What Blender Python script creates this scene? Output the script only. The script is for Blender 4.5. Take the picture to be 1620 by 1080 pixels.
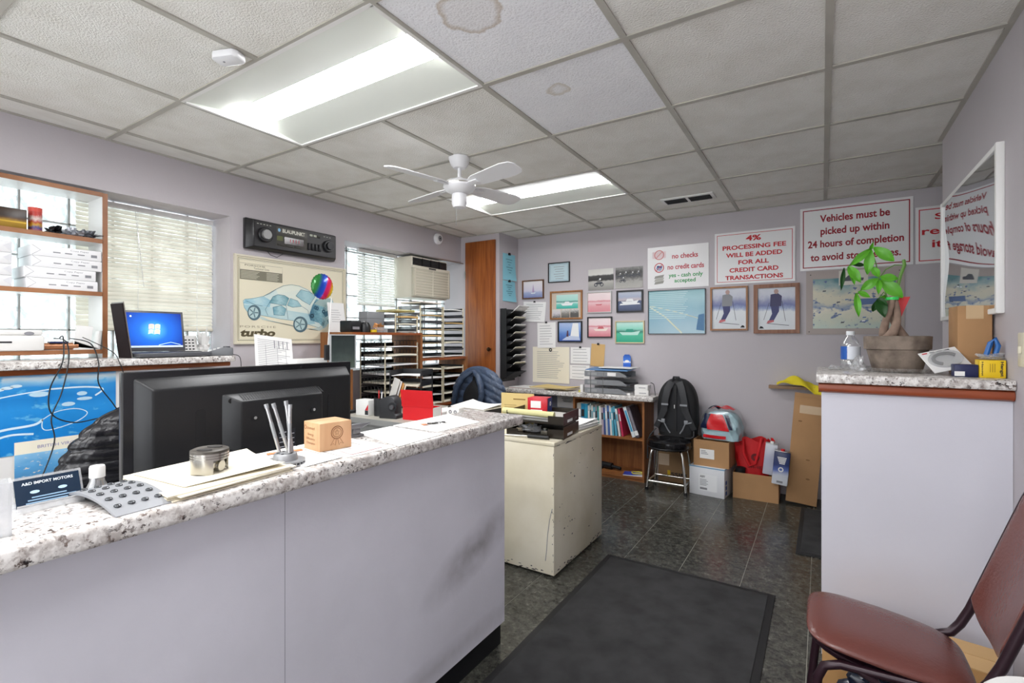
import bpy, bmesh, math, random
from mathutils import Vector, Matrix
random.seed(7)
for _o in list(bpy.data.objects): bpy.data.objects.remove(_o)
SC = bpy.context.scene
COL = SC.collection
PI = math.pi

# ------------------------------------------------------------------ camera, world, exposure
CAMZ = 1.25
cam_d = bpy.data.cameras.new('camera'); cam_d.sensor_width = 36.0
cam_d.lens = 779.2 / 1620 * 36.0
cam_d.shift_y = -0.0041
cam_d.clip_start = 0.02
cam = bpy.data.objects.new('camera', cam_d); COL.objects.link(cam)
cam.location = (0, 0, CAMZ); cam.rotation_euler = (PI/2, 0, math.radians(32.19))
SC.camera = cam
SC.view_settings.view_transform = 'Standard'
SC.view_settings.look = 'None'
SC.view_settings.gamma = 1.0
SC.view_settings.use_curve_mapping = False
SC.view_settings.exposure = 1.5
w = bpy.data.worlds.new('overcast_sky'); SC.world = w; w.use_nodes = True
bg = w.node_tree.nodes['Background']
bg.inputs[0].default_value = (0.93, 0.96, 1.0, 1); bg.inputs[1].default_value = 1.9
def portal(name, loc, rot, sx, sy):
    l = bpy.data.lights.new(name, 'AREA'); l.shape = 'RECTANGLE'; l.size = sx; l.size_y = sy
    l.cycles.is_portal = True
    o = bpy.data.objects.new(name, l); COL.objects.link(o); o.location = loc; o.rotation_euler = rot
portal('front_window_portal', (-1.3, -1.56, 1.35), (PI/2, 0, PI), 3.3, 1.9)
portal('side_window_portal', (-3.52, 0.56, 1.58), (0, -PI/2, 0), 0.95, 2.4)
portal('rear_window_portal', (-3.52, 3.37, 1.5), (0, -PI/2, 0), 1.1, 1.55)

# ------------------------------------------------------------------ helpers
def lin(r, g=None, b=None):
    if isinstance(r, str):
        r = r.lstrip('#'); r, g, b = int(r[0:2], 16), int(r[2:4], 16), int(r[4:6], 16)
    f = lambda c: (c/255/12.92) if c <= 10 else ((c/255+0.055)/1.055)**2.4
    return (f(r), f(g), f(b), 1.0)

def nodes(m):
    m.use_nodes = True
    return m.node_tree.nodes, m.node_tree.links, m.node_tree.nodes['Principled BSDF']

_M = {}
def mat(name, col, rough=0.55, metal=0.0, var=None, bump=None, spec=None, coat=0, coord='Object', dark=None):
    """plain principled; var=(scale, amount) gives colour mottling; bump=(scale, strength)"""
    if name in _M: return _M[name]
    m = bpy.data.materials.new(name); N, L, b = nodes(m)
    c = lin(col) if isinstance(col, str) else col
    b.inputs['Base Color'].default_value = c
    b.inputs['Roughness'].default_value = rough
    b.inputs['Metallic'].default_value = metal
    if spec is not None: b.inputs['Specular IOR Level'].default_value = spec
    if coat: b.inputs['Coat Weight'].default_value = coat
    tc = N.new('ShaderNodeTexCoord')
    if var:
        t = N.new('ShaderNodeTexNoise'); t.inputs['Scale'].default_value = var[0]; t.inputs['Detail'].default_value = 5
        r = N.new('ShaderNodeValToRGB')
        d = lin(dark) if dark else tuple(x*(1-var[1]) for x in c[:3])+(1,)
        r.color_ramp.elements[0].color = d; r.color_ramp.elements[0].position = 0.32
        r.color_ramp.elements[1].color = c; r.color_ramp.elements[1].position = 0.62
        L.new(tc.outputs[coord], t.inputs['Vector']); L.new(t.outputs['Fac'], r.inputs['Fac']); L.new(r.outputs['Color'], b.inputs['Base Color'])
    if bump:
        t2 = N.new('ShaderNodeTexNoise'); t2.inputs['Scale'].default_value = bump[0]; t2.inputs['Detail'].default_value = 6
        bp = N.new('ShaderNodeBump'); bp.inputs['Strength'].default_value = bump[1]; bp.inputs['Distance'].default_value = 0.01
        L.new(tc.outputs[coord], t2.inputs['Vector']); L.new(t2.outputs['Fac'], bp.inputs['Height']); L.new(bp.outputs['Normal'], b.inputs['Normal'])
    _M[name] = m
    return m

def emis(name, col, s):
    if name in _M: return _M[name]
    m = bpy.data.materials.new(name); N, L, b = nodes(m)
    b.inputs['Base Color'].default_value = (0.8, 0.8, 0.8, 1)
    b.inputs['Emission Color'].default_value = lin(col); b.inputs['Emission Strength'].default_value = s
    _M[name] = m; return m

def clear(name, tint='#ffffff', gloss=0.12, rough=0.03, opaque=0.0):
    """thin clear plastic / glass: transparent with a glossy coat"""
    if name in _M: return _M[name]
    m = bpy.data.materials.new(name); N, L, b = nodes(m); N.remove(b)
    out = N['Material Output']
    t = N.new('ShaderNodeBsdfTransparent'); t.inputs[0].default_value = lin(tint)
    g = N.new('ShaderNodeBsdfGlossy'); g.inputs['Roughness'].default_value = rough
    lw = N.new('ShaderNodeLayerWeight'); lw.inputs['Blend'].default_value = 0.25
    mm = N.new('ShaderNodeMath'); mm.operation = 'MULTIPLY_ADD'; mm.inputs[1].default_value = 0.55; mm.inputs[2].default_value = gloss
    L.new(lw.outputs['Facing'], mm.inputs[0])
    mx = N.new('ShaderNodeMixShader'); L.new(mm.outputs[0], mx.inputs[0]); L.new(t.outputs[0], mx.inputs[1]); L.new(g.outputs[0], mx.inputs[2])
    last = mx
    if opaque:
        d = N.new('ShaderNodeBsdfDiffuse'); d.inputs[0].default_value = lin('#eef0f2')
        m2 = N.new('ShaderNodeMixShader'); m2.inputs[0].default_value = opaque
        L.new(mx.outputs[0], m2.inputs[1]); L.new(d.outputs[0], m2.inputs[2]); last = m2
    L.new(last.outputs[0], out.inputs[0])
    _M[name] = m; return m

def photo(name, bands, noise=(6, 0.08), axis='Z', spots=None, rough=0.35, coord='Generated', hard=False):
    """printed picture: colour bands along one axis of the sheet, broken up by noise; spots=(scale, threshold, colour)"""
    if name in _M: return _M[name]
    m = bpy.data.materials.new(name); N, L, b = nodes(m)
    b.inputs['Roughness'].default_value = rough
    tc = N.new('ShaderNodeTexCoord'); sx = N.new('ShaderNodeSeparateXYZ'); L.new(tc.outputs[coord], sx.inputs[0])
    nz = N.new('ShaderNodeTexNoise'); nz.inputs['Scale'].default_value = noise[0]; nz.inputs['Detail'].default_value = 6
    L.new(tc.outputs[coord], nz.inputs['Vector'])
    a = N.new('ShaderNodeMath'); a.operation = 'SUBTRACT'; a.inputs[1].default_value = 0.5; L.new(nz.outputs['Fac'], a.inputs[0])
    mu = N.new('ShaderNodeMath'); mu.operation = 'MULTIPLY_ADD'; mu.inputs[1].default_value = noise[1]*2
    L.new(a.outputs[0], mu.inputs[0]); L.new(sx.outputs[axis], mu.inputs[2])
    r = N.new('ShaderNodeValToRGB'); cr = r.color_ramp
    if hard: cr.interpolation = 'CONSTANT'
    while len(cr.elements) < len(bands): cr.elements.new(0.5)
    for e, (p, c) in zip(cr.elements, sorted(bands)): e.position = p; e.color = lin(c)
    L.new(mu.outputs[0], r.inputs['Fac']); src = r.outputs['Color']
    if spots:
        s = N.new('ShaderNodeTexNoise'); s.inputs['Scale'].default_value = spots[0]; s.inputs['Detail'].default_value = 5
        L.new(tc.outputs[coord], s.inputs['Vector'])
        r2 = N.new('ShaderNodeValToRGB'); r2.color_ramp.elements[0].position = spots[1]; r2.color_ramp.elements[1].position = min(1, spots[1]+0.06)
        L.new(s.outputs['Fac'], r2.inputs['Fac'])
        mx = N.new('ShaderNodeMix'); mx.data_type = 'RGBA'; L.new(r2.outputs['Color'], mx.inputs['Factor'])
        L.new(src, mx.inputs['A']); mx.inputs['B'].default_value = lin(spots[2]); src = mx.outputs['Result']
    L.new(src, b.inputs['Base Color'])
    _M[name] = m; return m

class MB:
    def __init__(s): s.v = []; s.f = []
    def add(s, vs, fs):
        o = len(s.v); s.v += [tuple(p) for p in vs]; s.f += [[i+o for i in f] for f in fs]; return s
    def box(s, x0, x1, y0, y1, z0, z1, M=None):
        vs = [(x, y, z) for z in (z0, z1) for y in (y0, y1) for x in (x0, x1)]
        if M: vs = [tuple(M @ Vector(p)) for p in vs]
        return s.add(vs, [(0,2,3,1), (4,5,7,6), (0,1,5,4), (2,6,7,3), (0,4,6,2), (1,3,7,5)])
    def cyl(s, p0, p1, r0, r1=None, n=16, caps=True):
        r1 = r0 if r1 is None else r1
        p0 = Vector(p0); p1 = Vector(p1); d = (p1-p0).normalized()
        u = d.orthogonal().normalized(); w_ = d.cross(u)
        vs = []
        for p, r in ((p0, r0), (p1, r1)):
            for i in range(n):
                a = 2*PI*i/n; vs.append(p + (u*math.cos(a)+w_*math.sin(a))*r)
        fs = [(i, (i+1) % n, n+(i+1) % n, n+i) for i in range(n)]
        if caps: fs += [tuple(range(n-1, -1, -1)), tuple(range(n, 2*n))]
        return s.add(vs, fs)
    def lathe(s, prof, c=(0, 0, 0), n=24, sx=1, sy=1):
        vs = []
        for r, z in prof:
            for i in range(n):
                a = 2*PI*i/n; vs.append((c[0]+r*math.cos(a)*sx, c[1]+r*math.sin(a)*sy, c[2]+z))
        k = len(prof); fs = []
        for j in range(k-1):
            for i in range(n): fs.append((j*n+i, j*n+(i+1) % n, (j+1)*n+(i+1) % n, (j+1)*n+i))
        if prof[0][0] > 1e-6: fs.append(tuple(range(n-1, -1, -1)))
        if prof[-1][0] > 1e-6: fs.append(tuple(range((k-1)*n, k*n)))
        return s.add(vs, fs)
    def tube(s, pts, r, n=8, closed=False):
        pts = [Vector(p) for p in pts]; k = len(pts); vs = []
        rr = r if isinstance(r, (list, tuple)) else [r]*k
        prev = None
        for i, p in enumerate(pts):
            if closed: d = pts[(i+1) % k]-pts[i-1]
            else: d = pts[min(i+1, k-1)]-pts[max(i-1, 0)]
            d.normalize()
            if prev is None: u = d.orthogonal().normalized()
            else:
                u = prev - d*prev.dot(d)
                u = u.normalized() if u.length > 1e-6 else d.orthogonal().normalized()
            prev = u; w_ = d.cross(u)
            for j in range(n):
                a = 2*PI*j/n; vs.append(p+(u*math.cos(a)+w_*math.sin(a))*rr[i])
        fs = []
        for i in range(k if closed else k-1):
            for j in range(n):
                b = (i+1) % k; fs.append((i*n+j, i*n+(j+1) % n, b*n+(j+1) % n, b*n+j))
        if not closed: fs += [tuple(range(n-1, -1, -1)), tuple(range((k-1)*n, k*n))]
        return s.add(vs, fs)
    def prism(s, poly, d0, d1, plane='xz'):
        """extrude a 2-D outline; plane xz -> depth along y, xy -> along z, yz -> along x"""
        f = {'xz': lambda a, b, d: (a, d, b), 'xy': lambda a, b, d: (a, b, d), 'yz': lambda a, b, d: (d, a, b)}[plane]
        n = len(poly)
        vs = [f(a, b, d0) for a, b in poly]+[f(a, b, d1) for a, b in poly]
        return s.add(vs, [tuple(range(n)), tuple(range(2*n-1, n-1, -1))]+[(i, (i+1) % n, n+(i+1) % n, n+i) for i in range(n)])
    def poly(s, pts): return s.add(pts, [tuple(range(len(pts)))])
    def surf(s, fn, nu, nv, thick=None):
        """grid surface fn(u,v)->point; optional second skin offset by thick (vector or fn)"""
        def skin(off):
            return [Vector(fn(i/nu, j/nv))+off for j in range(nv+1) for i in range(nu+1)]
        o0 = skin(Vector((0, 0, 0))); W = nu+1
        fs = [(j*W+i, j*W+i+1, (j+1)*W+i+1, (j+1)*W+i) for j in range(nv) for i in range(nu)]
        if thick is None: return s.add(o0, fs)
        o1 = skin(Vector(thick)); K = len(o0)
        fs2 = [tuple(K+q for q in reversed(f)) for f in fs]
        ring = list(range(nu))+[nu+j*W for j in range(nv)]+[nv*W+nu-i for i in range(nu)]+[(nv-j)*W for j in range(nv)]
        side = [(ring[(i+1) % len(ring)], ring[i], K+ring[i], K+ring[(i+1) % len(ring)]) for i in range(len(ring))]
        return s.add(o0+o1, fs+fs2+side)
    def mesh(s, name, bevel=0, seg=2, smooth=True, ang=38):
        me = bpy.data.meshes.new(name); bm = bmesh.new()
        vs = [bm.verts.new(p) for p in s.v]
        for f in s.f:
            try: bm.faces.new([vs[i] for i in f])
            except ValueError: pass
        bmesh.ops.recalc_face_normals(bm, faces=bm.faces)
        if bevel:
            ed = [e for e in bm.edges if len(e.link_faces) == 2 and e.calc_face_angle() > 0.6]
            bmesh.ops.bevel(bm, geom=ed, offset=bevel, segments=seg, profile=0.5, affect='EDGES', clamp_overlap=True)
        for e in bm.edges:
            e.smooth = not (len(e.link_faces) == 2 and e.calc_face_angle() > math.radians(ang))
        for f in bm.faces: f.smooth = smooth
        bm.to_mesh(me); bm.free()
        return me
    def build(s, name, m, parent=None, bevel=0, seg=2, smooth=True, ang=38):
        return link(name, s.mesh(name, bevel, seg, smooth, ang), m, parent)

def link(name, me, m, parent=None):
    if m is not None:
        if len(me.materials) == 0: me.materials.append(m)
        else: me.materials[0] = m
    o = bpy.data.objects.new(name, me); COL.objects.link(o)
    if parent: o.parent = parent
    return o

def tag(o, label, cat, group=None):
    o['label'] = label; o['category'] = cat
    if group: o['group'] = group
    return o
def thing(name, label, cat, loc=(0, 0, 0), rz=0, group=None, rot=None):
    o = bpy.data.objects.new(name, None); COL.objects.link(o); o.empty_display_size = 0.05
    o.location = loc; o.rotation_euler = rot if rot else (0, 0, rz)
    return tag(o, label, cat, group)
def struct(o): o['kind'] = 'structure'; return o
def dup(src, name=None, parent=None):
    c = src.copy(); COL.objects.link(c)
    if parent: c.parent = parent
    if name: c.name = name
    return c
def dup_tree(root, loc, rz=0, label=None):
    r = dup(root); r.location = loc; r.rotation_euler = (0, 0, rz)
    if label: r['label'] = label
    for ch in list(root.children):
        c = dup(ch, parent=r)
        for g in list(ch.children): dup(g, parent=c)
    return r

def bx(name, m, x0, x1, y0, y1, z0, z1, parent=None, bevel=0):
    return MB().box(x0, x1, y0, y1, z0, z1).build(name, m, parent, bevel)

def text_mesh(s, w_, h_, bold=0.0, spacing=1.0):
    cu = bpy.data.curves.new('lettering', 'FONT'); cu.body = s; cu.size = 1; cu.offset = bold; cu.resolution_u = 3
    cu.space_character = spacing
    ob = bpy.data.objects.new('lettering', cu); COL.objects.link(ob)
    me = bpy.data.meshes.new_from_object(ob)
    bpy.data.objects.remove(ob); bpy.data.curves.remove(cu)
    me.materials.clear()
    xs = [v.co.x for v in me.vertices]; ys = [v.co.y for v in me.vertices]
    x0, x1, y0, y1 = min(xs), max(xs), min(ys), max(ys)
    kx = w_/(x1-x0); ky = (h_/(y1-y0)) if h_ else kx
    for v in me.vertices: v.co = ((v.co.x-(x0+x1)/2)*kx, 0, (v.co.y-(y0+y1)/2)*ky)
    return me
def text(parent, s, x, z, w_, h_, m, y, bold=0.0, name='lettering', slant=0.0, M=None, spacing=1.0):
    """flat lettering in the local xz plane facing -y, centred on (x,z), fitted to w x h"""
    me = text_mesh(s, w_, h_, bold, spacing)
    for v in me.vertices:
        v.co = (v.co.x+x+slant*v.co.z, y, v.co.z+z)
    if M: me.transform(M)
    return link(name, me, m, parent)
def flat(parent, name, poly, m, y):
    """printed area: thin raised film in local xz plane facing -y"""
    return MB().poly([(a, y, b) for a, b in poly]).build(name, m, parent, smooth=False)
def rect(x0, x1, z0, z1): return [(x0, z0), (x1, z0), (x1, z1), (x0, z1)]
def ell(cx, cz, rx, rz, n=20, a0=0, a1=2*PI, rot=0):
    full = abs(a1-a0-2*PI) < 1e-6
    out = []
    for i in range(n if full else n+1):
        a = a0+(a1-a0)*i/n
        x, z = rx*math.cos(a), rz*math.sin(a)
        out.append((cx+x*math.cos(rot)-z*math.sin(rot), cz+x*math.sin(rot)+z*math.cos(rot)))
    return out
def ring(parent, name, cx, cz, r0, r1, m, y, n=24):
    b = MB(); vs = []
    for r in (r0, r1): vs += [(cx+r*math.cos(2*PI*i/n), y, cz+r*math.sin(2*PI*i/n)) for i in range(n)]
    b.add(vs, [(i, (i+1) % n, n+(i+1) % n, n+i) for i in range(n)])
    return b.build(name, m, parent, smooth=False)
def smooth_pts(pts, n=6):
    P_ = [Vector(p) for p in pts]; out = []
    for i in range(len(P_)-1):
        p0, p1, p2, p3 = P_[max(0, i-1)], P_[i], P_[i+1], P_[min(len(P_)-1, i+2)]
        for k in range(n):
            t = k/n; q = 0.5*((2*p1)+(-p0+p2)*t+(2*p0-5*p1+4*p2-p3)*t*t+(-p0+3*p1-3*p2+p3)*t**3); out.append((q.x, q.y))
    out.append(tuple(pts[-1])); return out
def stroke(parent, name, pts, wd, m, y):
    """a drawn line of width wd in the xz plane"""
    b = MB(); n = len(pts); vs = []
    for i, (x, z) in enumerate(pts):
        a = pts[max(0, i-1)]; c = pts[min(n-1, i+1)]
        dx, dz = c[0]-a[0], c[1]-a[1]; l = math.hypot(dx, dz) or 1
        nx, nz = -dz/l*wd/2, dx/l*wd/2
        vs += [(x+nx, y, z+nz), (x-nx, y, z-nz)]
    b.add(vs, [(2*i, 2*i+1, 2*i+3, 2*i+2) for i in range(n-1)])
    return b.build(name, m, parent, smooth=False)

# ------------------------------------------------------------------ materials of the shell
LX, RX, BY, FY, CH = -3.23, 0.545, 4.48, -1.5, 2.302
M_wall = mat('lavender_grey_paint', '#c2bcc0', 0.6, var=(1.3, 0.06), bump=(90, 0.05))
M_cwall = mat('pale_lavender_paint', '#d4d3dc', 0.5, var=(2.2, 0.05), bump=(60, 0.04))
M_white = mat('white_enamel', '#ecebe8', 0.4)
M_black = mat('black_plastic', '#17181b', 0.42)
M_blackm = mat('black_matte', '#101013', 0.7)
M_steel = mat('brushed_steel', '#b9b9b9', 0.28, 1.0)
M_chrome = mat('chrome', '#d8d6d0', 0.12, 1.0)
M_paper = mat('white_paper', '#f1f0ee', 0.8)
M_cream = mat('cream_paper', '#efe8d4', 0.8)
M_card = mat('brown_cardboard', '#b78d62', 0.85, var=(5, 0.12))
M_ink = mat('black_ink', '#26262a', 0.7)
M_greyink = mat('grey_ink', '#8b8b90', 0.7)
M_red = mat('red_ink', '#c8202c', 0.6)
M_dkred = mat('dark_red_ink', '#9c1c2c', 0.6)
M_clear = clear('clear_plastic')
M_clearm = clear('milky_plastic', opaque=0.25, rough=0.12)

def granite():
    m = bpy.data.materials.new('granite_laminate'); N, L, b = nodes(m)
    tc = N.new('ShaderNodeTexCoord')
    def noise(s, d, lo, hi, c0, c1):
        t = N.new('ShaderNodeTexNoise'); t.inputs['Scale'].default_value = s; t.inputs['Detail'].default_value = d; t.inputs['Roughness'].default_value = 0.65
        L.new(tc.outputs['Object'], t.inputs['Vector'])
        r = N.new('ShaderNodeValToRGB'); r.color_ramp.elements[0].position = lo; r.color_ramp.elements[1].position = hi
        r.color_ramp.elements[0].color = c0; r.color_ramp.elements[1].color = c1
        L.new(t.outputs['Fac'], r.inputs['Fac']); return r.outputs['Color']
    base = noise(45, 7, 0.40, 0.60, lin('#bab3ae'), lin('#efece8'))
    sp = noise(105, 8, 0.53, 0.58, (0, 0, 0, 1), (1, 1, 1, 1))
    area = noise(24, 5, 0.38, 0.58, (0, 0, 0, 1), (1, 1, 1, 1))
    mu = N.new('ShaderNodeMix'); mu.data_type = 'RGBA'; mu.blend_type = 'MULTIPLY'; mu.inputs['Factor'].default_value = 1
    L.new(sp, mu.inputs['A']); L.new(area, mu.inputs['B'])
    dark = noise(40, 3, 0.4, 0.6, lin('#2a2324'), lin('#7a6a62'))
    mx = N.new('ShaderNodeMix'); mx.data_type = 'RGBA'
    L.new(mu.outputs['Result'], mx.inputs['Factor']); L.new(base, mx.inputs['A']); L.new(dark, mx.inputs['B'])
    L.new(mx.outputs['Result'], b.inputs['Base Color']); b.inputs['Roughness'].default_value = 0.22
    return m
M_granite = granite()

def wood(name, c0, c1, rough=0.4, scale=6, stretch=(1, 1, 0.08)):
    m = bpy.data.materials.new(name); N, L, b = nodes(m)
    tc = N.new('ShaderNodeTexCoord'); mp = N.new('ShaderNodeMapping')
    mp.inputs['Scale'].default_value = stretch; L.new(tc.outputs['Object'], mp.inputs[0])
    t = N.new('ShaderNodeTexNoise'); t.inputs['Scale'].default_value = scale*6; t.inputs['Detail'].default_value = 6; t.inputs['Distortion'].default_value = 0.6
    L.new(mp.outputs[0], t.inputs['Vector'])
    r = N.new('ShaderNodeValToRGB'); r.color_ramp.elements[0].position = 0.3; r.color_ramp.elements[1].position = 0.7
    r.color_ramp.elements[0].color = lin(c0); r.color_ramp.elements[1].color = lin(c1)
    L.new(t.outputs['Fac'], r.inputs['Fac']); L.new(r.outputs['Color'], b.inputs['Base Color'])
    b.inputs['Roughness'].default_value = rough
    return m
M_doorw = wood('door_veneer', '#7d3f16', '#a8602a', 0.38)
M_oak = wood('oak_shelf', '#7a4a26', '#a56c3d', 0.45, stretch=(0.1, 1, 1))
M_oakv = wood('oak_upright', '#7a4a26', '#a56c3d', 0.45)
M_trimw = wood('trim_wood', '#7a3c1a', '#9c5428', 0.35, stretch=(1, 0.1, 1))
M_trimx = wood('trim_wood_cross', '#7a3418', '#9c4a24', 0.35, stretch=(0.1, 1, 1))

def floor_mat():
    m = bpy.data.materials.new('black_terrazzo_vinyl'); N, L, b = nodes(m)
    tc = N.new('ShaderNodeTexCoord'); oi = N.new('ShaderNodeObjectInfo')
    ad = N.new('ShaderNodeVectorMath'); ad.operation = 'ADD'; L.new(tc.outputs['Object'], ad.inputs[0])
    L.new(oi.outputs['Location'], ad.inputs[1])
    sc = N.new('ShaderNodeVectorMath'); sc.operation = 'MULTIPLY'; sc.inputs[1].default_value = (7.3, 5.1, 3); L.new(oi.outputs['Random'], sc.inputs[0])
    ad2 = N.new('ShaderNodeVectorMath'); ad2.operation = 'ADD'; L.new(ad.outputs[0], ad2.inputs[0]); L.new(sc.outputs[0], ad2.inputs[1])
    t = N.new('ShaderNodeTexNoise'); t.inputs['Scale'].default_value = 34; t.inputs['Detail'].default_value = 9; t.inputs['Roughness'].default_value = 0.82
    L.new(ad2.outputs[0], t.inputs['Vector'])
    r = N.new('ShaderNodeValToRGB'); cr = r.color_ramp
    cr.elements[0].position = 0.42; cr.elements[0].color = lin('#2e2e2b'); cr.elements[1].position = 0.74; cr.elements[1].color = lin('#d0cec2')
    e = cr.elements.new(0.58); e.color = lin('#55554e'); e = cr.elements.new(0.655); e.color = lin('#787770')
    L.new(t.outputs['Fac'], r.inputs['Fac']); L.new(r.outputs['Color'], b.inputs['Base Color'])
    t2 = N.new('ShaderNodeTexNoise'); t2.inputs['Scale'].default_value = 5; t2.inputs['Detail'].default_value = 5
    L.new(ad.outputs[0], t2.inputs['Vector'])
    mr = N.new('ShaderNodeMapRange'); mr.inputs['To Min'].default_value = 0.10; mr.inputs['To Max'].default_value = 0.36
    L.new(t2.outputs['Fac'], mr.inputs['Value']); L.new(mr.outputs[0], b.inputs['Roughness'])
    bp = N.new('ShaderNodeBump'); bp.inputs['Strength'].default_value = 0.05; bp.inputs['Distance'].default_value = 0.01
    L.new(t2.outputs['Fac'], bp.inputs['Height']); L.new(bp.outputs['Normal'], b.inputs['Normal'])
    return m
M_floor = floor_mat()

def tile_mat(name, col, dark, pinholes=False, stain=None):
    m = bpy.data.materials.new(name); N, L, b = nodes(m)
    tc = N.new('ShaderNodeTexCoord'); b.inputs['Roughness'].default_value = 0.9
    t = N.new('ShaderNodeTexNoise'); t.inputs['Scale'].default_value = 3.5; t.inputs['Detail'].default_value = 5
    L.new(tc.outputs['Object'], t.inputs['Vector'])
    r = N.new('ShaderNodeValToRGB'); r.color_ramp.elements[0].color = lin(dark); r.color_ramp.elements[1].color = lin(col)
    r.color_ramp.elements[0].position = 0.3; r.color_ramp.elements[1].position = 0.6
    L.new(t.outputs['Fac'], r.inputs['Fac']); src = r.outputs['Color']
    v = N.new('ShaderNodeTexVoronoi' if pinholes else 'ShaderNodeTexNoise')
    v.inputs['Scale'].default_value = 70 if pinholes else 85
    L.new(tc.outputs['Object'], v.inputs['Vector'])
    bp = N.new('ShaderNodeBump'); bp.inputs['Distance'].default_value = 0.012
    bp.inputs['Strength'].default_value = 0.15 if pinholes else 0.5
    L.new(v.outputs['Distance' if pinholes else 'Fac'], bp.inputs['Height']); L.new(bp.outputs['Normal'], b.inputs['Normal'])
    if pinholes:
        h = N.new('ShaderNodeValToRGB'); h.color_ramp.elements[0].position = 0.10; h.color_ramp.elements[1].position = 0.2
        h.color_ramp.elements[0].color = lin('#c9c6c4')
        L.new(v.outputs['Distance'], h.inputs['Fac'])
        mx = N.new('ShaderNodeMix'); mx.data_type = 'RGBA'; mx.blend_type = 'MULTIPLY'; mx.inputs['Factor'].default_value = 1
        L.new(src, mx.inputs['A']); L.new(h.outputs['Color'], mx.inputs['B']); src = mx.outputs['Result']
    if stain:                                  # dried water stain: brown tide ring
        cx, cy, rad, col2 = stain
        sb = N.new('ShaderNodeVectorMath'); sb.operation = 'SUBTRACT'; sb.inputs[1].default_value = (cx, cy, 0); L.new(tc.outputs['Object'], sb.inputs[0])
        fl = N.new('ShaderNodeVectorMath'); fl.operation = 'MULTIPLY'; fl.inputs[1].default_value = (1, 1, 0); L.new(sb.outputs[0], fl.inputs[0])
        ln = N.new('ShaderNodeVectorMath'); ln.operation = 'LENGTH'; L.new(fl.outputs[0], ln.inputs[0])
        nz = N.new('ShaderNodeTexNoise'); nz.inputs['Scale'].default_value = 9; nz.inputs['Detail'].default_value = 4; L.new(tc.outputs['Object'], nz.inputs['Vector'])
        ma = N.new('ShaderNodeMath'); ma.operation = 'MULTIPLY_ADD'; ma.inputs[1].default_value = 0.12; L.new(nz.outputs['Fac'], ma.inputs[0]); L.new(ln.outputs['Value'], ma.inputs[2])
        rr = N.new('ShaderNodeValToRGB'); cr = rr.color_ramp; cr.elements[0].color = (0.12, 0.12, 0.12, 1); cr.elements[1].color = (0, 0, 0, 1)
        cr.elements[0].position = max(0.0, rad-0.03); cr.elements[1].position = rad+0.025; e = cr.elements.new(rad+0.01); e.color = (0.6, 0.6, 0.6, 1)
        L.new(ma.outputs[0], rr.inputs['Fac'])
        mx = N.new('ShaderNodeMix'); mx.data_type = 'RGBA'; L.new(rr.outputs['Color'], mx.inputs['Factor']); L.new(src, mx.inputs['A']); mx.inputs['B'].default_value = lin(col2); src = mx.outputs['Result']
    L.new(src, b.inputs['Base Color'])
    return m
M_tile = tile_mat('fissured_ceiling_tile', '#f2f0ea', '#e8e5dd')
M_tile_new = tile_mat('new_ceiling_tile', '#f6f6f9', '#f0f0f4', True)
M_tile_new1 = tile_mat('new_ceiling_tile_stained', '#f6f6f9', '#f0f0f4', True, (-0.12, -0.15, 0.22, '#b39c7e'))
M_tile_new2 = tile_mat('new_ceiling_tile_faint_stain', '#f6f6f9', '#f0f0f4', True, (-0.10, -0.17, 0.12, '#cbbfac'))
M_grid = mat('ceiling_grid_metal', '#bdb9af', 0.5, var=(4, 0.2))

# ------------------------------------------------------------------ walls
WT = 2.42
wl = MB()
wl.box(LX-0.27, LX, -1.6, BY, -0.02, 0.98)                 # below both windows
wl.box(LX-0.27, LX, -1.6, -0.6, 0.98, WT)
wl.box(LX-0.27, LX, -0.6, 1.72, 2.03, WT)                  # header over the first window
wl.box(LX-0.27, LX, 1.72, 2.62, 0.98, WT)                  # pier
wl.box(LX-0.27, LX, 2.62, 4.12, 2.025, WT)
wl.box(LX-0.27, LX, 4.12, BY, 0.98, WT)
wl.box(LX-0.27, LX, -0.6, 1.72, 0.98, 1.10)
wall_left = struct(wl.build('wall_left', M_wall))
struct(bx('wall_back', M_wall, -3.6, 1.85, BY, BY+0.12, -0.02, WT))
struct(bx('wall_right', M_wall, RX, 1.75, FY-0.1, 3.456, -0.02, WT))
struct(bx('wall_hall', M_wall, 1.75, 1.85, 3.456, BY, -0.02, WT))
wf = MB()
wf.box(LX-0.27, -2.95, FY-0.1, FY, -0.02, WT); wf.box(0.35, RX, FY-0.1, FY, -0.02, WT)
wf.box(-2.95, 0.35, FY-0.1, FY, 2.22, WT); wf.box(-2.95, 0.35, FY-0.1, FY, -0.02, 0.45)
struct(wf.build('wall_front', M_wall))
w3 = struct(bx('window_3', M_clear, -2.95, 0.35, FY-0.06, FY-0.05, 0.45, 2.22))
for xx in (-2.95, -1.86, -0.76, 0.31):
    bx('frame', M_steel, xx, xx+0.04, FY-0.08, FY-0.02, 0.45, 2.22, w3)
bx('frame', M_steel, -2.95, 0.35, FY-0.08, FY-0.02, 0.45, 0.49, w3); bx('frame', M_steel, -2.95, 0.35, FY-0.08, FY-0.02, 2.18, 2.22, w3)

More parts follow.
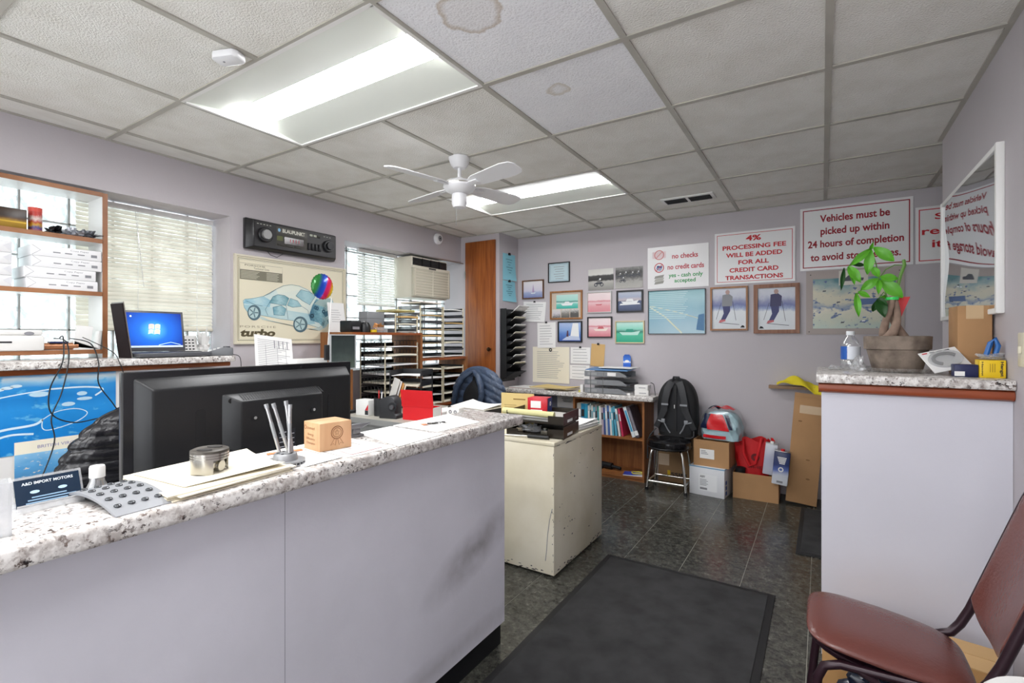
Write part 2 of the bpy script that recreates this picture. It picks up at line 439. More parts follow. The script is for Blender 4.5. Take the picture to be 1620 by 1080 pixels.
# corner closet and its slab door
cl = MB(); cl.box(LX, -2.745, 4.12, BY, -0.0, CH+0.02)
struct(cl.build('wall_closet', M_wall))
d1 = struct(bx('door_1', M_doorw, -3.158, -2.785, 4.098, 4.12, 0.02, 2.235, bevel=0.002))
MB().lathe([(0.008, 0), (0.009, 0.015), (0.019, 0.03), (0.022, 0.04), (0.017, 0.05), (0, 0.053)], n=16).build('door_knob', mat('dark_bronze', '#4a3322', 0.3, 0.9), d1).matrix_basis = Matrix.Translation((-2.835, 4.1, 1.13)) @ Matrix.Rotation(PI/2, 4, 'X')
for zz in (0.3, 1.86):
    bx('hinge', M_steel, -3.164, -3.15, 4.092, 4.1, zz, zz+0.075, d1)

# ------------------------------------------------------------------ floor of single vinyl squares
T = 0.30
fl = struct(bx('floor', mat('floor_joint', '#a5a398', 0.8), LX-0.27, 1.85, FY-0.1, BY+0.1, -0.05, -0.0015))
tile_me = MB().box(-T/2+0.0014, T/2-0.0014, -T/2+0.0014, T/2-0.0014, -0.0035, 0.0).mesh('floor_tile')
tile_me.materials.append(M_floor)
def cuts(a, b, o, s):
    k0 = math.floor((a-o)/s); out = []
    for k in range(k0, k0+200):
        lo, hi = o+k*s, o+(k+1)*s
        if lo >= b-1e-4: break
        out.append((max(lo, a), min(hi, b)))
    return [c for c in out if c[1]-c[0] > 0.02]
for (x0, x1) in cuts(LX, 1.75, -0.05, T):
    for (y0, y1) in cuts(-0.2, BY, 3.134, T):
        cx, cy = (x0+x1)/2, (y0+y1)/2
        if cx > RX and cy < 3.4: continue
        o = link('floor_tile', tile_me, None, fl); o.location = (cx, cy, 0); o.scale = ((x1-x0)/T, (y1-y0)/T, 1)

# ------------------------------------------------------------------ ceiling: tiles laid in a T-bar grid
G = 0.61; GX = -1.1986; GY = 1.0696
ce = struct(bx('ceiling', mat('plenum_board', '#cfcac2', 0.9), LX-0.27, 1.85, FY-0.1, BY+0.12, CH+0.09, CH+0.2))
ctile = MB().box(-0.5, 0.5, -0.5, 0.5, 0.0, 0.014).mesh('ceiling_tile'); ctile.materials.append(M_tile)
cnew = {}
for key, mm in (('a', M_tile_new1), ('b', M_tile_new2), ('c', M_tile_new)):
    q = ctile.copy(); q.materials[0] = mm; cnew[key] = q
lights_cells = set()
for i in (-2, -1):
    for j in (0, 3, -3): lights_cells.add((i, j))
for i in (0, 1): lights_cells.add((i, -2))
for (x0, x1) in cuts(LX, 1.75, GX, G):
    for (y0, y1) in cuts(FY, BY, GY, G):
        i = round((math.floor(((x0+x1)/2-GX)/G))); j = math.floor(((y0+y1)/2-GY)/G)
        if (i, j) in lights_cells: continue
        if x0 > RX-0.1 and y1 < 3.5: continue
        me = cnew['a'] if (i, j) == (0, 0) else cnew['b'] if (i, j) == (0, 1) else cnew['c'] if (i, j) == (2, -2) else ctile
        o = link('ceiling_tile', me, None, ce); o.location = ((x0+x1)/2, (y0+y1)/2, CH+0.003); o.scale = (x1-x0-0.004, y1-y0-0.004, 1)
gb = MB()
for k in range(-4, 6):
    x = GX+k*G
    if LX < x < 1.7:
        y0 = FY if x < RX else 3.456
        segs = [(FY, GY-2*G), (GY-G, BY)] if k == 1 else [(y0, BY)] if k != -1 else [(FY, GY-3*G), (GY-2*G, GY), (GY+G, GY+3*G), (GY+4*G, BY)]
        for (ya, yb) in segs: bx('grid_bar', M_grid, x-0.012, x+0.012, ya, yb, CH-0.003, CH+0.003, ce)
for k in range(-5, 6):
    y = GY+k*G
    if FY < y < BY: bx('grid_bar', M_grid, LX, RX if y < 3.456 else 1.75, y-0.012, y+0.012, CH-0.0035, CH+0.0025, ce)
for args in ((LX, LX+0.02, FY, BY), (LX, 1.75, BY-0.02, BY), (RX-0.02, RX, FY, 3.456)):
    bx('wall_angle', M_grid, *args, CH-0.003, CH+0.0025, ce)

# recessed troffers: white pan with one wide bright lens between two sloping reflectors
M_lens = emis('lit_lens', '#fdfdff', 12.5)
M_refl = mat('troffer_reflector', '#eef2ea', 0.35)
def troffer(xc, yc, label):
    t = thing('ceiling_light', label, 'ceiling light', (xc, yc, CH))
    hx, hy = G-0.012, G/2-0.012
    b = MB()
    b.add([(-hx, -hy, 0), (hx, -hy, 0), (hx, -0.085, 0.032), (-hx, -0.085, 0.032)], [(0, 1, 2, 3)])
    b.build('reflector', M_refl, t)
    b = MB(); b.add([(-hx, hy, 0), (hx, hy, 0), (hx, 0.085, 0.032), (-hx, 0.085, 0.032)], [(0, 1, 2, 3)]); b.build('reflector', M_refl, t)
    for s in (-1, 1):
        MB().add([(s*hx, -hy, 0), (s*hx, hy, 0), (s*hx, 0.085, 0.032), (s*hx, -0.085, 0.032)], [(0, 1, 2, 3)]).build('end_plate', M_refl, t)
    MB().surf(lambda u, v: (-hx+2*hx*u, -0.085+0.17*v, 0.032+0.004*math.sin(PI*v)), 2, 10).build('lens', M_lens, t)
    f = MB()
    f.box(-hx-0.01, hx+0.01, -hy-0.012, -hy+0.004, -0.004, 0.002); f.box(-hx-0.01, hx+0.01, hy-0.004, hy+0.012, -0.004, 0.002)
    f.box(-hx-0.012, -hx+0.004, -hy, hy, -0.004, 0.002); f.box(hx-0.004, hx+0.012, -hy, hy, -0.004, 0.002)
    f.build('frame', M_white, t)
    return t
troffer(GX-G, GY+G/2, 'long lit ceiling light panel nearest the motion sensor, largest in view')
troffer(GX-G, GY+3.5*G, 'far lit ceiling light panel behind the white ceiling fan')
troffer(GX+G, GY-1.5*G, 'added fill ceiling light panel over the aisle, out of view')  # unseen fixture added as fill for the counter front and half wall
troffer(GX-G, GY-2.5*G, 'added unseen ceiling light panel near the front window')  # fixture behind the camera, added to light the room

# ------------------------------------------------------------------ glass block windows in the left wall
def glass_block_mat():
    m = bpy.data.materials.new('wavy_glass_block'); N, L, b = nodes(m); N.remove(b)
    out = N['Material Output']; tc = N.new('ShaderNodeTexCoord')
    nz = N.new('ShaderNodeTexNoise'); nz.inputs['Scale'].default_value = 16; nz.inputs['Distortion'].default_value = 1.5; L.new(tc.outputs['Object'], nz.inputs['Vector'])
    bp = N.new('ShaderNodeBump'); bp.inputs['Strength'].default_value = 0.8; bp.inputs['Distance'].default_value = 0.03; L.new(nz.outputs['Fac'], bp.inputs['Height'])
    t = N.new('ShaderNodeBsdfTransparent')
    r = N.new('ShaderNodeValToRGB'); r.color_ramp.elements[0].color = lin('#59635f'); r.color_ramp.elements[1].color = lin('#b4bebd')
    r.color_ramp.elements[0].position = 0.40; r.color_ramp.elements[1].position = 0.56
    L.new(nz.outputs['Fac'], r.inputs['Fac']); L.new(r.outputs['Color'], t.inputs[0])
    tl = N.new('ShaderNodeBsdfTranslucent'); tl.inputs[0].default_value = lin('#aab2b2')
    g = N.new('ShaderNodeBsdfGlossy'); g.inputs['Roughness'].default_value = 0.08
    L.new(bp.outputs['Normal'], g.inputs['Normal'])
    m1 = N.new('ShaderNodeMixShader'); m1.inputs[0].default_value = 0.4; L.new(t.outputs[0], m1.inputs[1]); L.new(tl.outputs[0], m1.inputs[2])
    m2 = N.new('ShaderNodeMixShader'); m2.inputs[0].default_value = 0.12; L.new(m1.outputs[0], m2.inputs[1]); L.new(g.outputs[0], m2.inputs[2])
    L.new(m2.outputs[0], out.inputs[0]); return m
M_gb = glass_block_mat()
M_mortar = mat('block_mortar', '#a9a8a6', 0.8)
gb_me = MB().box(-0.02, 0.02, -0.5, 0.5, -0.5, 0.5).mesh('glass_block')
def block_me(w_, h_):
    b = MB(); y, z = w_/2, h_/2; i = 0.016
    # one pressed glass face: flat rim, raised pillow
    pts = [(0, -y, -z), (0, y, -z), (0, y, z), (0, -y, z), (0.012, -y+i, -z+i), (0.012, y-i, -z+i), (0.012, y-i, z-i), (0.012, -y+i, z-i)]
    b.add(pts, [(0, 1, 5, 4), (1, 2, 6, 5), (2, 3, 7, 6), (3, 0, 4, 7), (4, 5, 6, 7)])
    me = b.mesh('glass_block'); me.materials.append(M_gb); return me
def block_window(name, y0, y1, z0, z1, oy, oz):
    w_ = struct(MB().box(-3.475, -3.465, y0, y0+0.012, z0, z1).box(-3.475, -3.465, y1-0.012, y1, z0, z1).build(name, M_mortar))
    ys = cuts(y0, y1, oy, 0.196); zs = cuts(z0, z1, oz, 0.19); cache = {}
    for (a, b_) in ys:
        for (c, d) in zs:
            k = (round(b_-a, 3), round(d-c, 3))
            if k not in cache: cache[k] = block_me(k[0]-0.008, k[1]-0.008)
            o = link('glass_block', cache[k], None, w_); o.location = (-3.455, (a+b_)/2, (c+d)/2)
    g = MB()
    for (a, b_) in ys[1:]: g.box(-3.475, -3.447, a-0.004, a+0.004, z0, z1)
    for (c, d) in zs[1:]: g.box(-3.475, -3.447, y0, y1, c-0.004, c+0.004)
    g.build('mortar_joints', M_mortar, w_)
    return w_
win1 = block_window('window_1', -0.6, 1.72, 1.10, 2.03, 0.783, 1.29)
win2 = block_window('window_2', 2.62, 4.12, 0.98, 2.025, 2.62, 1.04)

# ------------------------------------------------------------------ reception counter
M_kick = mat('black_vinyl_base', '#15151a', 0.3)
M_scuff = mat('scuffed_counter_paint', '#e1e0e9', 0.5, var=(3.0, 0.10), bump=(70, 0.05))
def add_smudge(m, centre, size, slope, col, amt):
    N, L = m.node_tree.nodes, m.node_tree.links; b = N['Principled BSDF']
    src = b.inputs['Base Color'].links[0].from_socket
    tc = N.new('ShaderNodeTexCoord'); mp = N.new('ShaderNodeMapping'); mp.vector_type = 'TEXTURE'
    mp.inputs['Location'].default_value = (0, centre[0], centre[1]); mp.inputs['Rotation'].default_value = (slope, 0, 0); mp.inputs['Scale'].default_value = (1, size[0], size[1])
    L.new(tc.outputs['Object'], mp.inputs[0])
    fl_ = N.new('ShaderNodeVectorMath'); fl_.operation = 'MULTIPLY'; fl_.inputs[1].default_value = (0, 1, 1); L.new(mp.outputs[0], fl_.inputs[0])
    ln = N.new('ShaderNodeVectorMath'); ln.operation = 'LENGTH'; L.new(fl_.outputs[0], ln.inputs[0])
    r = N.new('ShaderNodeMapRange'); r.inputs['From Min'].default_value = 1.0; r.inputs['From Max'].default_value = 0.0; r.inputs['To Max'].default_value = amt; L.new(ln.outputs['Value'], r.inputs['Value'])
    nz = N.new('ShaderNodeTexNoise'); nz.inputs['Scale'].default_value = 14; nz.inputs['Detail'].default_value = 7; L.new(tc.outputs['Object'], nz.inputs['Vector'])
    mu = N.new('ShaderNodeMath'); mu.operation = 'MULTIPLY'; L.new(r.outputs[0], mu.inputs[0]); L.new(nz.outputs['Fac'], mu.inputs[1])
    mx = N.new('ShaderNodeMix'); mx.data_type = 'RGBA'; L.new(mu.outputs[0], mx.inputs['Factor']); L.new(src, mx.inputs['A']); mx.inputs['B'].default_value = lin(col)
    L.new(mx.outputs['Result'], b.inputs['Base Color'])
add_smudge(M_scuff, (0.90, 0.46), (0.34, 0.10), 0.30, '#5a524e', 1.0)     # shoe and hand rub marks near the counter end
add_smudge(M_scuff, (0.70, 0.14), (0.60, 0.05), 0.0, '#6a645e', 0.6)
rc = thing('reception_counter', 'long pale lavender painted reception counter with black base strip, in the foreground', 'counter', (-1.18, 0.6, 0))
MB().box(-0.07, 0.08, -1.2, 1.09, 0.09, 0.893).build('body', M_scuff, rc)
MB().box(-0.07, 0.068, -1.2, 1.078, 0.0, 0.09).build('kick_plate', M_kick, rc)
bx('panel_seam', mat('seam_grey', '#9a99a4', 0.7), 0.0801, 0.0806, 0.115, 0.1165, 0.09, 0.893, rc)
ct = tag(MB().box(-1.31, -1.035, -0.6, 1.735, 0.8935, 0.932).build('granite_countertop', M_granite, None, bevel=0.009, seg=3),
         'speckled white granite top running along the reception counter', 'countertop')

# ------------------------------------------------------------------ right half wall with granite ledge
hw = thing('half_wall_counter', 'plain pale lavender half wall counter behind the brown chair', 'counter', (0.27, 2.5, 0))
bx('body', M_cwall, -0.272, 0.274, -0.2, 0.30, 0.0, 1.043, hw)
tr = MB().prism([(-0.208, 1.034), (-0.222, 1.04), (-0.226, 1.052), (-0.222, 1.066), (-0.208, 1.072)], -0.282, 0.274, 'yz')
tr.build('wood_trim', M_trimx, hw)
tag(MB().box(-0.02, 0.544, 2.262, 2.82, 1.0725, 1.107).build('granite_ledge', M_granite, None, bevel=0.005),
    'speckled granite ledge on the half wall under the potted plant', 'countertop')

# ------------------------------------------------------------------ left sill cabinet, granite sill, shelf unit
M_wpanel = mat('white_laminate', '#e6e4e2', 0.35)
sb = thing('sill_cabinet', 'white panelled cabinet under the window sill behind the sea poster', 'cabinet', (-3.1, 0.5, 0))
bx('body', M_wpanel, -0.129, 0.12, -1.3, 0.86, 0.0, 1.089, sb)
bx('wood_trim', M_trimw, 0.12, 0.14, -1.3, 1.08, 1.082, 1.107, sb, bevel=0.006)
gl = MB().prism([(-3.44, -0.58), (-2.925, -0.58), (-2.925, 1.56), (-2.935, 1.59), (-2.965, 1.61), (-3.228, 1.61), (-3.228, 1.71), (-3.44, 1.71)], 1.1075, 1.142, 'xy')
tag(gl.build('granite_sill', M_granite, None, bevel=0.006), 'speckled granite sill under the glass block window holding the laptop', 'countertop')

M_edge = wood('oak_edge_band', '#8a5836', '#b07a52', 0.45, stretch=(1, 0.1, 0.1))
su = thing('shelf_unit', 'white open shelf unit with oak edges standing on the window sill', 'shelf unit', (-3.31, 0.62, 1.1425))
X0, X1, Y1 = -0.092, 0.105, 0.445
for nm, y0, y1 in (('side_panel', Y1-0.018, Y1), ('side_panel', -0.8, -0.782)):
    p = bx(nm, M_wpanel, X0, X1, y0, y1, 0, 0.865, su); bx('edge_band', M_edge, X1, X1+0.004, y0-0.002, y1+0.002, 0, 0.865, p)
for nm, z in (('shelf', 0.0), ('shelf', 0.325), ('shelf', 0.602), ('top_panel', 0.847)):
    p = bx(nm, M_wpanel, X0, X1, -0.782, Y1-0.018, z+0.024*(nm == 'shelf' and z == 0), z+0.018+0.024*(nm == 'shelf' and z == 0), su)
    bx('edge_band', M_edge, X1, X1+0.004, -0.782, Y1-0.018, z-0.002+0.024*(nm == 'shelf' and z == 0), z+0.020+0.024*(nm == 'shelf' and z == 0), p)

# ------------------------------------------------------------------ venetian blinds
def blind(name, label, y0, y1, ztop, zbot, x, m, tilt, pitch=0.0235, gaps=()):
    t = thing(name, label, 'window blind', (x, (y0+y1)/2, zbot))
    L_ = y1-y0; H = ztop-zbot
    bx('head_rail', M_white, -0.014, 0.014, -L_/2, L_/2, H-0.03, H, t)
    n = int((H-0.045)/pitch)
    c, s = math.cos(tilt), math.sin(tilt)
    me = MB().surf(lambda u, v: ((v-0.5)*0.026*c-0.0028*math.sin(PI*v)*s, (u-0.5)*L_, (v-0.5)*-0.026*s+0.0028*math.sin(PI*v)*c), 1, 4).mesh('slat', ang=60)
    me.materials.append(m)
    for i in range(n):
        o = link('slat', me, None, t); o.location = (0, 0, 0.025+i*pitch); o.rotation_euler = (random.uniform(-.003, .003), random.uniform(-.09, .09), 0)
    bx('bottom_rail', m, -0.014, 0.014, -L_/2, L_/2, 0.0, 0.014, t, bevel=0.003)
    for f in (-0.42, -0.1, 0.36):
        MB().cyl((0.013, f*L_, 0.01), (0.013, f*L_, H-0.02), 0.0012, n=6).build('ladder_cord', M_white, t)
    MB().cyl((0.0165, -L_*0.12, H-0.03), (0.0165, -L_*0.06, H-0.47), 0.003, n=6).build('tilt_wand', M_clearm, t)
    return t
def slat_mat(name, col, tr_):
    m = bpy.data.materials.new(name); N, L, b = nodes(m)
    b.inputs['Base Color'].default_value = lin(col); b.inputs['Roughness'].default_value = 0.45
    tl = N.new('ShaderNodeBsdfTranslucent'); tl.inputs[0].default_value = lin(col)
    mx = N.new('ShaderNodeMixShader'); mx.inputs[0].default_value = tr_
    L.new(b.outputs[0], mx.inputs[1]); L.new(tl.outputs[0], mx.inputs[2]); L.new(mx.outputs[0], N['Material Output'].inputs[0]); return m
M_slat1 = slat_mat('cream_blind_slat', '#ece6d8', 0.30)
M_slat2 = slat_mat('white_blind_slat', '#eeeee8', 0.22)
blind('venetian_blind', 'closed cream mini blind behind the laptop', 1.0, 1.705, 2.018, 1.29, -3.424, M_slat1, math.radians(66))
blind('venetian_blind', 'half open white mini blind next to the air conditioner', 2.895, 3.335, 2.02, 1.53, -3.40, M_slat2, math.radians(52))

# ------------------------------------------------------------------ window air conditioner
ac = thing('air_conditioner', 'beige window air conditioner hung under the soffit by the closet', 'air conditioner', (-3.23, 3.60, 1.62))
M_ac = mat('aged_beige_plastic', '#d8d2c2', 0.5); M_acd = mat('dark_louvre', '#3a3a3a', 0.6)
MB().box(-0.20, 0.03, -0.255, 0.255, 0.0, 0.385).build('body', M_ac, ac, bevel=0.01)
MB().box(0.03, 0.065, -0.26, 0.26, 0.012, 0.27).build('front_grille', mat('ac_grille', '#bdb8a6', 0.6), ac, bevel=0.008)
for k in range(9):
    bx('grille_louvre', M_ac, 0.065, 0.068, -0.235, 0.235, 0.03+k*0.026, 0.037+k*0.026, ac)
for yy in (-0.24, 0.0, 0.235): bx('grille_rib', M_ac, 0.065, 0.07, yy-0.004, yy+0.004, 0.02, 0.265, ac)
bx('control_strip', M_ac, 0.03, 0.06, -0.26, 0.26, 0.27, 0.295, ac)
bx('badge', M_acd, 0.06, 0.0615, -0.05, 0.05, 0.276, 0.29, ac)
o = bx('outlet', M_acd, 0.02, 0.032, -0.24, 0.24, 0.30, 0.372, ac)
for k in range(4): bx('vane', M_black, 0.032, 0.042, -0.235, 0.235, 0.305+k*0.017, 0.312+k*0.017, o)
for k in range(3): bx('divider', M_black, 0.032, 0.046, -0.12+0.12*k-0.003, -0.12+0.12*k+0.003, 0.30, 0.372, o)
bx('soffit_bracket', M_steel, -0.02, 0.05, -0.3, 0.5, 0.3955, 0.404, ac)

# ------------------------------------------------------------------ ceiling fan
M_fan = mat('fan_white', '#eeeef0', 0.3)
fan = thing('ceiling_fan', 'white four blade ceiling fan with globe housing and pull chain', 'ceiling fan', (-1.80, 2.28, CH))
MB().lathe([(0.0, 0.0), (0.062, 0.0), (0.062, -0.012), (0.05, -0.045), (0.034, -0.062), (0.0, -0.062)], n=28).build('canopy', M_fan, fan)
MB().cyl((0, 0, -0.06), (0, 0, -0.135), 0.011, n=12).build('downrod', M_fan, fan)
MB().lathe([(0, -0.115), (0.02, -0.118), (0.03, -0.13), (0.075, -0.14), (0.093, -0.155), (0.095, -0.175), (0.08, -0.195), (0.05, -0.212), (0, -0.215)], n=32).build('motor_housing', M_fan, fan)
MB().lathe([(0.0955, -0.158), (0.0965, -0.162), (0.0955, -0.166)], n=32).build('housing_band', M_chrome, fan)
MB().lathe([(0, -0.212), (0.042, -0.214), (0.044, -0.225), (0.044, -0.27), (0.036, -0.292), (0, -0.296)], n=24).build('switch_housing', M_fan, fan)
MB().tube([(0.0, -0.03, -0.29), (0.0, -0.03, -0.40)], 0.0016, n=6).build('pull_chain', M_steel, fan)
blade_out = [(0.10, -0.028), (0.16, -0.052), (0.40, -0.066), (0.46, -0.055), (0.48, -0.03), (0.48, 0.03), (0.46, 0.055), (0.40, 0.066), (0.16, 0.052), (0.10, 0.028)]
bme = MB().prism(blade_out, -0.003, 0.003, 'xy').mesh('blade', bevel=0.001, seg=1); bme.materials.append(M_fan)
ime = MB().box(0.07, 0.17, -0.02, 0.02, -0.010, -0.004).mesh('blade_iron', bevel=0.002); ime.materials.append(M_fan)
for k in range(4):
    a = math.radians(-13+90*k)
    o = link('blade', bme, None, fan); o.location = (0, 0, -0.165); o.rotation_euler = (math.radians(-13), 0, a)
    i = link('blade_iron', ime, None, o)

# ------------------------------------------------------------------ ceiling fittings
vt = thing('air_vent', 'white ceiling air vent with black slots above the sign wall', 'air vent', (-0.86, 3.87, CH))
MB().box(-0.19, 0.19, -0.085, 0.085, -0.008, 0.0025).build('frame', M_white, vt, bevel=0.003)
for s in (-1, 1):
    c = bx('slot', M_blackm, s*0.088-0.078, s*0.088+0.078, -0.055, 0.055, -0.0095, -0.0075, vt)
    for k in range(7): bx('vane', M_black, s*0.088-0.075, s*0.088+0.075, -0.05+k*0.016, -0.048+k*0.016, -0.014, -0.0095, c)
ms = thing('motion_sensor', 'small white plastic ceiling sensor beside the near light panel', 'sensor', (-1.86, 0.985, CH), math.radians(20))
MB().prism([(-0.055, -0.02), (-0.04, -0.034), (0.04, -0.034), (0.055, -0.02), (0.055, 0.02), (0.04, 0.034), (-0.04, 0.034), (-0.055, 0.02)], -0.03, -0.003, 'xy').build('case', M_fan, ms, bevel=0.006)
MB().cyl((-0.02, 0, -0.0302), (-0.02, 0, -0.0312), 0.004, n=10).build('indicator', M_greyink, ms)
sd = thing('smoke_alarm', 'round white alarm sounder high on the left wall by the closet', 'alarm', (LX, 3.74, 2.225))
MB().lathe([(0, 0), (0.055, 0), (0.055, 0.015), (0.046, 0.032), (0.03, 0.036), (0, 0.036)], n=24).build('case', M_fan, sd).rotation_euler = (0, PI/2, 0)
MB().lathe([(0.012, 0.0365), (0.028, 0.0365), (0.028, 0.038), (0.012, 0.038)], n=20).build('grille', M_greyink, sd).rotation_euler = (0, PI/2, 0)
MB().lathe([(0, 0.036), (0.009, 0.036), (0.008, 0.041), (0, 0.041)], n=12).build('lens', M_ink, sd).rotation_euler = (0, PI/2, 0)

# ------------------------------------------------------------------ desks
M_dsteel = mat('grey_steel_desk', '#9a9b98', 0.4, 0.2); M_dtop = mat('worn_desk_top', '#b9b6ab', 0.4)
dk = thing('office_desk', 'grey steel office desk behind the counter end, covered in trays and boxes', 'desk', (-2.17, 2.5, 0))
MB().box(-0.5, 0.5, -0.36, 0.36, 0.705, 0.74).build('desktop', M_dtop, dk, bevel=0.006)
bx('edge_strip', M_dsteel, -0.505, 0.505, -0.366, -0.36, 0.703, 0.738, dk)
bx('pedestal', M_dsteel, -0.49, -0.12, -0.33, 0.33, 0.03, 0.705, dk)
bx('modesty_panel', M_dsteel, -0.12, 0.48, -0.33, -0.31, 0.25, 0.705, dk)
for yy in (-0.31, 0.31): bx('leg', M_dsteel, 0.45, 0.48, yy-0.015, yy+0.015, 0, 0.705, dk)
tb = thing('computer_desk', 'low grey desk carrying the big television behind the counter', 'desk', (-1.66, 0.85, 0))
MB().box(-0.28, 0.28, -0.6, 0.72, 0.665, 0.70).build('desktop', M_dtop, tb, bevel=0.005)
for xx in (-0.25, 0.25):
    for yy in (-0.57, 0.69): bx('leg', M_dsteel, xx-0.018, xx+0.018, yy-0.018, yy+0.018, 0, 0.665, tb)
bd = thing('wall_desk', 'grey wall desk support under the granite top by the closet', 'desk', (-2.35, 4.3, 0))
bx('back_panel', mat('desk_blue_grey', '#7c7f8e', 0.5), -0.39, 0.385, 0.15, 0.175, 0.0, 0.70, bd)
bx('side_panel', mat('desk_blue_grey', '#7c7f8e', 0.5), -0.39, -0.365, -0.12, 0.15, 0.0, 0.70, bd)
tag(MB().box(-2.742, -1.205, 4.145, 4.477, 0.7015, 0.742).build('granite_desktop', M_granite, None, bevel=0.006),
    'speckled granite desktop along the back wall above the bookcase', 'countertop')

# bookcase
bc = thing('bookcase', 'low oak bookcase with manuals under the granite desktop', 'bookcase', (-1.625, 4.32, 0))
for xx in (-0.335, 0.317): bx('side_panel', M_oakv, xx, xx+0.018, -0.14, 0.14, 0.0, 0.70, bc)
bx('back_panel', M_oakv, -0.317, 0.317, 0.13, 0.138, 0.0, 0.70, bc)
for z in (0.025, 0.355, 0.682): bx('shelf', M_oak, -0.317, 0.317, -0.138, 0.13, z, z+0.018, bc)
bx('plinth', M_oak, -0.317, 0.317, -0.13, -0.115, 0.0, 0.025, bc)

# cream steel cabinet with chipped paint
def chipped():
    m = bpy.data.materials.new('chipped_cream_enamel'); N, L, b = nodes(m)
    tc = N.new('ShaderNodeTexCoord'); mp = N.new('ShaderNodeMapping'); mp.inputs['Scale'].default_value = (1, 1, 0.6); L.new(tc.outputs['Object'], mp.inputs[0])
    t = N.new('ShaderNodeTexNoise'); t.inputs['Scale'].default_value = 9; t.inputs['Detail'].default_value = 9; t.inputs['Roughness'].default_value = 0.7; L.new(mp.outputs[0], t.inputs['Vector'])
    r = N.new('ShaderNodeValToRGB'); r.color_ramp.elements[0].position = 0.735; r.color_ramp.elements[1].position = 0.755
    L.new(t.outputs['Fac'], r.inputs['Fac'])
    t3 = N.new('ShaderNodeTexNoise'); t3.inputs['Scale'].default_value = 2.5; t3.inputs['Detail'].default_value = 6; L.new(tc.outputs['Object'], t3.inputs['Vector'])
    r3 = N.new('ShaderNodeValToRGB'); r3.color_ramp.elements[0].color = lin('#dcd3b8'); r3.color_ramp.elements[1].color = lin('#efe8d4'); r3.color_ramp.elements[0].position = 0.35; r3.color_ramp.elements[1].position = 0.6
    L.new(t3.outputs['Fac'], r3.inputs['Fac'])
    mx = N.new('ShaderNodeMix'); mx.data_type = 'RGBA'; L.new(r.outputs['Color'], mx.inputs['Factor']); L.new(r3.outputs['Color'], mx.inputs['A']); mx.inputs['B'].default_value = lin('#57524c')
    L.new(mx.outputs['Result'], b.inputs['Base Color']); b.inputs['Roughness'].default_value = 0.35
    return m
M_chip = chipped()
cb = thing('steel_cabinet', 'chipped cream steel cabinet at the end of the reception counter', 'cabinet', (-1.39, 2.6, 0))
MB().box(-0.215, 0.215, -0.325, 0.33, 0.012, 0.682).build('body', M_chip, cb, bevel=0.003)
MB().box(-0.218, 0.218, -0.328, 0.333, 0.682, 0.703).build('top', M_chip, cb, bevel=0.004)
M_bare = mat('bare_metal_chip', '#4f4a48', 0.6)
def chips(face, n, seed):
    r = random.Random(seed); b = MB()
    for _ in range(n):
        if face == 'edge': a, z = r.gauss(0.0, 0.006), r.uniform(0.03, 0.66); w_, h = r.uniform(.002, .006), r.uniform(.004, .02)
        elif face == 'low': a, z = r.uniform(-0.2, 0.2), 0.014+abs(r.gauss(0, 0.012)); w_, h = r.uniform(.008, .03), r.uniform(.003, .008)
        elif face == 'lowr': a, z = r.uniform(-0.31, 0.31), 0.016+abs(r.gauss(0, 0.012)); w_, h = r.uniform(.008, .03), r.uniform(.004, .012)
        elif face == 'topr': a, z = r.uniform(-0.31, 0.31), 0.675+abs(r.gauss(0, 0.006)); w_, h = r.uniform(.01, .05), r.uniform(.002, .006)
        else: a, z = r.uniform(-0.28, 0.28), r.uniform(0.1, 0.6); w_, h = r.uniform(.004, .02), r.uniform(.003, .012)
        k = 7; pts = []
        for i in range(k):
            t = 2*PI*i/k; q = r.uniform(.6, 1.1); pts.append((a+w_/2*q*math.cos(t), z+h/2*q*math.sin(t)))
        if face in ('low',): b.poly([(p, -0.3255, q) for p, q in pts])
        elif face == 'edge': b.poly([(0.2145-abs(p), -0.3255, q) for p, q in pts])
        else: b.poly([(0.2155, p, q) for p, q in pts])
    return b
pc = MB()
for fc, n in (('edge', 22), ('low', 22), ('lowr', 26), ('topr', 26), ('side', 26)):
    q = chips(fc, n, hash(fc) % 97 if False else len(fc)*7+n); pc.add(q.v, q.f)
o = pc.build('paint_chips', M_bare, cb, smooth=False); o['kind'] = 'stuff'
stroke_pts = [(0.205, 0.36), (0.19, 0.30), (0.178, 0.22), (0.172, 0.14), (0.165, 0.08)]
stroke(cb, 'scratch', stroke_pts, 0.004, mat('scratch_grey', '#8c8c8c', 0.6), -0.3257)

# ------------------------------------------------------------------ floor mats
def mat_pile():
    m = mat('charcoal_mat_pile', '#3d3d3e', 0.95, var=(9, 0.45), bump=(500, 0.6)); return m
fm = thing('floor_mat', 'large charcoal carpet mat with rubber border in the aisle', 'floor mat', (-0.615, 1.7, 0))
MB().box(-0.425, 0.425, -0.95, 0.99, 0.0005, 0.006).build('rubber_border', mat('mat_rubber', '#1b1b1c', 0.7), fm, bevel=0.002)
MB().box(-0.395, 0.395, -0.92, 0.955, 0.006, 0.0095).build('carpet_pile', mat_pile(), fm, bevel=0.001)
f2 = thing('floor_mat', 'small dark mat beside the half wall counter', 'floor mat', (0.30, 3.74, 0))
MB().box(-0.43, 0.43, -0.46, 0.44, 0.0005, 0.006).build('rubber_border', mat('mat_rubber', '#1b1b1c', 0.7), f2, bevel=0.002)
MB().box(-0.405, 0.405, -0.435, 0.415, 0.006, 0.0095).build('carpet_pile', mat_pile(), f2, bevel=0.001)

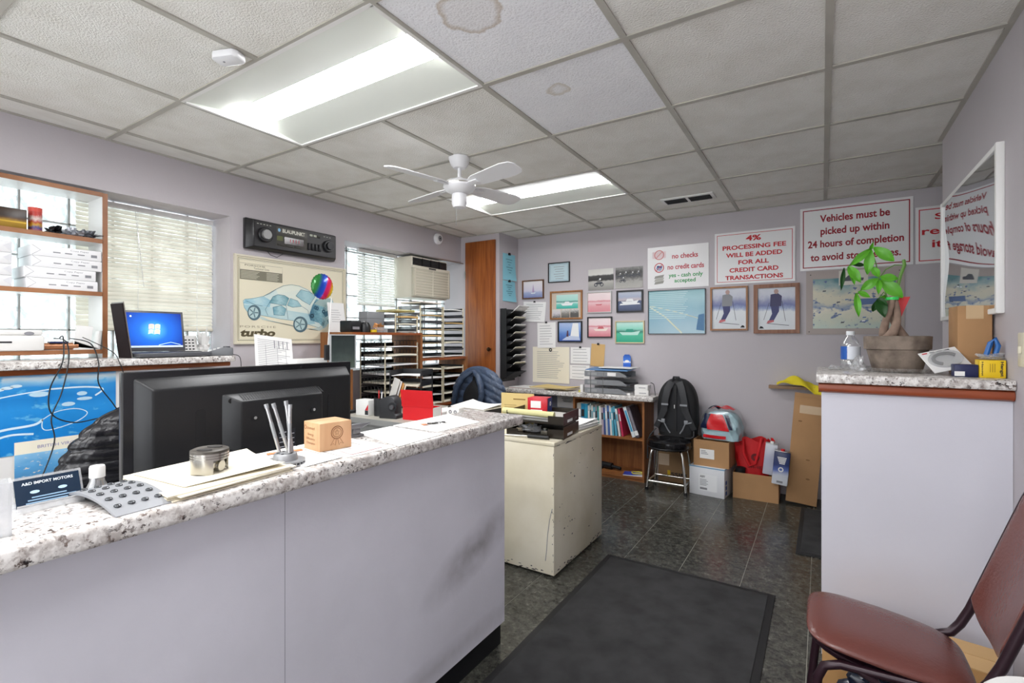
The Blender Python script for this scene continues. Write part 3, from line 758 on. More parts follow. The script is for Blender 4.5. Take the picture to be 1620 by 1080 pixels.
# ------------------------------------------------------------------ things on the back wall
def on_back(name, label, cat, x0, x1, z0, z1, group=None, rot=0.0, gap=0.0012):
    t = thing(name, label, cat, ((x0+x1)/2, BY-gap, (z0+z1)/2), 0, group, rot=(0, rot, 0))
    return t, (x1-x0)/2, (z1-z0)/2
def sheet(t, nm, m, hx, hz, d=0.001, y=0.0, bevel=0):
    return bx(nm, m, -hx, hx, y-d, y, -hz, hz, t, bevel)
def border(t, m, hx, hz, wd, y, nm='border_line'):
    b = MB()
    for a in ((-hx, hx, hz-wd, hz), (-hx, hx, -hz, -hz+wd), (-hx, -hx+wd, -hz+wd, hz-wd), (hx-wd, hx, -hz+wd, hz-wd)):
        b.poly([(p, y, q) for p, q in rect(*a)])
    return b.build(nm, m, t, smooth=False)
M_sign = mat('glossy_sign_board', '#f0efef', 0.25)

t, hx, hz = on_back('wall_sign', 'white sign with red capitals announcing a four percent processing fee', 'sign', -0.774, -0.179, 1.695, 2.128)
sheet(t, 'board', M_sign, hx, hz, 0.006); border(t, M_red, hx-0.018, hz-0.018, 0.004, -0.0066)
for s, f, wf_, hf in (('4%', .14, .19, .105), ('PROCESSING FEE', .30, .79, .085), ('WILL BE ADDED', .445, .70, .085), ('FOR ALL', .59, .38, .085), ('CREDIT CARD', .735, .61, .085), ('TRANSACTIONS', .88, .72, .085)):
    text(t, s, 0, hz-f*2*hz, wf_*2*hx, hf*2*hz, M_red, -0.0066, bold=0.032)
t, hx, hz = on_back('wall_sign', 'largest white sign with dark red lettering about picking up vehicles', 'sign', -0.145, 0.548, 1.768, 2.252)
sheet(t, 'board', M_sign, hx, hz, 0.006); border(t, M_dkred, hx-0.018, hz-0.018, 0.007, -0.0066)
for s, f, wf_, hf in (('Vehicles must be', .19, .62, .115), ('picked up within', .405, .61, .15), ('24 hours of completion', .605, .85, .15), ('to avoid storage fees.', .815, .80, .15)):
    text(t, s, 0, hz-f*2*hz, wf_*2*hx, hf*2*hz, M_dkred, -0.0066, bold=0.028)
t, hx, hz = on_back('wall_sign', 'white sign with bright red lettering partly hidden by the wall corner', 'sign', 0.56, 1.24, 1.767, 2.166)
sheet(t, 'board', M_sign, hx, hz, 0.006); border(t, M_red, hx-0.018, hz-0.018, 0.006, -0.0066)
for s, f, x0, wf_, hf in (('Shop', .20, .105, .22, .14), ('responsible', .45, .035, .53, .17), ('items', .66, .09, .24, .13)):
    text(t, s, -hx+x0+wf_/2, hz-f*2*hz, wf_, hf*2*hz, M_red, -0.0066, bold=0.02)
t, hx, hz = on_back('wall_sign', 'laminated sign with three round symbols and red and green lines', 'sign', -1.35, -0.822, 1.690, 2.064)
sheet(t, 'board', M_sign, hx, hz, 0.003)
M_green = mat('green_ink', '#1f9a4c', 0.6); M_palered = mat('pale_red_ink', '#d88a88', 0.6); M_midred = mat('mid_red_ink', '#c8505a', 0.6)
text(t, 'no checks', 0.065, 0.095, 0.22, 0.045, M_midred, -0.0036, bold=0.025)
text(t, 'no credit cards', 0.07, 0.0, 0.31, 0.045, M_midred, -0.0036, bold=0.025)
text(t, 'yes - cash only', 0.07, -0.08, 0.29, 0.048, M_green, -0.0036, bold=0.02)
text(t, 'accepted', 0.065, -0.128, 0.18, 0.045, M_green, -0.0036, bold=0.02)
for zc, mm in ((0.115, M_palered), (0.0, M_midred)):
    ring(t, 'prohibition_symbol', -0.16, zc, 0.036, 0.044, mm, -0.0036); stroke(t, 'prohibition_bar', [(-0.186, zc-0.026), (-0.134, zc+0.026)], 0.006, mm, -0.0036)
flat(t, 'cheque_picture', rect(-0.22, -0.10, 0.085, 0.145), mat('pale_pink_print', '#ecd6d8', 0.6), -0.0032)
flat(t, 'card_picture', [(-0.185, -0.012), (-0.14, -0.02), (-0.132, 0.014), (-0.178, 0.02)], mat('navy_print', '#47568f', 0.6), -0.0033)
flat(t, 'card_picture', [(-0.18, -0.022), (-0.145, -0.03), (-0.14, -0.004), (-0.176, 0.002)], mat('pale_blue_print', '#9fb1cc', 0.6), -0.00345)
for k in range(3):
    z = -0.15+k*0.026
    flat(t, 'banknote_bundle', [(-0.205, z), (-0.125, z+0.008), (-0.115, z+0.034), (-0.195, z+0.024)], mat('banknote_%d' % (k % 2), '#b4b3ab' if k % 2 else '#9a9992', 0.6), -0.0034-0.0001*k)

# ---- photographs and frames
def mk_frame(t, m, hx, hz, fw, d=0.016):
    f = MB()
    for sgn in (1, -1):
        f.prism([(-hx, sgn*hz), (hx, sgn*hz), (hx-fw, sgn*(hz-fw)), (-hx+fw, sgn*(hz-fw))], -d, 0.0)
        f.prism([(sgn*hx, -hz), (sgn*hx, hz), (sgn*(hx-fw), hz-fw), (sgn*(hx-fw), -hz+fw)], -d, 0.0)
    return f.build('frame', m, t)
def picture(label, box, fm, fw, pm, group='framed photographs on the back wall', matte=None, rot=0.0, d=0.016, glass=True, cat='picture'):
    t, hx, hz = on_back('framed_picture', label, cat, *box, group=group, rot=rot)
    if fw: mk_frame(t, fm, hx, hz, fw, d)
    bx('backing', M_white if matte is None else matte, -hx+fw, hx-fw, -0.004, 0, -hz+fw, hz-fw, t)
    k = 0.0
    if matte is not None: k = 0.03
    flat(t, 'photo_print', rect(-hx+fw+k, hx-fw-k, -hz+fw+k, hz-fw-k), pm, -0.0045)
    return t, hx-fw-k, hz-fw-k
F_black = mat('black_frame', '#17171b', 0.35); F_gold = mat('pale_gold_frame', '#c9bb95', 0.4, 0.3); F_silver = mat('silver_frame', '#c9c9c6', 0.3, 0.6)
F_brown = wood('frame_wood', '#8a5a32', '#a8723f', 0.4); F_walnut = wood('walnut_frame', '#5a3a22', '#7a5334', 0.4); F_rust = wood('rustic_frame', '#7c4f38', '#a2745a', 0.5)
Y_ = -0.0052
def boat(t, cx, cz, s, hull, cabin=None, y=Y_):
    flat(t, 'boat_hull', [(cx-s, cz), (cx-0.7*s, cz-0.28*s), (cx+0.75*s, cz-0.28*s), (cx+s, cz+0.12*s), (cx+0.2*s, cz-0.02*s)], hull, y)
    if cabin: flat(t, 'boat_cabin', [(cx-0.45*s, cz), (cx-0.3*s, cz+0.28*s), (cx+0.3*s, cz+0.28*s), (cx+0.45*s, cz)], cabin, y-0.0002)
Wh = mat('photo_white', '#f0f2f2', 0.4); Dk = mat('photo_dark', '#2a2f3c', 0.4); Pk = mat('photo_rose', '#c9646c', 0.4); Tl = mat('photo_teal', '#2f9a80', 0.4)
# small sailboard picture
t, a, b_ = picture('small bronze framed picture of a pale sailboat, topmost left beside the closet', (-2.685, -2.427, 1.652, 1.848), F_walnut, 0.012, photo('sail_pale', [(0, '#7a86b8'), (.3, '#a9b2d2'), (.42, '#dcd6e4'), (1, '#efe9ea')], (5, .06)))
flat(t, 'sail', [(-0.01, -0.03), (0.015, -0.03), (0.0, 0.055)], mat('photo_lilac', '#b89ac0', 0.5), Y_); boat(t, 0.0, -0.035, 0.03, Wh)
# certificate with black side bars
t, a, b_ = picture('pale blue certificate in a black edged frame, highest on the wall', (-2.375, -2.133, 1.806, 2.008), F_black, 0.009, mat('cert_blue', '#c3d9e0', 0.5))
for k in range(6): flat(t, 'text_line', rect(-0.06+0.01*(k % 3), 0.06-0.01*(k % 2), 0.055-0.024*k, 0.059-0.024*k), M_greyink, Y_)
border(t, mat('cert_line', '#7f9fb0', 0.5), 0.1, 0.082, 0.003, Y_)
# brown frame, teal harbour with strip of small photos
t, a, b_ = picture('tan wooden frame with a teal boat photo above small grey snapshots', (-2.353, -1.996, 1.43, 1.716), F_brown, 0.016, mat('tan_matte', '#cdbfae', 0.6))
flat(t, 'harbour_photo', rect(-0.11, 0.13, -0.035, 0.105), photo('harbour', [(0, '#2fb3a4'), (.34, '#7fd0c2'), (.4, '#d2ece6'), (.5, '#3f8a80'), (.58, '#a8dcd2'), (1, '#c6e8e0')], (5, .05)), Y_); boat(t, 0.01, 0.015, 0.07, Wh, Wh, Y_-0.0003)
for k, c in enumerate(('#cfcad0', '#8e8a84', '#5c5a58')): flat(t, 'snapshot', rect(-0.155+k*0.1, -0.062+k*0.1, -0.125, -0.04), photo('snap_%d' % k, [(0, '#5a5956'), (.5, c), (1, '#d8d6d2')], (9, .35)), Y_)
# blue sail
t, a, b_ = picture('black framed photo of a person under a sail on blue sea, below the tan frame', (-2.265, -1.998, 1.201, 1.411), F_black, 0.012, photo('blue_sea', [(0, '#3f5fae'), (.35, '#5f86cc'), (.6, '#8fb0e2'), (1, '#b6c8ec')], (6, .1)))
flat(t, 'sail', [(0.0, -0.06), (0.10, -0.06), (0.09, 0.085), (0.03, 0.085)], Wh, Y_); flat(t, 'deck', [(-0.09, -0.085), (0.11, -0.085), (0.10, -0.05), (-0.02, -0.04)], mat('photo_pale_blue', '#c4cfe6', 0.5), Y_-0.0002); flat(t, 'figure', [(-0.04, -0.05), (-0.015, -0.05), (-0.02, 0.01), (-0.032, 0.012)], mat('photo_brown', '#5a3a4a', 0.5), Y_-0.0004)
# monochrome prints
gp = [(0, '#8c8a86'), (.4, '#b8b6b0'), (.46, '#1d1d1d'), (.68, '#3a3a39'), (.74, '#d6d5d0'), (1, '#cfcec8')]
def rider(t, cx, cz, s, y=Y_):
    for k in (-1, 1): ring(t, 'wheel', cx+k*0.55*s, cz-0.35*s, 0.2*s, 0.34*s, Dk, y, 14)
    flat(t, 'motorcycle', [(cx-0.6*s, cz-0.25*s), (cx+0.5*s, cz-0.3*s), (cx+0.7*s, cz+0.1*s), (cx, cz+0.15*s), (cx-0.5*s, cz+0.05*s)], Dk, y-0.0002)
    flat(t, 'rider', [(cx-0.35*s, cz), (cx+0.2*s, cz), (cx+0.35*s, cz+0.45*s), (cx, cz+0.6*s), (cx-0.25*s, cz+0.4*s)], mat('photo_grey', '#6d6c6a', 0.5), y-0.0003)
    flat(t, 'helmet', ell(cx+0.25*s, cz+0.62*s, 0.17*s, 0.17*s, 10), Wh, y-0.0004)
t, a, b_ = picture('unframed black and white print of a single motorcycle racer', (-1.935, -1.676, 1.706, 1.908), M_white, 0.0, photo('mono_a', gp, (9, .06)), 'monochrome race prints', d=0.004); rider(t, -0.02, -0.03, 0.055)
t, a, b_ = picture('unframed black and white print of a pack of motorcycle racers', (-1.658, -1.396, 1.71, 1.908), M_white, 0.0, photo('mono_b', [(0, '#b4b2ac'), (.3, '#a9a7a2'), (.5, '#5c5b59'), (.75, '#2c2c2c'), (1, '#8a8986')], (10, .18)), 'monochrome race prints', d=0.004)
for k, (x, z) in enumerate(((-0.09, 0.02), (-0.035, 0.03), (0.03, 0.025), (0.085, 0.03), (-0.06, -0.02))): rider(t, x, z, 0.034, Y_-0.0006*k)
pk = lambda n, c0, c1: photo(n, [(0, c0), (.3, c1), (.48, '#e9c6ca'), (.55, c0), (.62, '#f0d8da'), (1, '#f3e2e2')], (6, .05))
t, a, b_ = picture('silver framed faded pink photo of a boat with low wake', (-1.946, -1.695, 1.487, 1.69), F_silver, 0.008, pk('pink_a', '#d88a92', '#e0a0a6')); boat(t, -0.005, -0.02, 0.035, Pk)
t, a, b_ = picture('black framed photo of a white speedboat on dark blue water', (-1.645, -1.391, 1.483, 1.689), F_black, 0.014, photo('dark_sea', [(0, '#3c4866'), (.3, '#5a6684'), (.5, '#4a5878'), (.56, '#c8bcc0'), (.75, '#a8b2c8'), (1, '#c6ccd8')], (7, .06))); boat(t, 0.0, 0.0, 0.085, Wh, Wh); flat(t, 'wake', [(-0.1, -0.035), (0.1, -0.03), (0.09, -0.018), (-0.09, -0.02)], Wh, Y_-0.0004)
t, a, b_ = picture('black framed faded pink photo of a long boat before a shore', (-1.942, -1.689, 1.246, 1.448), F_black, 0.011, pk('pink_b', '#d9808a', '#e8aab0')); boat(t, 0.01, -0.015, 0.075, mat('photo_cream', '#f2e2d6', 0.4), Pk)
t, a, b_ = picture('pale gold framed green tinted photo of a motor boat', (-1.658, -1.379, 1.194, 1.403), F_gold, 0.010, photo('green_sea', [(0, '#28a583'), (.4, '#4fbf9c'), (.52, '#2e7d68'), (.66, '#8fd8c4'), (1, '#cdeee4')], (6, .06))); boat(t, 0.0, 0.0, 0.10, mat('photo_mint', '#bfe8da', 0.4), Tl)
# large hazy road photo under glass
t, a, b_ = picture('large thin black framed hazy blue photo of a road', (-1.344, -0.848, 1.280, 1.672), F_black, 0.004, photo('road_haze', [(0, '#9fc0cc'), (.35, '#8ab4c6'), (.6, '#7fb0c0'), (.85, '#9cc8d0'), (1, '#8cbcc4')], (4, .12), rough=0.15))
stroke(t, 'lane_line', [(-0.235, 0.05), (-0.1, -0.04), (0.05, -0.19)], 0.012, mat('lane_paint', '#d8dcc0', 0.5), Y_); stroke(t, 'lane_line', [(-0.235, 0.06), (0.0, 0.0), (0.235, -0.075)], 0.006, mat('lane_paint', '#d8dcc0', 0.5), Y_)
for k in range(15): flat(t, 'reflection_streak' if False else 'blind_reflection', rect(-0.238, 0.10-0.012*(k % 4), 0.172-k*0.0165, 0.179-k*0.0165), mat('reflection_paint', '#b9d8dc', 0.3), Y_-0.0002)  # window blinds reflected in the glass, painted on as pale strips
flat(t, 'tree_patch', [(0.17, -0.16), (0.237, -0.17), (0.237, -0.02), (0.19, -0.03)], mat('photo_deep_blue', '#4f7fa8', 0.5), Y_-0.0003)
# two skiers
sk = lambda n: photo(n, [(0, '#d3d8dc'), (.42, '#dde2e6'), (.5, '#8f9ec4'), (.58, '#6670a8'), (.68, '#8a8fb4'), (.8, '#c4c8d6'), (1, '#d6dae2')], (7, .09))
for lab, bxx, fm, fw, cx in (('thin golden wood framed photo of a skier in a grey coat', (-0.809, -0.517, 1.307, 1.675), F_brown, 0.014, -0.02), ('wide rustic wood framed photo of a skier in dark clothes', (-0.474, -0.148, 1.281, 1.678), F_rust, 0.03, -0.01)):
    t, a, b_ = picture(lab, bxx, fm, fw, sk('ski_'+lab[:4]), d=0.02)
    coat = mat('photo_coat', '#8d8f94', 0.5) if 'grey' in lab else mat('photo_navy', '#3c3a62', 0.5); tr_ = mat('photo_indigo', '#3a3e70', 0.5)
    flat(t, 'trousers', [(cx-0.045, -0.10), (cx-0.01, -0.10), (cx+0.03, -0.02), (cx+0.03, 0.03), (cx-0.03, 0.03), (cx-0.02, -0.04)], tr_, Y_)
    flat(t, 'coat', [(cx-0.035, 0.02), (cx+0.045, 0.02), (cx+0.05, 0.10), (cx+0.02, 0.125), (cx-0.03, 0.115)], coat, Y_-0.0002)
    flat(t, 'head', ell(cx+0.01, 0.138, 0.017, 0.02, 12), mat('photo_skin_tone', '#b89a92', 0.5), Y_-0.0003)
    flat(t, 'boots', [(cx-0.06, -0.12), (cx-0.005, -0.105), (cx-0.01, -0.09), (cx-0.05, -0.095)], mat('photo_boot', '#c86a70', 0.5), Y_-0.0004)
    stroke(t, 'ski', [(cx-0.05, -0.118), (cx+0.10, -0.135)], 0.004, Dk, Y_-0.0003); stroke(t, 'ski_pole', [(cx+0.05, 0.06), (cx+0.075, -0.10)], 0.003, Dk, Y_-0.0003)
    stroke(t, 'ski_pole', [(cx-0.04, 0.05), (cx-0.08, -0.09)], 0.003, Dk, Y_-0.0003)
    flat(t, 'photo_stamp', [(a-0.045, -b_+0.01), (a-0.01, -b_+0.01), (a-0.015, -b_+0.025), (a-0.03, -b_+0.03)] if 'thin' in lab else [(-a+0.01, -b_+0.01), (-a+0.045, -b_+0.01), (-a+0.035, -b_+0.025), (-a+0.02, -b_+0.03)], M_ink, Y_-0.0002)
# brown mounted aerial photo of a car yard with a small car snapshot
t, hx, hz = on_back('mounted_poster', 'aerial car yard photo on a beige mount behind the potted plant', 'poster', -0.105, 0.50, 1.272, 1.762, gap=0.002)
sheet(t, 'mount', mat('beige_mount', '#b2a7a2', 0.7), hx, hz, 0.004)
flat(t, 'aerial_photo', rect(-hx+0.045, hx-0.05, -hz+0.045, hz-0.065), photo('yard', [(0, '#b8c8bc'), (.2, '#c8ccb8'), (.38, '#d8d4c0'), (.42, '#7d8fa8'), (.52, '#c9c6b0'), (.7, '#cfcab2'), (.86, '#8fa8a8'), (1, '#3f7a80')], (5, .22), spots=(13, .60, '#4f6590')), -0.0045)
r_ = random.Random(3)
for k in range(16):
    x, z = r_.uniform(-0.2, 0.2), r_.uniform(-0.17, 0.13); flat(t, 'parked_car', [(x, z), (x+0.022, z+0.002), (x+0.024, z+0.010), (x+0.004, z+0.010)], (Dk, mat('photo_steel_blue', '#5f78a0', 0.5), Wh)[k % 3], -0.0048)
flat(t, 'building_roof', [(0.0, -0.03), (0.17, -0.02), (0.18, 0.02), (0.01, 0.02)], mat('photo_roof', '#566f9c', 0.5), -0.0049)
flat(t, 'snapshot', rect(-0.09, 0.09, 0.125, 0.235), mat('snap_cream', '#d6d2c8', 0.5), -0.0052)
flat(t, 'snapshot_car', [(-0.06, 0.155), (0.06, 0.155), (0.065, 0.175), (0.03, 0.18), (0.01, 0.198), (-0.03, 0.198), (-0.05, 0.178)], Dk, -0.0055)
for (x, z) in ((-hx+0.03, hz-0.03), (hx-0.03, hz-0.03), (-hx+0.02, -hz+0.02)): MB().cyl((x, -0.004, z), (x, -0.006, z), 0.004, n=8).build('pin', M_ink, t)

# ---- papers pinned to the back wall
def lines(t, hx, hz, n, x0, x1, m=M_greyink, y=-0.0012, top=0.8, step=None, seed=1, th=0.0035):
    r = random.Random(seed); b = MB(); step = step or (1.6*hz/n)
    for k in range(n):
        z = hz*top-k*step; xe = x0+(x1-x0)*r.uniform(.6, 1)
        b.poly([(p, y, q) for p, q in rect(x0, xe, z, z+th)])
    return b.build('print_lines', m, t, smooth=False)
def paper_on_wall(label, box, m, n=8, rot=0.0, clip=True, y=0.0012, curl=0.012, cat='paper', seed=1):
    t, hx, hz = on_back('pinned_paper', label, cat, *box, rot=rot, gap=y)
    MB().surf(lambda u, v: (-hx+2*hx*u, -0.0006-curl*(1-v)**2*(0.4+0.6*u), -hz+2*hz*v), 4, 8, (0, -0.0004, 0)).build('sheet', m, t)
    lt = MB(); r = random.Random(seed)
    for k in range(n):
        v = 0.86-0.72*k/max(1, n-1); z = -hz+2*hz*v; xa, xb = -hx*0.75, hx*r.uniform(0.3, 0.78)
        f = lambda u, vv: -0.0018-curl*(1-vv)**2*(0.4+0.6*u)
        lt.add([(xa, f(.1, v)-.0006, z), (xb, f(.9, v)-.0006, z), (xb, f(.9, v)-.0006, z+0.0035), (xa, f(.1, v)-.0006, z+0.0035)], [(0, 1, 2, 3)])
    if n: lt.build('print_lines', M_greyink, t, smooth=False)
    if clip:
        MB().prism([(-0.012, hz-0.008), (0.012, hz-0.008), (0.008, hz+0.010), (-0.008, hz+0.010)], -0.009, -0.001).build('binder_clip', M_black, t)
    return t, hx, hz
paper_on_wall('white notice clipped to the wall left of the tan frame', (-2.678, -2.41, 1.412, 1.62), M_paper, 9, rot=0.05, seed=2)
paper_on_wall('plain white letter clipped above the large notice sheet', (-2.505, -2.292, 1.142, 1.402), M_paper, 8, rot=-0.02, seed=3)
t, hx, hz = paper_on_wall('large cream notice sheet with a seal and numbered rules', (-2.562, -2.14, 0.784, 1.152), M_cream, 15, clip=False, seed=4, curl=0.003)
ring(t, 'seal', 0.0, hz-0.03, 0.008, 0.018, M_ink, -0.0045)
paper_on_wall('small white card clipped between cream notice and manila envelope', (-2.126, -1.915, 0.99, 1.151), M_paper, 5, seed=5, curl=0.004)
paper_on_wall('small white card pinned low beside the cream notice', (-2.135, -1.924, 0.835, 0.975), M_paper, 4, clip=False, seed=6, curl=0.004)
paper_on_wall('manila envelope clipped to the wall above the grey trays', (-1.909, -1.768, 0.97, 1.185), mat('manila', '#d2ac72', 0.75), 0, rot=0.06, seed=7, curl=0.006, cat='envelope')

# two cyan notices clipped to the side of the closet
for k, (za, zb, lab) in enumerate(((1.838, 2.11, 'upper cyan notice clipped to the closet side'), (1.62, 1.832, 'lower cyan notice clipped to the closet side'))):
    t = thing('pinned_paper', lab, 'paper', (-2.7438, 4.30, (za+zb)/2), PI/2)
    hx, hz = 0.118, (zb-za)/2
    MB().surf(lambda u, v: (-hx+2*hx*u, -0.0006-0.02*(1-v)**2*u, -hz+2*hz*v), 4, 8, (0, -0.0004, 0)).build('sheet', mat('cyan_paper', '#8fd0e0', 0.7), t)
    lt = MB()
    for j in range(6):
        v = 0.78-0.1*j; z = -hz+2*hz*v; xa = 0.06-0.02*(j % 3); y = -0.0022-0.02*(1-v)**2
        lt.poly([(-xa, y, z), (xa, y, z), (xa, y, z+0.005), (-xa, y, z+0.005)])
    lt.build('print_lines', mat('teal_ink', '#3c6f86', 0.6), t, smooth=False)
    MB().prism([(-0.018, hz-0.012), (0.018, hz-0.012), (0.012, hz+0.012), (-0.012, hz+0.012)], -0.012, -0.001).build('binder_clip', M_black, t)

# ------------------------------------------------------------------ left wall: giant car radio and cutaway car poster
def on_left(name, label, cat, yc, zc, gap=0.001): return thing(name, label, cat, (LX+gap, yc, zc), PI/2)
rd = on_left('wall_radio', 'oversized black car radio display mounted above the car poster', 'radio', 2.15, 1.937)
hx, hz = 0.349, 0.101
M_rd = mat('radio_face', '#2b2a2c', 0.45); M_rdp = mat('radio_panel', '#37352f', 0.5)
b = MB(); o_ = [(-hx, -hz), (hx, -hz), (hx, hz), (-hx, hz)]; i_ = [(-hx+0.038, -hz+0.016), (hx-0.012, -hz+0.016), (hx-0.012, hz-0.012), (-hx+0.038, hz-0.012)]
b.add([(x, 0, z) for x, z in o_]+[(x, -0.03, z) for x, z in o_]+[(x, -0.062, z) for x, z in i_],
      [(0, 1, 2, 3)]+[(k, (k+1) % 4, 4+(k+1) % 4, 4+k) for k in range(4)]+[(4+k, 4+(k+1) % 4, 8+(k+1) % 4, 8+k) for k in range(4)]+[(8, 9, 10, 11)])
b.build('case', mat('radio_case', '#131215', 0.3), rd, bevel=0.004)
flat(rd, 'face_panel', rect(-hx+0.042, hx-0.016, -hz+0.02, hz-0.016), M_rd, -0.0625)
flat(rd, 'tuner_panel', rect(-0.155, 0.088, -0.06, 0.078), M_rdp, -0.063)
M_lab = mat('radio_label', '#b9bcae', 0.5)
border(rd, M_lab, 0.001, 0.001, 0.0004, -0.0631)
flat(rd, 'brand_plate', rect(-0.15, 0.084, 0.032, 0.072), mat('radio_plate', '#45443f', 0.4), -0.0633)
text(rd, 'BLAUPUNKT', -0.02, 0.052, 0.175, 0.026, mat('radio_silver', '#d6d5c8', 0.4), -0.0637, bold=0.03)
flat(rd, 'brand_dot', ell(-0.132, 0.052, 0.010, 0.012, 16), mat('radio_blue', '#7fb4d8', 0.4), -0.0637)
flat(rd, 'display', rect(-0.093, 0.057, -0.035, 0.012), mat('display_dark', '#2a0d14', 0.15), -0.0636)
[flat(rd, 'display_segment', rect(-0.05+k*0.022, -0.045+k*0.022, -0.02, 0.002), mat('display_red', '#b02840', 0.4), -0.064) for k in range(4)]
flat(rd, 'indicator_grid', rect(-0.148, -0.105, -0.02, 0.012), mat('radio_green', '#5c6238', 0.5), -0.0636)
for k, (x, z) in enumerate(((-0.12, -0.047), (-0.055, -0.047), (0.01, -0.047))): MB().box(x-0.024, x+0.024, -0.069, -0.0625, z-0.007, z+0.007).build('button', M_rdp, rd, bevel=0.002)
for k in range(3): MB().box(0.105+k*0.032, 0.13+k*0.032, -0.068, -0.0625, 0.05, 0.066).build('button', M_lab if k < 2 else M_rdp, rd, bevel=0.002)
for k in range(4): MB().box(0.09+k*0.03, 0.108+k*0.03, -0.072, -0.0625, -0.05, 0.0).build('slider', M_black, rd, bevel=0.003)
for k in range(5): flat(rd, 'dial_mark', rect(-0.29+k*0.022, -0.278+k*0.022, 0.066, 0.071), M_lab, -0.0633)
for k in range(3): flat(rd, 'dial_mark', rect(0.225+k*0.025, 0.238+k*0.025, 0.066, 0.070), M_lab, -0.0633)
for (kx, kz, r, col) in ((-0.237, 0.0, 0.050, '#8a8a8a'), (0.262, 0.0, 0.044, '#1c1c1e')):
    k1 = MB().lathe([(0, 0), (r, 0), (r, 0.016), (r*0.9, 0.022), (r*0.72, 0.022), (0, 0.022)], n=28).build('knob', M_black, rd)
    k1.matrix_basis = Matrix.Translation((kx, -0.0625, kz)) @ Matrix.Rotation(PI/2, 4, 'X')
    MB().lathe([(0, 0.022), (r*0.68, 0.022), (r*0.62, 0.036), (0, 0.036)], n=24).build('knob_cap', mat('knob_'+col, col, 0.3, 0.5), k1)
MB().tube([(-0.20, -0.02, -hz+0.01), (-0.17, -0.02, -hz-0.02), (-0.12, -0.018, -hz-0.03), (-0.06, -0.02, -hz+0.01)], 0.0022, n=6).build('cable', M_black, rd)

pp = on_left('car_poster', 'framed cream poster with a cutaway drawing of a pale blue sports car', 'poster', 2.177, 1.499)
hx, hz = 0.438, 0.294
sheet(pp, 'board', mat('poster_cream', '#e6dfc6', 0.35), hx-0.008, hz-0.008, 0.012)
mk_frame(pp, mat('poster_frame', '#d9d2bd', 0.4), hx, hz, 0.012, 0.02)
M_pl = mat('poster_line', '#6f6c5c', 0.5); y0 = -0.0126
border(pp, M_pl, hx-0.022, hz-0.022, 0.003, y0); border(pp, M_pl, hx-0.030, hz-0.030, 0.0015, y0)
C = lambda n, c: mat('poster_'+n, c, 0.4)
def wash(n, c0, c1): return photo('poster_'+n, [(0, c0), (.5, c1), (1, c0)], (7, .35), axis='X', rough=0.4)
body = [(-0.381,-0.009),(-0.368,0.002),(-0.313,0.01),(-0.242,0.03),(-0.195,0.052),(-0.15,0.085),(-0.094,0.115),(-0.031,0.128),(0.028,0.123),(0.102,0.1),(0.165,0.059),(0.237,0.054),(0.311,0.047),(0.334,-0.003),(0.326,-0.067),(0.252,-0.139),(0.194,-0.177),(0.109,-0.155),(-0.024,-0.128),(-0.113,-0.121),(-0.25,-0.101),(-0.352,-0.081),(-0.374,-0.052)]
flat(pp, 'shadow_wash', [(-0.37, -0.06), (-0.2, -0.13), (0.1, -0.19), (0.28, -0.16), (0.2, -0.2), (0.0, -0.165), (-0.25, -0.13)], C('sh', '#c3d2cc'), y0)
flat(pp, 'car_body', body, wash('body', '#c2dbde', '#dfe6da'), y0-0.0002)
stroke(pp, 'car_outline', body+[body[0]], 0.003, C('outline', '#6d98a8'), y0-0.0004)
flat(pp, 'car_lower_body', [(-0.379,-0.036),(-0.25,-0.037),(-0.05,-0.059),(0.109,-0.076),(0.165,-0.147),(0.109,-0.155),(-0.024,-0.128),(-0.113,-0.121),(-0.25,-0.101),(-0.352,-0.081),(-0.374,-0.052)], wash('low', '#9cc6d0', '#c6dcdc'), y0-0.0003)
flat(pp, 'car_bonnet', [(-0.368,-0.0),(-0.242,0.03),(-0.186,0.003),(-0.198,-0.043),(-0.324,-0.033),(-0.379,-0.025)], wash('bon', '#8dbfd0', '#bcdade'), y0-0.0003)
flat(pp, 'car_roof', [(-0.15,0.085),(-0.094,0.115),(-0.031,0.128),(0.028,0.123),(0.042,0.098),(-0.137,0.055)], C('roof', '#e2e8da'), y0-0.0004)
for nm, pts, c in (('side_window', [(-0.2,-0.012),(-0.174,0.032),(-0.137,0.049),(-0.085,0.046),(-0.052,0.029),(-0.075,-0.025)], '#5d94a0'),
                   ('quarter_window', [(-0.065,-0.022),(-0.043,0.029),(0.015,0.015),(0.05,-0.023),(-0.024,-0.034)], '#86b4be'),
                   ('rear_window', [(0.002,0.05),(0.042,0.098),(0.109,0.088),(0.165,0.062),(0.116,-0.009),(0.055,0.018)], '#8fb8c2'),
                   ('cabin_seat', [(-0.174,-0.042),(-0.113,-0.025),(-0.075,-0.048),(-0.088,-0.095),(-0.168,-0.093)], '#6aa0b0')):
    flat(pp, nm, pts, wash(nm, c, '#a9cdd2'), y0-0.0006); stroke(pp, 'ink_line', pts+[pts[0]], 0.003, C('ink', '#3f6c7c'), y0-0.0008)
flat(pp, 'engine', [(0.137,-0.011),(0.172,0.04),(0.252,0.03),(0.311,0.047),(0.266,-0.032),(0.252,-0.083),(0.311,-0.118),(0.237,-0.18),(0.194,-0.14),(0.123,-0.124),(0.109,-0.088)], photo('poster_engine', [(0, '#3c6c84'), (.5, '#7fb0bc'), (1, '#cfe0da')], (14, .5), axis='X'), y0-0.0008)
flat(pp, 'spoiler', [(0.151,-0.001),(0.215,0.053),(0.319,0.05),(0.252,-0.02)], C('spoil', '#9fb6b4'), y0-0.0010)
flat(pp, 'bumper', [(0.23,-0.071),(0.311,-0.017),(0.345,-0.041),(0.252,-0.095)], C('bump', '#4f7a8c'), y0-0.0010)
r_ = random.Random(5)
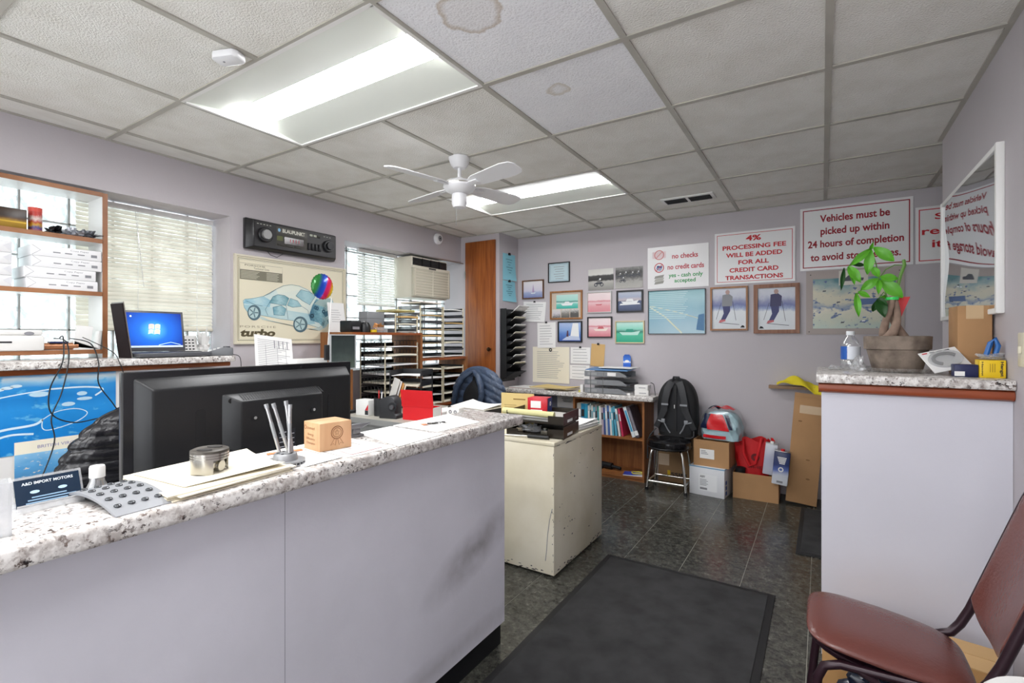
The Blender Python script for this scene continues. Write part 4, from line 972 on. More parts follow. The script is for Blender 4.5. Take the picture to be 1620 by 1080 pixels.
for k in range(14):
    x, z = r_.uniform(0.13, 0.30), r_.uniform(-0.15, -0.02); ring(pp, 'engine_part', x, z, 0.006, r_.uniform(.009, .018), C('eng%d' % (k % 3), ('#2f5a70', '#6d9cac', '#244858')[k % 3]), y0-0.0012-0.00003*k, 12)
for (cx, cz, rx, rz) in ((-0.307, -0.084, 0.046, 0.052), (0.038, -0.155, 0.058, 0.058)):
    flat(pp, 'tyre', ell(cx, cz, rx, rz), C('tyre', '#54707a'), y0-0.0012); flat(pp, 'wheel_rim', ell(cx-0.004, cz, rx*.74, rz*.74), C('rim', '#b8d0d0'), y0-0.0014)
    for k in range(5): stroke(pp, 'wheel_spoke', [(cx-0.004, cz), (cx-0.004+rx*.68*math.cos(k*1.257), cz+rz*.68*math.sin(k*1.257))], 0.007, C('tyre', '#54707a'), y0-0.0016)
    flat(pp, 'wheel_hub', ell(cx-0.004, cz, rx*.22, rz*.22, 12), C('hub', '#7d9aa0'), y0-0.0018)
for pts in ([(-0.242,0.03),(-0.15,0.085)], [(-0.2,-0.012),(-0.23,-0.06),(-0.21,-0.1)], [(-0.075,-0.025),(-0.06,-0.118)], [(-0.36,-0.01),(-0.3,-0.03),(-0.25,-0.037)], [(0.05,-0.023),(0.10,-0.05),(0.11,-0.09)]):
    stroke(pp, 'ink_line', pts, 0.0025, C('ink', '#3f6c7c'), y0-0.0012)
M_bz = mat('poster_bronze', '#5b523a', 0.4)
text(pp, 'PORSCHE', -0.277, -0.178, 0.25, 0.014, mat('poster_pale_bronze', '#a39a80', 0.4), y0-0.0004, spacing=1.2)
text(pp, 'turbo', -0.277, -0.219, 0.245, 0.052, M_bz, y0-0.0004, bold=0.05, slant=0.25)
flat(pp, 'data_band', [(-0.403, 0.133), (-0.103, 0.133), (-0.103, 0.198), (-0.403, 0.198)], C('band', '#7d7a68'), y0-0.0002)
stroke(pp, 'data_box', [(-0.403, 0.198), (-0.403, 0.24), (-0.103, 0.24), (-0.103, 0.198)], 0.0015, M_pl, y0-0.0002)
text(pp, 'PORSCHE', -0.30, 0.229, 0.14, 0.010, M_bz, y0-0.0004); text(pp, 'Technical Data', -0.255, 0.212, 0.11, 0.013, M_pl, y0-0.0004)
lb = MB()
for k in range(6):
    for xa, xb in ((-0.395, -0.27-0.01*(k % 3)), (-0.22, -0.13-0.01*(k % 2))): lb.poly([(p, y0-0.0004, q) for p, q in rect(xa, xb, 0.187-k*0.009, 0.190-k*0.009)])
lb.build('print_lines', C('pl', '#cfcab4'), pp, smooth=False)

# ------------------------------------------------------------------ bent mirror on the right wall
mr = thing('wall_mirror', 'warped wall mirror in a white frame reflecting the signs', 'mirror', (RX, 2.875, 1.335), -PI/2)
# local x runs towards the camera (-Y), -y into the room
hx, H = 0.485, 0.607
MB().surf(lambda u, v: (-hx+0.02+(2*hx-0.04)*u, -0.012-0.008*math.sin(PI*u)-0.004*math.sin(2.6*PI*v+0.6), 0.02+(H-0.04)*v), 24, 24, (0, 0.003, 0)).build('mirror_sheet', mat('mirror_acrylic', '#dfe2e6', 0.03, 1.0), mr)
f = MB(); f.box(-hx, -hx+0.02, -0.024, -0.0, 0, H); f.box(hx-0.02, hx, -0.024, -0.0, 0, H); f.box(-hx+0.02, hx-0.02, -0.022, -0.0, 0, 0.02); f.box(-hx+0.02, hx-0.02, -0.022, -0.0, H-0.02, H)
f.build('frame', M_white, mr, bevel=0.003)
# light switch plate at the right edge
sw = thing('switch_plate', 'cream switch plate on the right wall near the frame edge', 'switch', (RX, 2.20, 1.21), -PI/2)
MB().box(-0.035, 0.035, -0.006, 0, -0.055, 0.055).build('plate', mat('cream_plastic', '#e2dcc6', 0.4), sw, bevel=0.003)
MB().box(-0.006, 0.006, -0.014, -0.006, -0.012, 0.012).build('toggle', mat('cream_plastic', '#e2dcc6', 0.4), sw, bevel=0.002)

# ------------------------------------------------------------------ television seen from behind
M_tv = mat('tv_back_plastic', '#0f1013', 0.42, bump=(400, 0.05)); M_tvg = mat('tv_groove', '#0c0c0f', 0.6)
tv = thing('television', 'large flat television seen from behind on the desk behind the counter', 'television', (-1.63, 0.965, 0.70), PI/2)
hx, z0, z1 = 0.388, 0.035, 0.452
MB().box(-hx, hx, 0.0, 0.028, z0, z1).build('bezel', mat('tv_bezel', '#0d0d11', 0.25), tv, bevel=0.004)
b = MB(); i0, i1 = 0.022, 0.058
A = [(-hx+i0, z0+i0), (hx-i0, z0+i0), (hx-i0, z1-0.016), (-hx+i0, z1-0.016)]; B_ = [(-hx+i1, z0+i1), (hx-i0-0.012, z0+i1), (hx-i0-0.012, z1-0.052), (-hx+i1, z1-0.052)]
b.add([(x, 0.002, z) for x, z in A]+[(x, -0.038, z) for x, z in B_], [(0, 1, 2, 3)]+[(k, (k+1) % 4, 4+(k+1) % 4, 4+k) for k in range(4)]+[(4, 5, 6, 7)])
b.build('back_shell', M_tv, tv, bevel=0.006)
b = MB(); A = [(-0.145, 0.06), (0.20, 0.06), (0.20, 0.372), (-0.145, 0.372)]; B_ = [(-0.102, 0.075), (0.196, 0.075), (0.196, 0.345), (-0.102, 0.345)]
b.add([(x, -0.036, z) for x, z in A]+[(x, -0.078, z) for x, z in B_], [(0, 1, 2, 3)]+[(k, (k+1) % 4, 4+(k+1) % 4, 4+k) for k in range(4)]+[(4, 5, 6, 7)])
md = b.build('electronics_cover', M_tv, tv, bevel=0.005)
for k in range(34):
    x = -0.095+k*0.0085+(0.012 if k > 16 else 0)
    MB().add([(x, -0.0452, 0.3676), (x+0.004, -0.0452, 0.3676), (x+0.006, -0.072, 0.3505), (x+0.002, -0.072, 0.3505)], [(0, 1, 2, 3)]).build('vent_slot', M_tvg, md, smooth=False)
for (x, z) in ((-0.062, 0.29), (0.155, 0.29), (-0.062, 0.155)):
    s_ = MB().cyl((x, -0.0775, z), (x, -0.081, z), 0.009, n=14).build('screw_boss', M_tvg, md); MB().cyl((x+0.002, -0.081, z), (x+0.002, -0.083, z), 0.005, n=10).build('screw', M_steel, s_)
for (x, z) in ((-0.125, 0.35), (-0.125, 0.19)): MB().cyl((x, -0.055, z), (x, -0.0565, z), 0.008, n=12).build('screw_hole', M_tvg, md)
lb = thing_label = flat(md, 'rating_label', rect(0.02, 0.085, 0.13, 0.235), mat('tv_label', '#23232a', 0.4), -0.0785)
ll = MB()
for k in range(11): ll.poly([(p, -0.0789, q) for p, q in rect(0.024+0.03*(k % 2), 0.05+0.03*(k % 2), 0.225-k*0.008, 0.228-k*0.008)])
ll.build('label_print', mat('label_white', '#b9bcc4', 0.5), md, smooth=False)
for x in (-0.205, 0.262):
    MB().prism(rect(x-0.014, x+0.014, 0.11, 0.32)+[], -0.0392, -0.037).build('groove', M_tvg, tv)
    MB().prism(ell(x, 0.32, 0.014, 0.014, 12, 0, PI), -0.0392, -0.037).build('groove', M_tvg, tv)
flat(tv, 'recess_line', rect(-0.30, 0.33, 0.428, 0.4285), M_tvg, -0.0165)
MB().box(-0.06, 0.06, -0.02, 0.02, 0.012, 0.06).build('stand_neck', M_black, tv); MB().box(-0.20, 0.20, -0.09, 0.12, 0.0, 0.012).build('stand_base', M_black, tv, bevel=0.004)

# ------------------------------------------------------------------ things on the reception counter (top at z=0.932)
CT = 0.9325
def sheets(name, label, pts, z, m, n=1, th=0.0006, cat='paper', curl=0.0, group=None, ink=0, seed=0, inkm=None):
    """a stack of n loose sheets on a quadrilateral footprint (4 corners, world xy)"""
    r = random.Random(seed); c = (sum(p[0] for p in pts)/4, sum(p[1] for p in pts)/4)
    t = thing(name, label, cat, (c[0], c[1], z), 0, group)
    q = [Vector((p[0]-c[0], p[1]-c[1])) for p in pts]
    for k in range(n):
        a = r.uniform(-.05, .05) if k else 0; dx, dy = (r.uniform(-.008, .008), r.uniform(-.008, .008)) if k else (0, 0)
        ca, sa = math.cos(a), math.sin(a); zz = 0.0003+k*(th+0.0004)
        def fn(u, v, zz=zz, k=k, ca=ca, sa=sa, dx=dx, dy=dy):
            p = q[0]*(1-u)*(1-v)+q[1]*u*(1-v)+q[2]*u*v+q[3]*(1-u)*v
            return (p.x*ca-p.y*sa+dx, p.x*sa+p.y*ca+dy, zz+(curl*(u-0.5)**2*4*(v) if k == n-1 else 0))
        MB().surf(fn, 6, 6, (0, 0, th)).build('sheet', m if not isinstance(m, (list, tuple)) else m[k % len(m)], t)
    if ink:
        b = MB(); zt = 0.0003+(n-1)*(th+0.0004)+th+0.0004
        for k in range(ink):
            v = 0.12+0.76*k/max(1, ink-1); u1 = r.uniform(.5, .9)
            P_ = lambda u, v: q[0]*(1-u)*(1-v)+q[1]*u*(1-v)+q[2]*u*v+q[3]*(1-u)*v
            w_ = 0.012
            pts_ = [P_(.1, v), P_(u1, v), P_(u1, v+w_), P_(.1, v+w_)]
            b.poly([(p.x, p.y, zt+(curl*1.0 if curl else 0)*0) for p in pts_])
        if not curl: b.build('print_lines', inkm or M_greyink, t, smooth=False)
    return t
sheets('paper_stack', 'thick cream paper pad under the piston on the counter', [(-1.300, 0.462), (-1.052, 0.452), (-1.066, 0.715), (-1.298, 0.735)], CT, [mat('pad_cream', '#e9e0cb', 0.8), M_cream], 5, 0.0022, seed=4)
sheets('paper', 'top curled sheet on the cream pad beneath the piston', [(-1.295, 0.475), (-1.09, 0.49), (-1.075, 0.70), (-1.29, 0.73)], CT+0.0142, M_cream, 1, 0.0006, curl=0.008, seed=5)
sheets('paper_stack', 'printed sheets with orange stripe beneath the rod holder', [(-1.30, 0.75), (-1.075, 0.748), (-1.075, 0.86), (-1.30, 0.88)], CT, M_paper, 2, ink=5, seed=6)
sheets('paper', 'white form under the wooden cube on the counter', [(-1.30, 0.885), (-1.06, 0.87), (-1.045, 1.03), (-1.30, 1.04)], CT, M_paper, 1, ink=6, seed=7)
sheets('paper', 'pale pink slip on the counter beside the wooden cube', [(-1.13, 0.90), (-1.07, 0.89), (-1.07, 1.0), (-1.135, 1.025)], CT+0.0018, mat('pink_paper', '#eec9c9', 0.7), 1, seed=8)
sheets('paper', 'white sheet lying diagonally by the counter edge past the pink slip', [(-1.305, 1.105), (-1.04, 1.035), (-1.05, 1.235), (-1.30, 1.255)], CT, M_paper, 1, ink=8, seed=9)
sheets('paper', 'white sheet under the plastic sachet near the counter end', [(-1.305, 1.27), (-1.09, 1.262), (-1.085, 1.50), (-1.305, 1.58)], CT, M_paper, 1, ink=7, seed=10)
sc = thing('plastic_sachet', 'small clear sachet with dark parts on the counter sheet', 'sachet', (-1.20, 1.375, CT+0.0012), math.radians(65))
MB().surf(lambda u, v: ((u-.5)*.10, (v-.5)*.045, 0.006*math.sin(PI*u)*math.sin(PI*v)+0.0005), 8, 6).build('film', M_clear, sc)
for k in range(5): MB().lathe([(0, 0), (0.008, 0.001), (0.007, 0.004), (0, 0.005)], (-0.02+k*0.014, 0.003*(-1)**k, 0.0004), 10).build('part', M_ink, sc)
flat(sc, 'orange_sticker', [(0, 0)]*3, M_red, 0) if False else MB().box(-0.048, -0.032, -0.012, 0.012, 0.0004, 0.002).build('orange_sticker', mat('orange_print', '#e08a5a', 0.6), sc)
os_ = tag(MB().add([(-1.275, 0.775, 0), (-1.255, 0.765, 0), (-1.222, 0.85, 0), (-1.245, 0.86, 0)], [(0, 1, 2, 3)]).build('orange_slip', mat('orange_print', '#e08a5a', 0.6)), 'narrow orange slip on the sheets behind the rod holder', 'paper'); os_.location.z = CT+0.0034

# piston
ps = thing('piston', 'used engine piston with sooty crown standing on the paper pad', 'piston', (-1.165, 0.575, CT+0.0165))
M_pist = mat('piston_alloy', '#b8b4ac', 0.22, 1.0); M_soot = mat('sooty_crown', '#5f5a54', 0.5, 0.5, var=(30, 0.5))
for s in (0, PI):                                    # two skirts with a cut-out between
    MB().surf(lambda u, v, s=s: ((0.039)*math.cos(s+PI/2+(-0.8+1.6*u)), (0.039)*math.sin(s+PI/2+(-0.8+1.6*u)), 0.002+0.033*v+(0.006*math.cos(PI*(u-.5))-0.006)*(1-v)), 14, 3).build('skirt', M_pist, ps)
MB().cyl((-0.030, 0, 0.016), (0.030, 0, 0.016), 0.013, n=18).build('pin_boss', M_pist, ps)
MB().box(-0.024, 0.024, -0.030, 0.030, 0.012, 0.035).build('skirt_web', M_pist, ps, bevel=0.004)
MB().lathe([(0.0, 0.034), (0.0405, 0.034), (0.0405, 0.039), (0.0375, 0.0392), (0.0375, 0.041), (0.0405, 0.0412), (0.0405, 0.045), (0.0375, 0.0452), (0.0375, 0.047), (0.0405, 0.0472), (0.0405, 0.052), (0.0, 0.052)], n=36).build('ring_lands', M_pist, ps)
MB().lathe([(0.0403, 0.052), (0.040, 0.058), (0.034, 0.061), (0.028, 0.059), (0.0, 0.060)], n=36).build('crown', M_soot, ps)
ps.scale = (0.95, 0.95, 0.86); ps.rotation_euler = (0, 0, 0.5)
for s in (-1, 1): MB().prism(ell(0, s*0.018, 0.018, 0.010, 14), 0.0602, 0.0612, 'xy').build('valve_pocket', mat('soot_black', '#2f2c2a', 0.7), ps)

# brake-disc rod holder
M_cast = mat('cast_grey', '#a3a4a6', 0.4, 0.5)
ro = thing('rod_holder', 'desk holder made as a small vented brake disc', 'holder', (-1.135, 0.74, CT+0.0002))
for zz in (0.0, 0.0085): MB().lathe([(0.0, zz), (0.046, zz), (0.046, zz+0.0035), (0.0, zz+0.0035)], n=40).build('disc_plate', M_cast, ro)
vane = MB()
for k in range(26):
    a = 2*PI*k/26; M_ = Matrix.Rotation(a, 4, 'Z'); vane.box(0.028, 0.0455, -0.0012, 0.0012, 0.0035, 0.0085, M_)
vane.build('cooling_vanes', M_cast, ro)
MB().lathe([(0.0, 0.012), (0.029, 0.012), (0.027, 0.027), (0.025, 0.029), (0.0, 0.029)], n=32).build('hat', M_cast, ro)
for k in range(5):
    a = 2*PI*k/5+0.3; MB().cyl((0.017*math.cos(a), 0.017*math.sin(a), 0.0288), (0.017*math.cos(a), 0.017*math.sin(a), 0.0298), 0.0035, n=10).build('stud_hole', M_blackm, ro)
for k, (bx_, by_, tx, ty, h, lab) in enumerate(((-0.012, -0.008, -0.040, -0.026, 0.148, 'leftmost of the metal rods leaning in the brake disc holder'), (0.004, 0.006, -0.022, -0.018, 0.150, 'second metal rod from the left in the brake disc holder'),
                                            (0.010, 0.012, -0.004, 0.004, 0.155, 'third metal rod from the left in the brake disc holder'), (0.016, 0.0, 0.004, 0.010, 0.146, 'rightmost of the metal rods in the brake disc holder'))):
    rdt = thing('metal_rod', lab, 'rod', (-1.135+bx_, 0.74+by_, CT+0.0305), 0, 'metal rods in the holder')
    d = Vector((tx-bx_, ty-by_, h-0.03))
    MB().cyl((0, 0, 0), d, 0.0042, n=12).build('shaft', M_steel, rdt); MB().cyl(d*0.93, d*1.02, 0.0052, n=12).build('cap', M_cast, rdt); MB().cyl(d*0.30, d*0.62, 0.0046, n=12).build('sleeve', mat('rod_sleeve', '#9fa2a4', 0.5, 0.6), rdt)

# wooden award cube
M_beech = wood('beech', '#c89a70', '#dcb48a', 0.5, 4)
cu = thing('award_cube', 'light wooden award cube with engraved ribbon and lettering', 'award', (-1.166, 0.862, CT+0.0014), math.radians(82))
# local x runs along the counter, front corner at origin; -y faces the aisle
MB().box(0.0, 0.098, 0.0, 0.088, 0.0, 0.078).build('block', M_beech, cu, bevel=0.002)
M_brn = mat('burnt_engraving', '#8a5f3c', 0.7)
rb = ring(cu, 'ribbon_ring', 0.052, 0.048, 0.012, 0.0135, M_brn, -0.0006); ring(cu, 'ribbon_ring', 0.052, 0.048, 0.0165, 0.019, M_brn, -0.0006, 16)
star = []
for k in range(10):
    a = PI/2+k*PI/5; r_ = 0.008 if k % 2 == 0 else 0.0035; star.append((0.052+r_*math.cos(a), 0.048+r_*math.sin(a)))
stroke(cu, 'star', star+[star[0]], 0.001, M_brn, -0.0006)
for s in (-1, 1): stroke(cu, 'ribbon_tail', [(0.052+s*0.008, 0.032), (0.052+s*0.02, 0.014), (0.052+s*0.011, 0.018), (0.052+s*0.006, 0.012), (0.052+s*0.002, 0.030)], 0.0012, M_brn, -0.0006)
Mside = Matrix.Rotation(-PI/2, 4, 'Z')              # face towards the camera's left
for s, zc, w_ in (('comed', 0.062, 0.042), ('Energy', 0.043, 0.032), ('Efficiency', 0.031, 0.046), ('Champion', 0.019, 0.046)):
    text(cu, s, -0.048, zc, w_, 0.0085, M_brn, -0.0006, M=Mside)
me_ = ring(cu, 'logo_ring', -0.078, 0.062, 0.0045, 0.006, M_brn, -0.0006, 16); me_.data.transform(Mside)

# miniature anvil
an = thing('mini_anvil', 'tiny grey iron anvil at the back edge of the counter', 'anvil', (-1.262, 1.068, CT+0.0002), math.radians(75))
M_iron = mat('dull_iron', '#77777a', 0.45, 0.7)
MB().box(-0.022, 0.022, -0.012, 0.012, 0, 0.008).build('foot', M_iron, an, bevel=0.002); MB().box(-0.012, 0.012, -0.008, 0.008, 0.008, 0.026).build('waist', M_iron, an, bevel=0.003)
MB().prism([(-0.022, 0.026), (0.02, 0.026), (0.02, 0.04), (-0.022, 0.04)], -0.010, 0.010).build('face_block', M_iron, an, bevel=0.001); MB().cyl((0.02, 0, 0.034), (0.048, 0, 0.038), 0.008, 0.0015, n=12).build('horn', M_iron, an)

# grey keypad console
kp = thing('keypad_console', 'grey arched desk console with rows of round buttons', 'console', (-1.16, 0.405, CT+0.0003), math.radians(3))
M_kp = mat('console_grey', '#8f9195', 0.45); M_btn = mat('button_dark_chrome', '#5b5d60', 0.25, 0.8)
arch = lambda x: 0.021-0.014*((x+0.015)/0.1)**2
MB().surf(lambda u, v: (-0.105+0.21*u, -0.048+0.096*v, arch(-0.105+0.21*u)), 18, 2, (0, 0, -0.0045)).build('shell', M_kp, kp)
MB().box(-0.06, 0.045, -0.034, 0.034, 0.0, 0.0085).build('base', M_black, kp, bevel=0.003)
for i in range(5):
    for j in range(4):
        x, y = -0.062+i*0.034, -0.033+j*0.022; z = arch(x)
        MB().lathe([(0, 0), (0.0068, 0), (0.0068, 0.002), (0.005, 0.0035), (0, 0.004)], n=14, sy=0.85).build('button', M_btn, kp).location = (x, y, z)

# business card holder and card
ch = thing('card_holder', 'clear acrylic business card stand at the left end of the counter', 'card holder', (-1.245, 0.325, CT), PI/2)
MB().prism([(0.0, 0.0), (-0.03, 0.0), (-0.034, 0.014), (-0.031, 0.015), (-0.027, 0.003), (0.0, 0.003), (0.022, 0.055), (0.025, 0.054)], -0.052, 0.052, 'yz').build('stand', M_clearm, ch)
cdm = thing('business_card', 'dark blue business card with white lettering in the acrylic stand', 'card', (-1.245, 0.325, CT+0.0036), PI/2)
Mc = Matrix.Translation((0, -0.0045, 0.0)) @ Matrix.Rotation(-0.40, 4, 'X')
o = MB().box(-0.047, 0.047, -0.0008, 0, 0, 0.052).build('card', mat('card_navy', '#10283f', 0.3), cdm); o.data.transform(Mc)
Wt = mat('card_white', '#e8eef4', 0.5)
text(cdm, 'A&D IMPORT MOTORS', 0.0, 0.043, 0.074, 0.0055, Wt, -0.0012, M=Mc, bold=0.02)
text(cdm, '773-525-8650', 0.0, 0.0355, 0.034, 0.004, Wt, -0.0012, M=Mc) if False else None
for k, (x, w_) in enumerate(((0, .05), (0.004, .07), (-0.004, .06))): flat(cdm, 'print_line', rect(x-w_/2, x+w_/2, 0.015-k*0.005, 0.0172-k*0.005), mat('card_print', '#8fb0cc', 0.5), -0.0012).data.transform(Mc)
for x in (-0.02, 0.02): flat(cdm, 'headlamp', ell(x, 0.026, 0.007, 0.003, 10), mat('card_glow', '#bfe2ff', 0.4), -0.0013).data.transform(Mc)
ac_ = thing('brochure_holder', 'clear acrylic holder cut off by the left picture edge', 'holder', (-1.125, 0.195, CT), math.radians(80))
for (a, b, c, d) in ((-0.05, 0.05, -0.02, -0.017), (-0.05, 0.05, 0.017, 0.02), (-0.05, -0.047, -0.017, 0.017), (0.047, 0.05, -0.017, 0.017)): bx('wall', M_clearm, a, b, c, d, 0.0, 0.085, ac_)
bx('base', M_clearm, -0.05, 0.05, -0.02, 0.02, 0.0, 0.004, ac_)

def water_bottle(name, label, loc, h, r, capc, label_m=None, squat=1.0):
    t = thing(name, label, 'bottle', loc)
    MB().lathe([(r*0.85, 0), (r, 0.008), (r, h*0.22), (r*0.95, h*0.24), (r, h*0.26), (r, h*0.62), (r*0.8, h*0.74), (r*0.42, h*0.86), (r*0.38, h*0.9)], n=24).build('body', clear('bottle_plastic', gloss=0.2, opaque=0.06), t)
    MB().lathe([(0, h*0.895), (r*0.44, h*0.895), (r*0.44, h*0.985), (r*0.40, h), (0, h)], n=24).build('cap', capc, t)
    if label_m: MB().lathe([(r*1.015, h*0.26), (r*1.015, h*0.6)], n=24).build('label_band', label_m, t)
    return t
water_bottle('water_bottle', 'clear bottle with white cap behind the counter by the black jacket', (-1.425, 0.455, 0.7003), 0.252, 0.034, M_white)

# ------------------------------------------------------------------ chairs with jackets
def office_chair(label, loc, rz):
    t = thing('office_chair', label, 'chair', loc, rz)
    M_f = mat('chair_fabric', '#1c1c20', 0.85)
    MB().prism(ell(0, 0, 0.24, 0.23, 20), 0.43, 0.50, 'xy').build('seat', M_f, t, bevel=0.02)
    MB().prism(ell(0, 0.72, 0.21, 0.20, 20), 0.20, 0.245).build('backrest', M_f, t, bevel=0.015)
    MB().tube([(0, 0.05, 0.42), (0, 0.27, 0.46), (0, 0.27, 0.70)], 0.018).build('back_bar', M_black, t)
    MB().cyl((0, 0, 0.09), (0, 0, 0.43), 0.025).build('gas_column', M_steel, t)
    for k in range(5):
        a = 2*PI*k/5+0.3; MB().tube([(0, 0, 0.10), (0.26*math.cos(a), 0.26*math.sin(a), 0.055)], [0.025, 0.014]).build('base_leg', M_black, t)
        MB().cyl((0.26*math.cos(a)-0.01, 0.26*math.sin(a), 0.027), (0.26*math.cos(a)+0.012, 0.26*math.sin(a), 0.027), 0.027, n=14).build('caster', M_black, t)
    return t
def jacket(name, label, loc, rz, W, H, D, m, seams, puff, fold, drape=0.0, diag=0.0):
    """a jacket hung over a chair back: a closed quilted shell narrowing to rounded shoulders"""
    t = thing(name, label, 'jacket', loc, rz)
    def fn(u, v):
        a = 2*PI*u; h = v
        wdt = W*(1-max(0, (h-0.38)/0.62)**2.6)**0.5*(0.92+0.08*math.cos(2*h))
        thick = D*(1-h**3.5)**0.5*(0.75+0.25*(1-h))
        zc = H*h
        q = abs(math.sin(PI*(zc*seams+diag*math.cos(a)+fold*abs(math.cos(a))+0.25*math.sin(a*1+0.6)*fold)))
        k = 1+puff*(q**0.4-0.7)+0.018*math.sin(13*a+21*h)+0.014*math.sin(29*a-17*h)
        k2 = 1+puff*2.2*(q**0.4-0.7)+0.03*math.sin(9*a+25*h)
        sg = lambda x, p: math.copysign(abs(x)**p, x)
        return (wdt*sg(math.cos(a), 0.75)*k, thick*sg(math.sin(a), 0.8)*k2, zc-drape*(1-h)*math.cos(a)**2)
    MB().surf(fn, 96, 90).build('shell', m, t, ang=180)
    return t, fn
office_chair('swivel chair hidden under the black puffer jacket', (-2.05, 0.93, 0), PI/2)
jk, fn = jacket('puffer_jacket', 'glossy black quilted puffer jacket draped over a chair left of the television', (-2.272, 0.93, 0.48), PI/2, 0.335, 0.53, 0.085, mat('black_nylon', '#17171b', 0.24, bump=(120, 0.15)), 23, 0.06, 0.6, diag=0.9)
office_chair('swivel chair hidden under the blue quilted jacket', (-2.44, 3.13, 0), 0)
jk2, fn = jacket('quilted_jacket', 'navy blue quilted jacket over the chair in front of the closet', (-2.44, 3.352, 0.5), 0, 0.285, 0.51, 0.08, mat('navy_nylon', '#43526a', 0.42, var=(30, 0.4), bump=(60, 0.35)), 17, 0.06, 0.9, diag=0.8)
MB().surf(lambda u, v: (0.02+(u-.5)*0.17*math.sin(PI*min(1, 0.15+v*.95))**0.8-0.05*(1-v), -0.088-0.02*math.sin(PI*u), 0.16+0.27*v), 8, 8, (0, 0.01, 0)).build('dark_opening_panel', mat('opening_black', '#15161a', 0.8), jk2)  # dark panel standing in for the open front showing the chair back
MB().tube([(0.0, -0.075, 0.47), (0.06, -0.105, 0.44), (0.10, -0.112, 0.36), (0.11, -0.112, 0.28), (0.08, -0.11, 0.18)], [0.014, 0.022, 0.026, 0.024, 0.02], n=10).build('folded_sleeve', mat('navy_nylon', '#39465a', 0.45), jk2)
MB().tube([(0.0, -0.075, 0.47), (-0.08, -0.10, 0.42), (-0.15, -0.105, 0.33), (-0.19, -0.10, 0.2)], [0.014, 0.022, 0.026, 0.02], n=10).build('folded_sleeve', mat('navy_nylon', '#39465a', 0.45), jk2)

# ------------------------------------------------------------------ things on the grey desk (top 0.74)
DT = 0.7405
rbx = thing('red_box', 'bright red box with its lid propped open on the grey desk', 'box', (-2.10, 2.29, DT), math.radians(8))
M_rb = mat('red_carton', '#d8121c', 0.45)
for (a, b, c, d) in ((-0.11, 0.11, -0.05, -0.047), (-0.11, 0.11, 0.047, 0.05), (-0.11, -0.107, -0.047, 0.047)): bx('wall', M_rb, a, b, c, d, 0.0, 0.082, rbx)
bx('end_wall', M_white, 0.107, 0.11, -0.047, 0.047, 0.0, 0.082, rbx); bx('base', M_rb, -0.107, 0.107, -0.047, 0.047, 0, 0.003, rbx)
o = MB().box(-0.115, 0.115, -0.0025, 0.0025, 0.0, 0.105).build('lid', M_rb, rbx); o.location = (0, -0.05, 0.082); o.rotation_euler = (0.14, 0, 0)
sh = thing('pencil_sharpener', 'black desktop tape dispenser with round drum beside the red box', 'dispenser', (-2.305, 2.235, DT), math.radians(12))
prof = [(-0.07, 0), (0.06, 0), (0.06, 0.02), (0.045, 0.03)]+[(0.035*math.cos(a)*1.35, 0.092+0.05*math.sin(a)) for a in [k*PI/10 for k in range(0, 8)]]+[(-0.07, 0.11)]
MB().prism(prof, -0.04, 0.04).build('body', mat('dispenser_black', '#2a2b2e', 0.45), sh, bevel=0.004)
MB().cyl((0.035, -0.042, 0.075), (0.035, -0.05, 0.075), 0.03, n=22).build('drum', M_black, sh); MB().cyl((0.035, -0.05, 0.075), (0.035, -0.062, 0.075), 0.014, n=16).build('hub', mat('hub_grey', '#4a4b4e', 0.4), sh)
sh.name = 'tape_dispenser'
pcup = thing('pen_cup', 'black mesh pen cup on the grey desk beside the tape dispenser', 'pen cup', (-2.44, 2.26, DT))
MB().lathe([(0.0, 0.0), (0.038, 0.0), (0.04, 0.115), (0.037, 0.115), (0.035, 0.003), (0, 0.003)], n=20).build('cup', M_black, pcup)
for k, (c, ln) in enumerate((('#d9c21a', .15), ('#c8202c', .16), ('#3a5fae', .155), ('#f0f0f0', .15))):
    tg = thing('pen', ('yellow', 'red', 'blue', 'white')[k]+' pen standing in the black pen cup', 'pen', (-2.44-0.012+0.008*k, 2.26+0.006*(-1)**k, DT+0.004), 0, 'pens in the cup')
    MB().cyl((0, 0, 0), (0.006*(k-1.5), 0.004, ln), 0.004, n=8).build('barrel', mat('pen_'+c, c, 0.4), tg); MB().cyl((0.006*(k-1.5), 0.004, ln), (0.0065*(k-1.5), 0.0045, ln+.008), 0.003, n=8).build('tip', M_ink, tg)
wcx = thing('carton', 'small white carton with red corner label beside the pen cup', 'box', (-2.545, 2.24, DT), math.radians(4))
MB().box(-0.055, 0.055, -0.04, 0.04, 0, 0.10).build('body', M_white, wcx, bevel=0.002); flat(wcx, 'red_label', [(0.025, 0.035), (0.054, 0.035), (0.054, 0.075)], M_red, -0.0405); flat(wcx, 'black_label', rect(0.025, 0.054, 0.006, 0.034), M_ink, -0.0405)
def filing(label, loc, rz, cols, group=None):
    t = thing('file_folders', label, 'folders', loc, rz)
    for k, c in enumerate(cols):
        o = MB().box(-0.11, 0.11, -0.0015, 0.0015, 0, 0.23-0.012*k).build('folder', mat('folder_'+c, c, 0.75), t); o.location = (0.012*k, k*0.012, 0); o.rotation_euler = (-0.28, 0, 0.03*k)
    return t
filing('leaning manila and white file folders behind the pen cup', (-2.555, 2.44, DT), math.radians(-35), ('#e8e6e0', '#f0efec', '#d8a05a', '#efe9dc'))

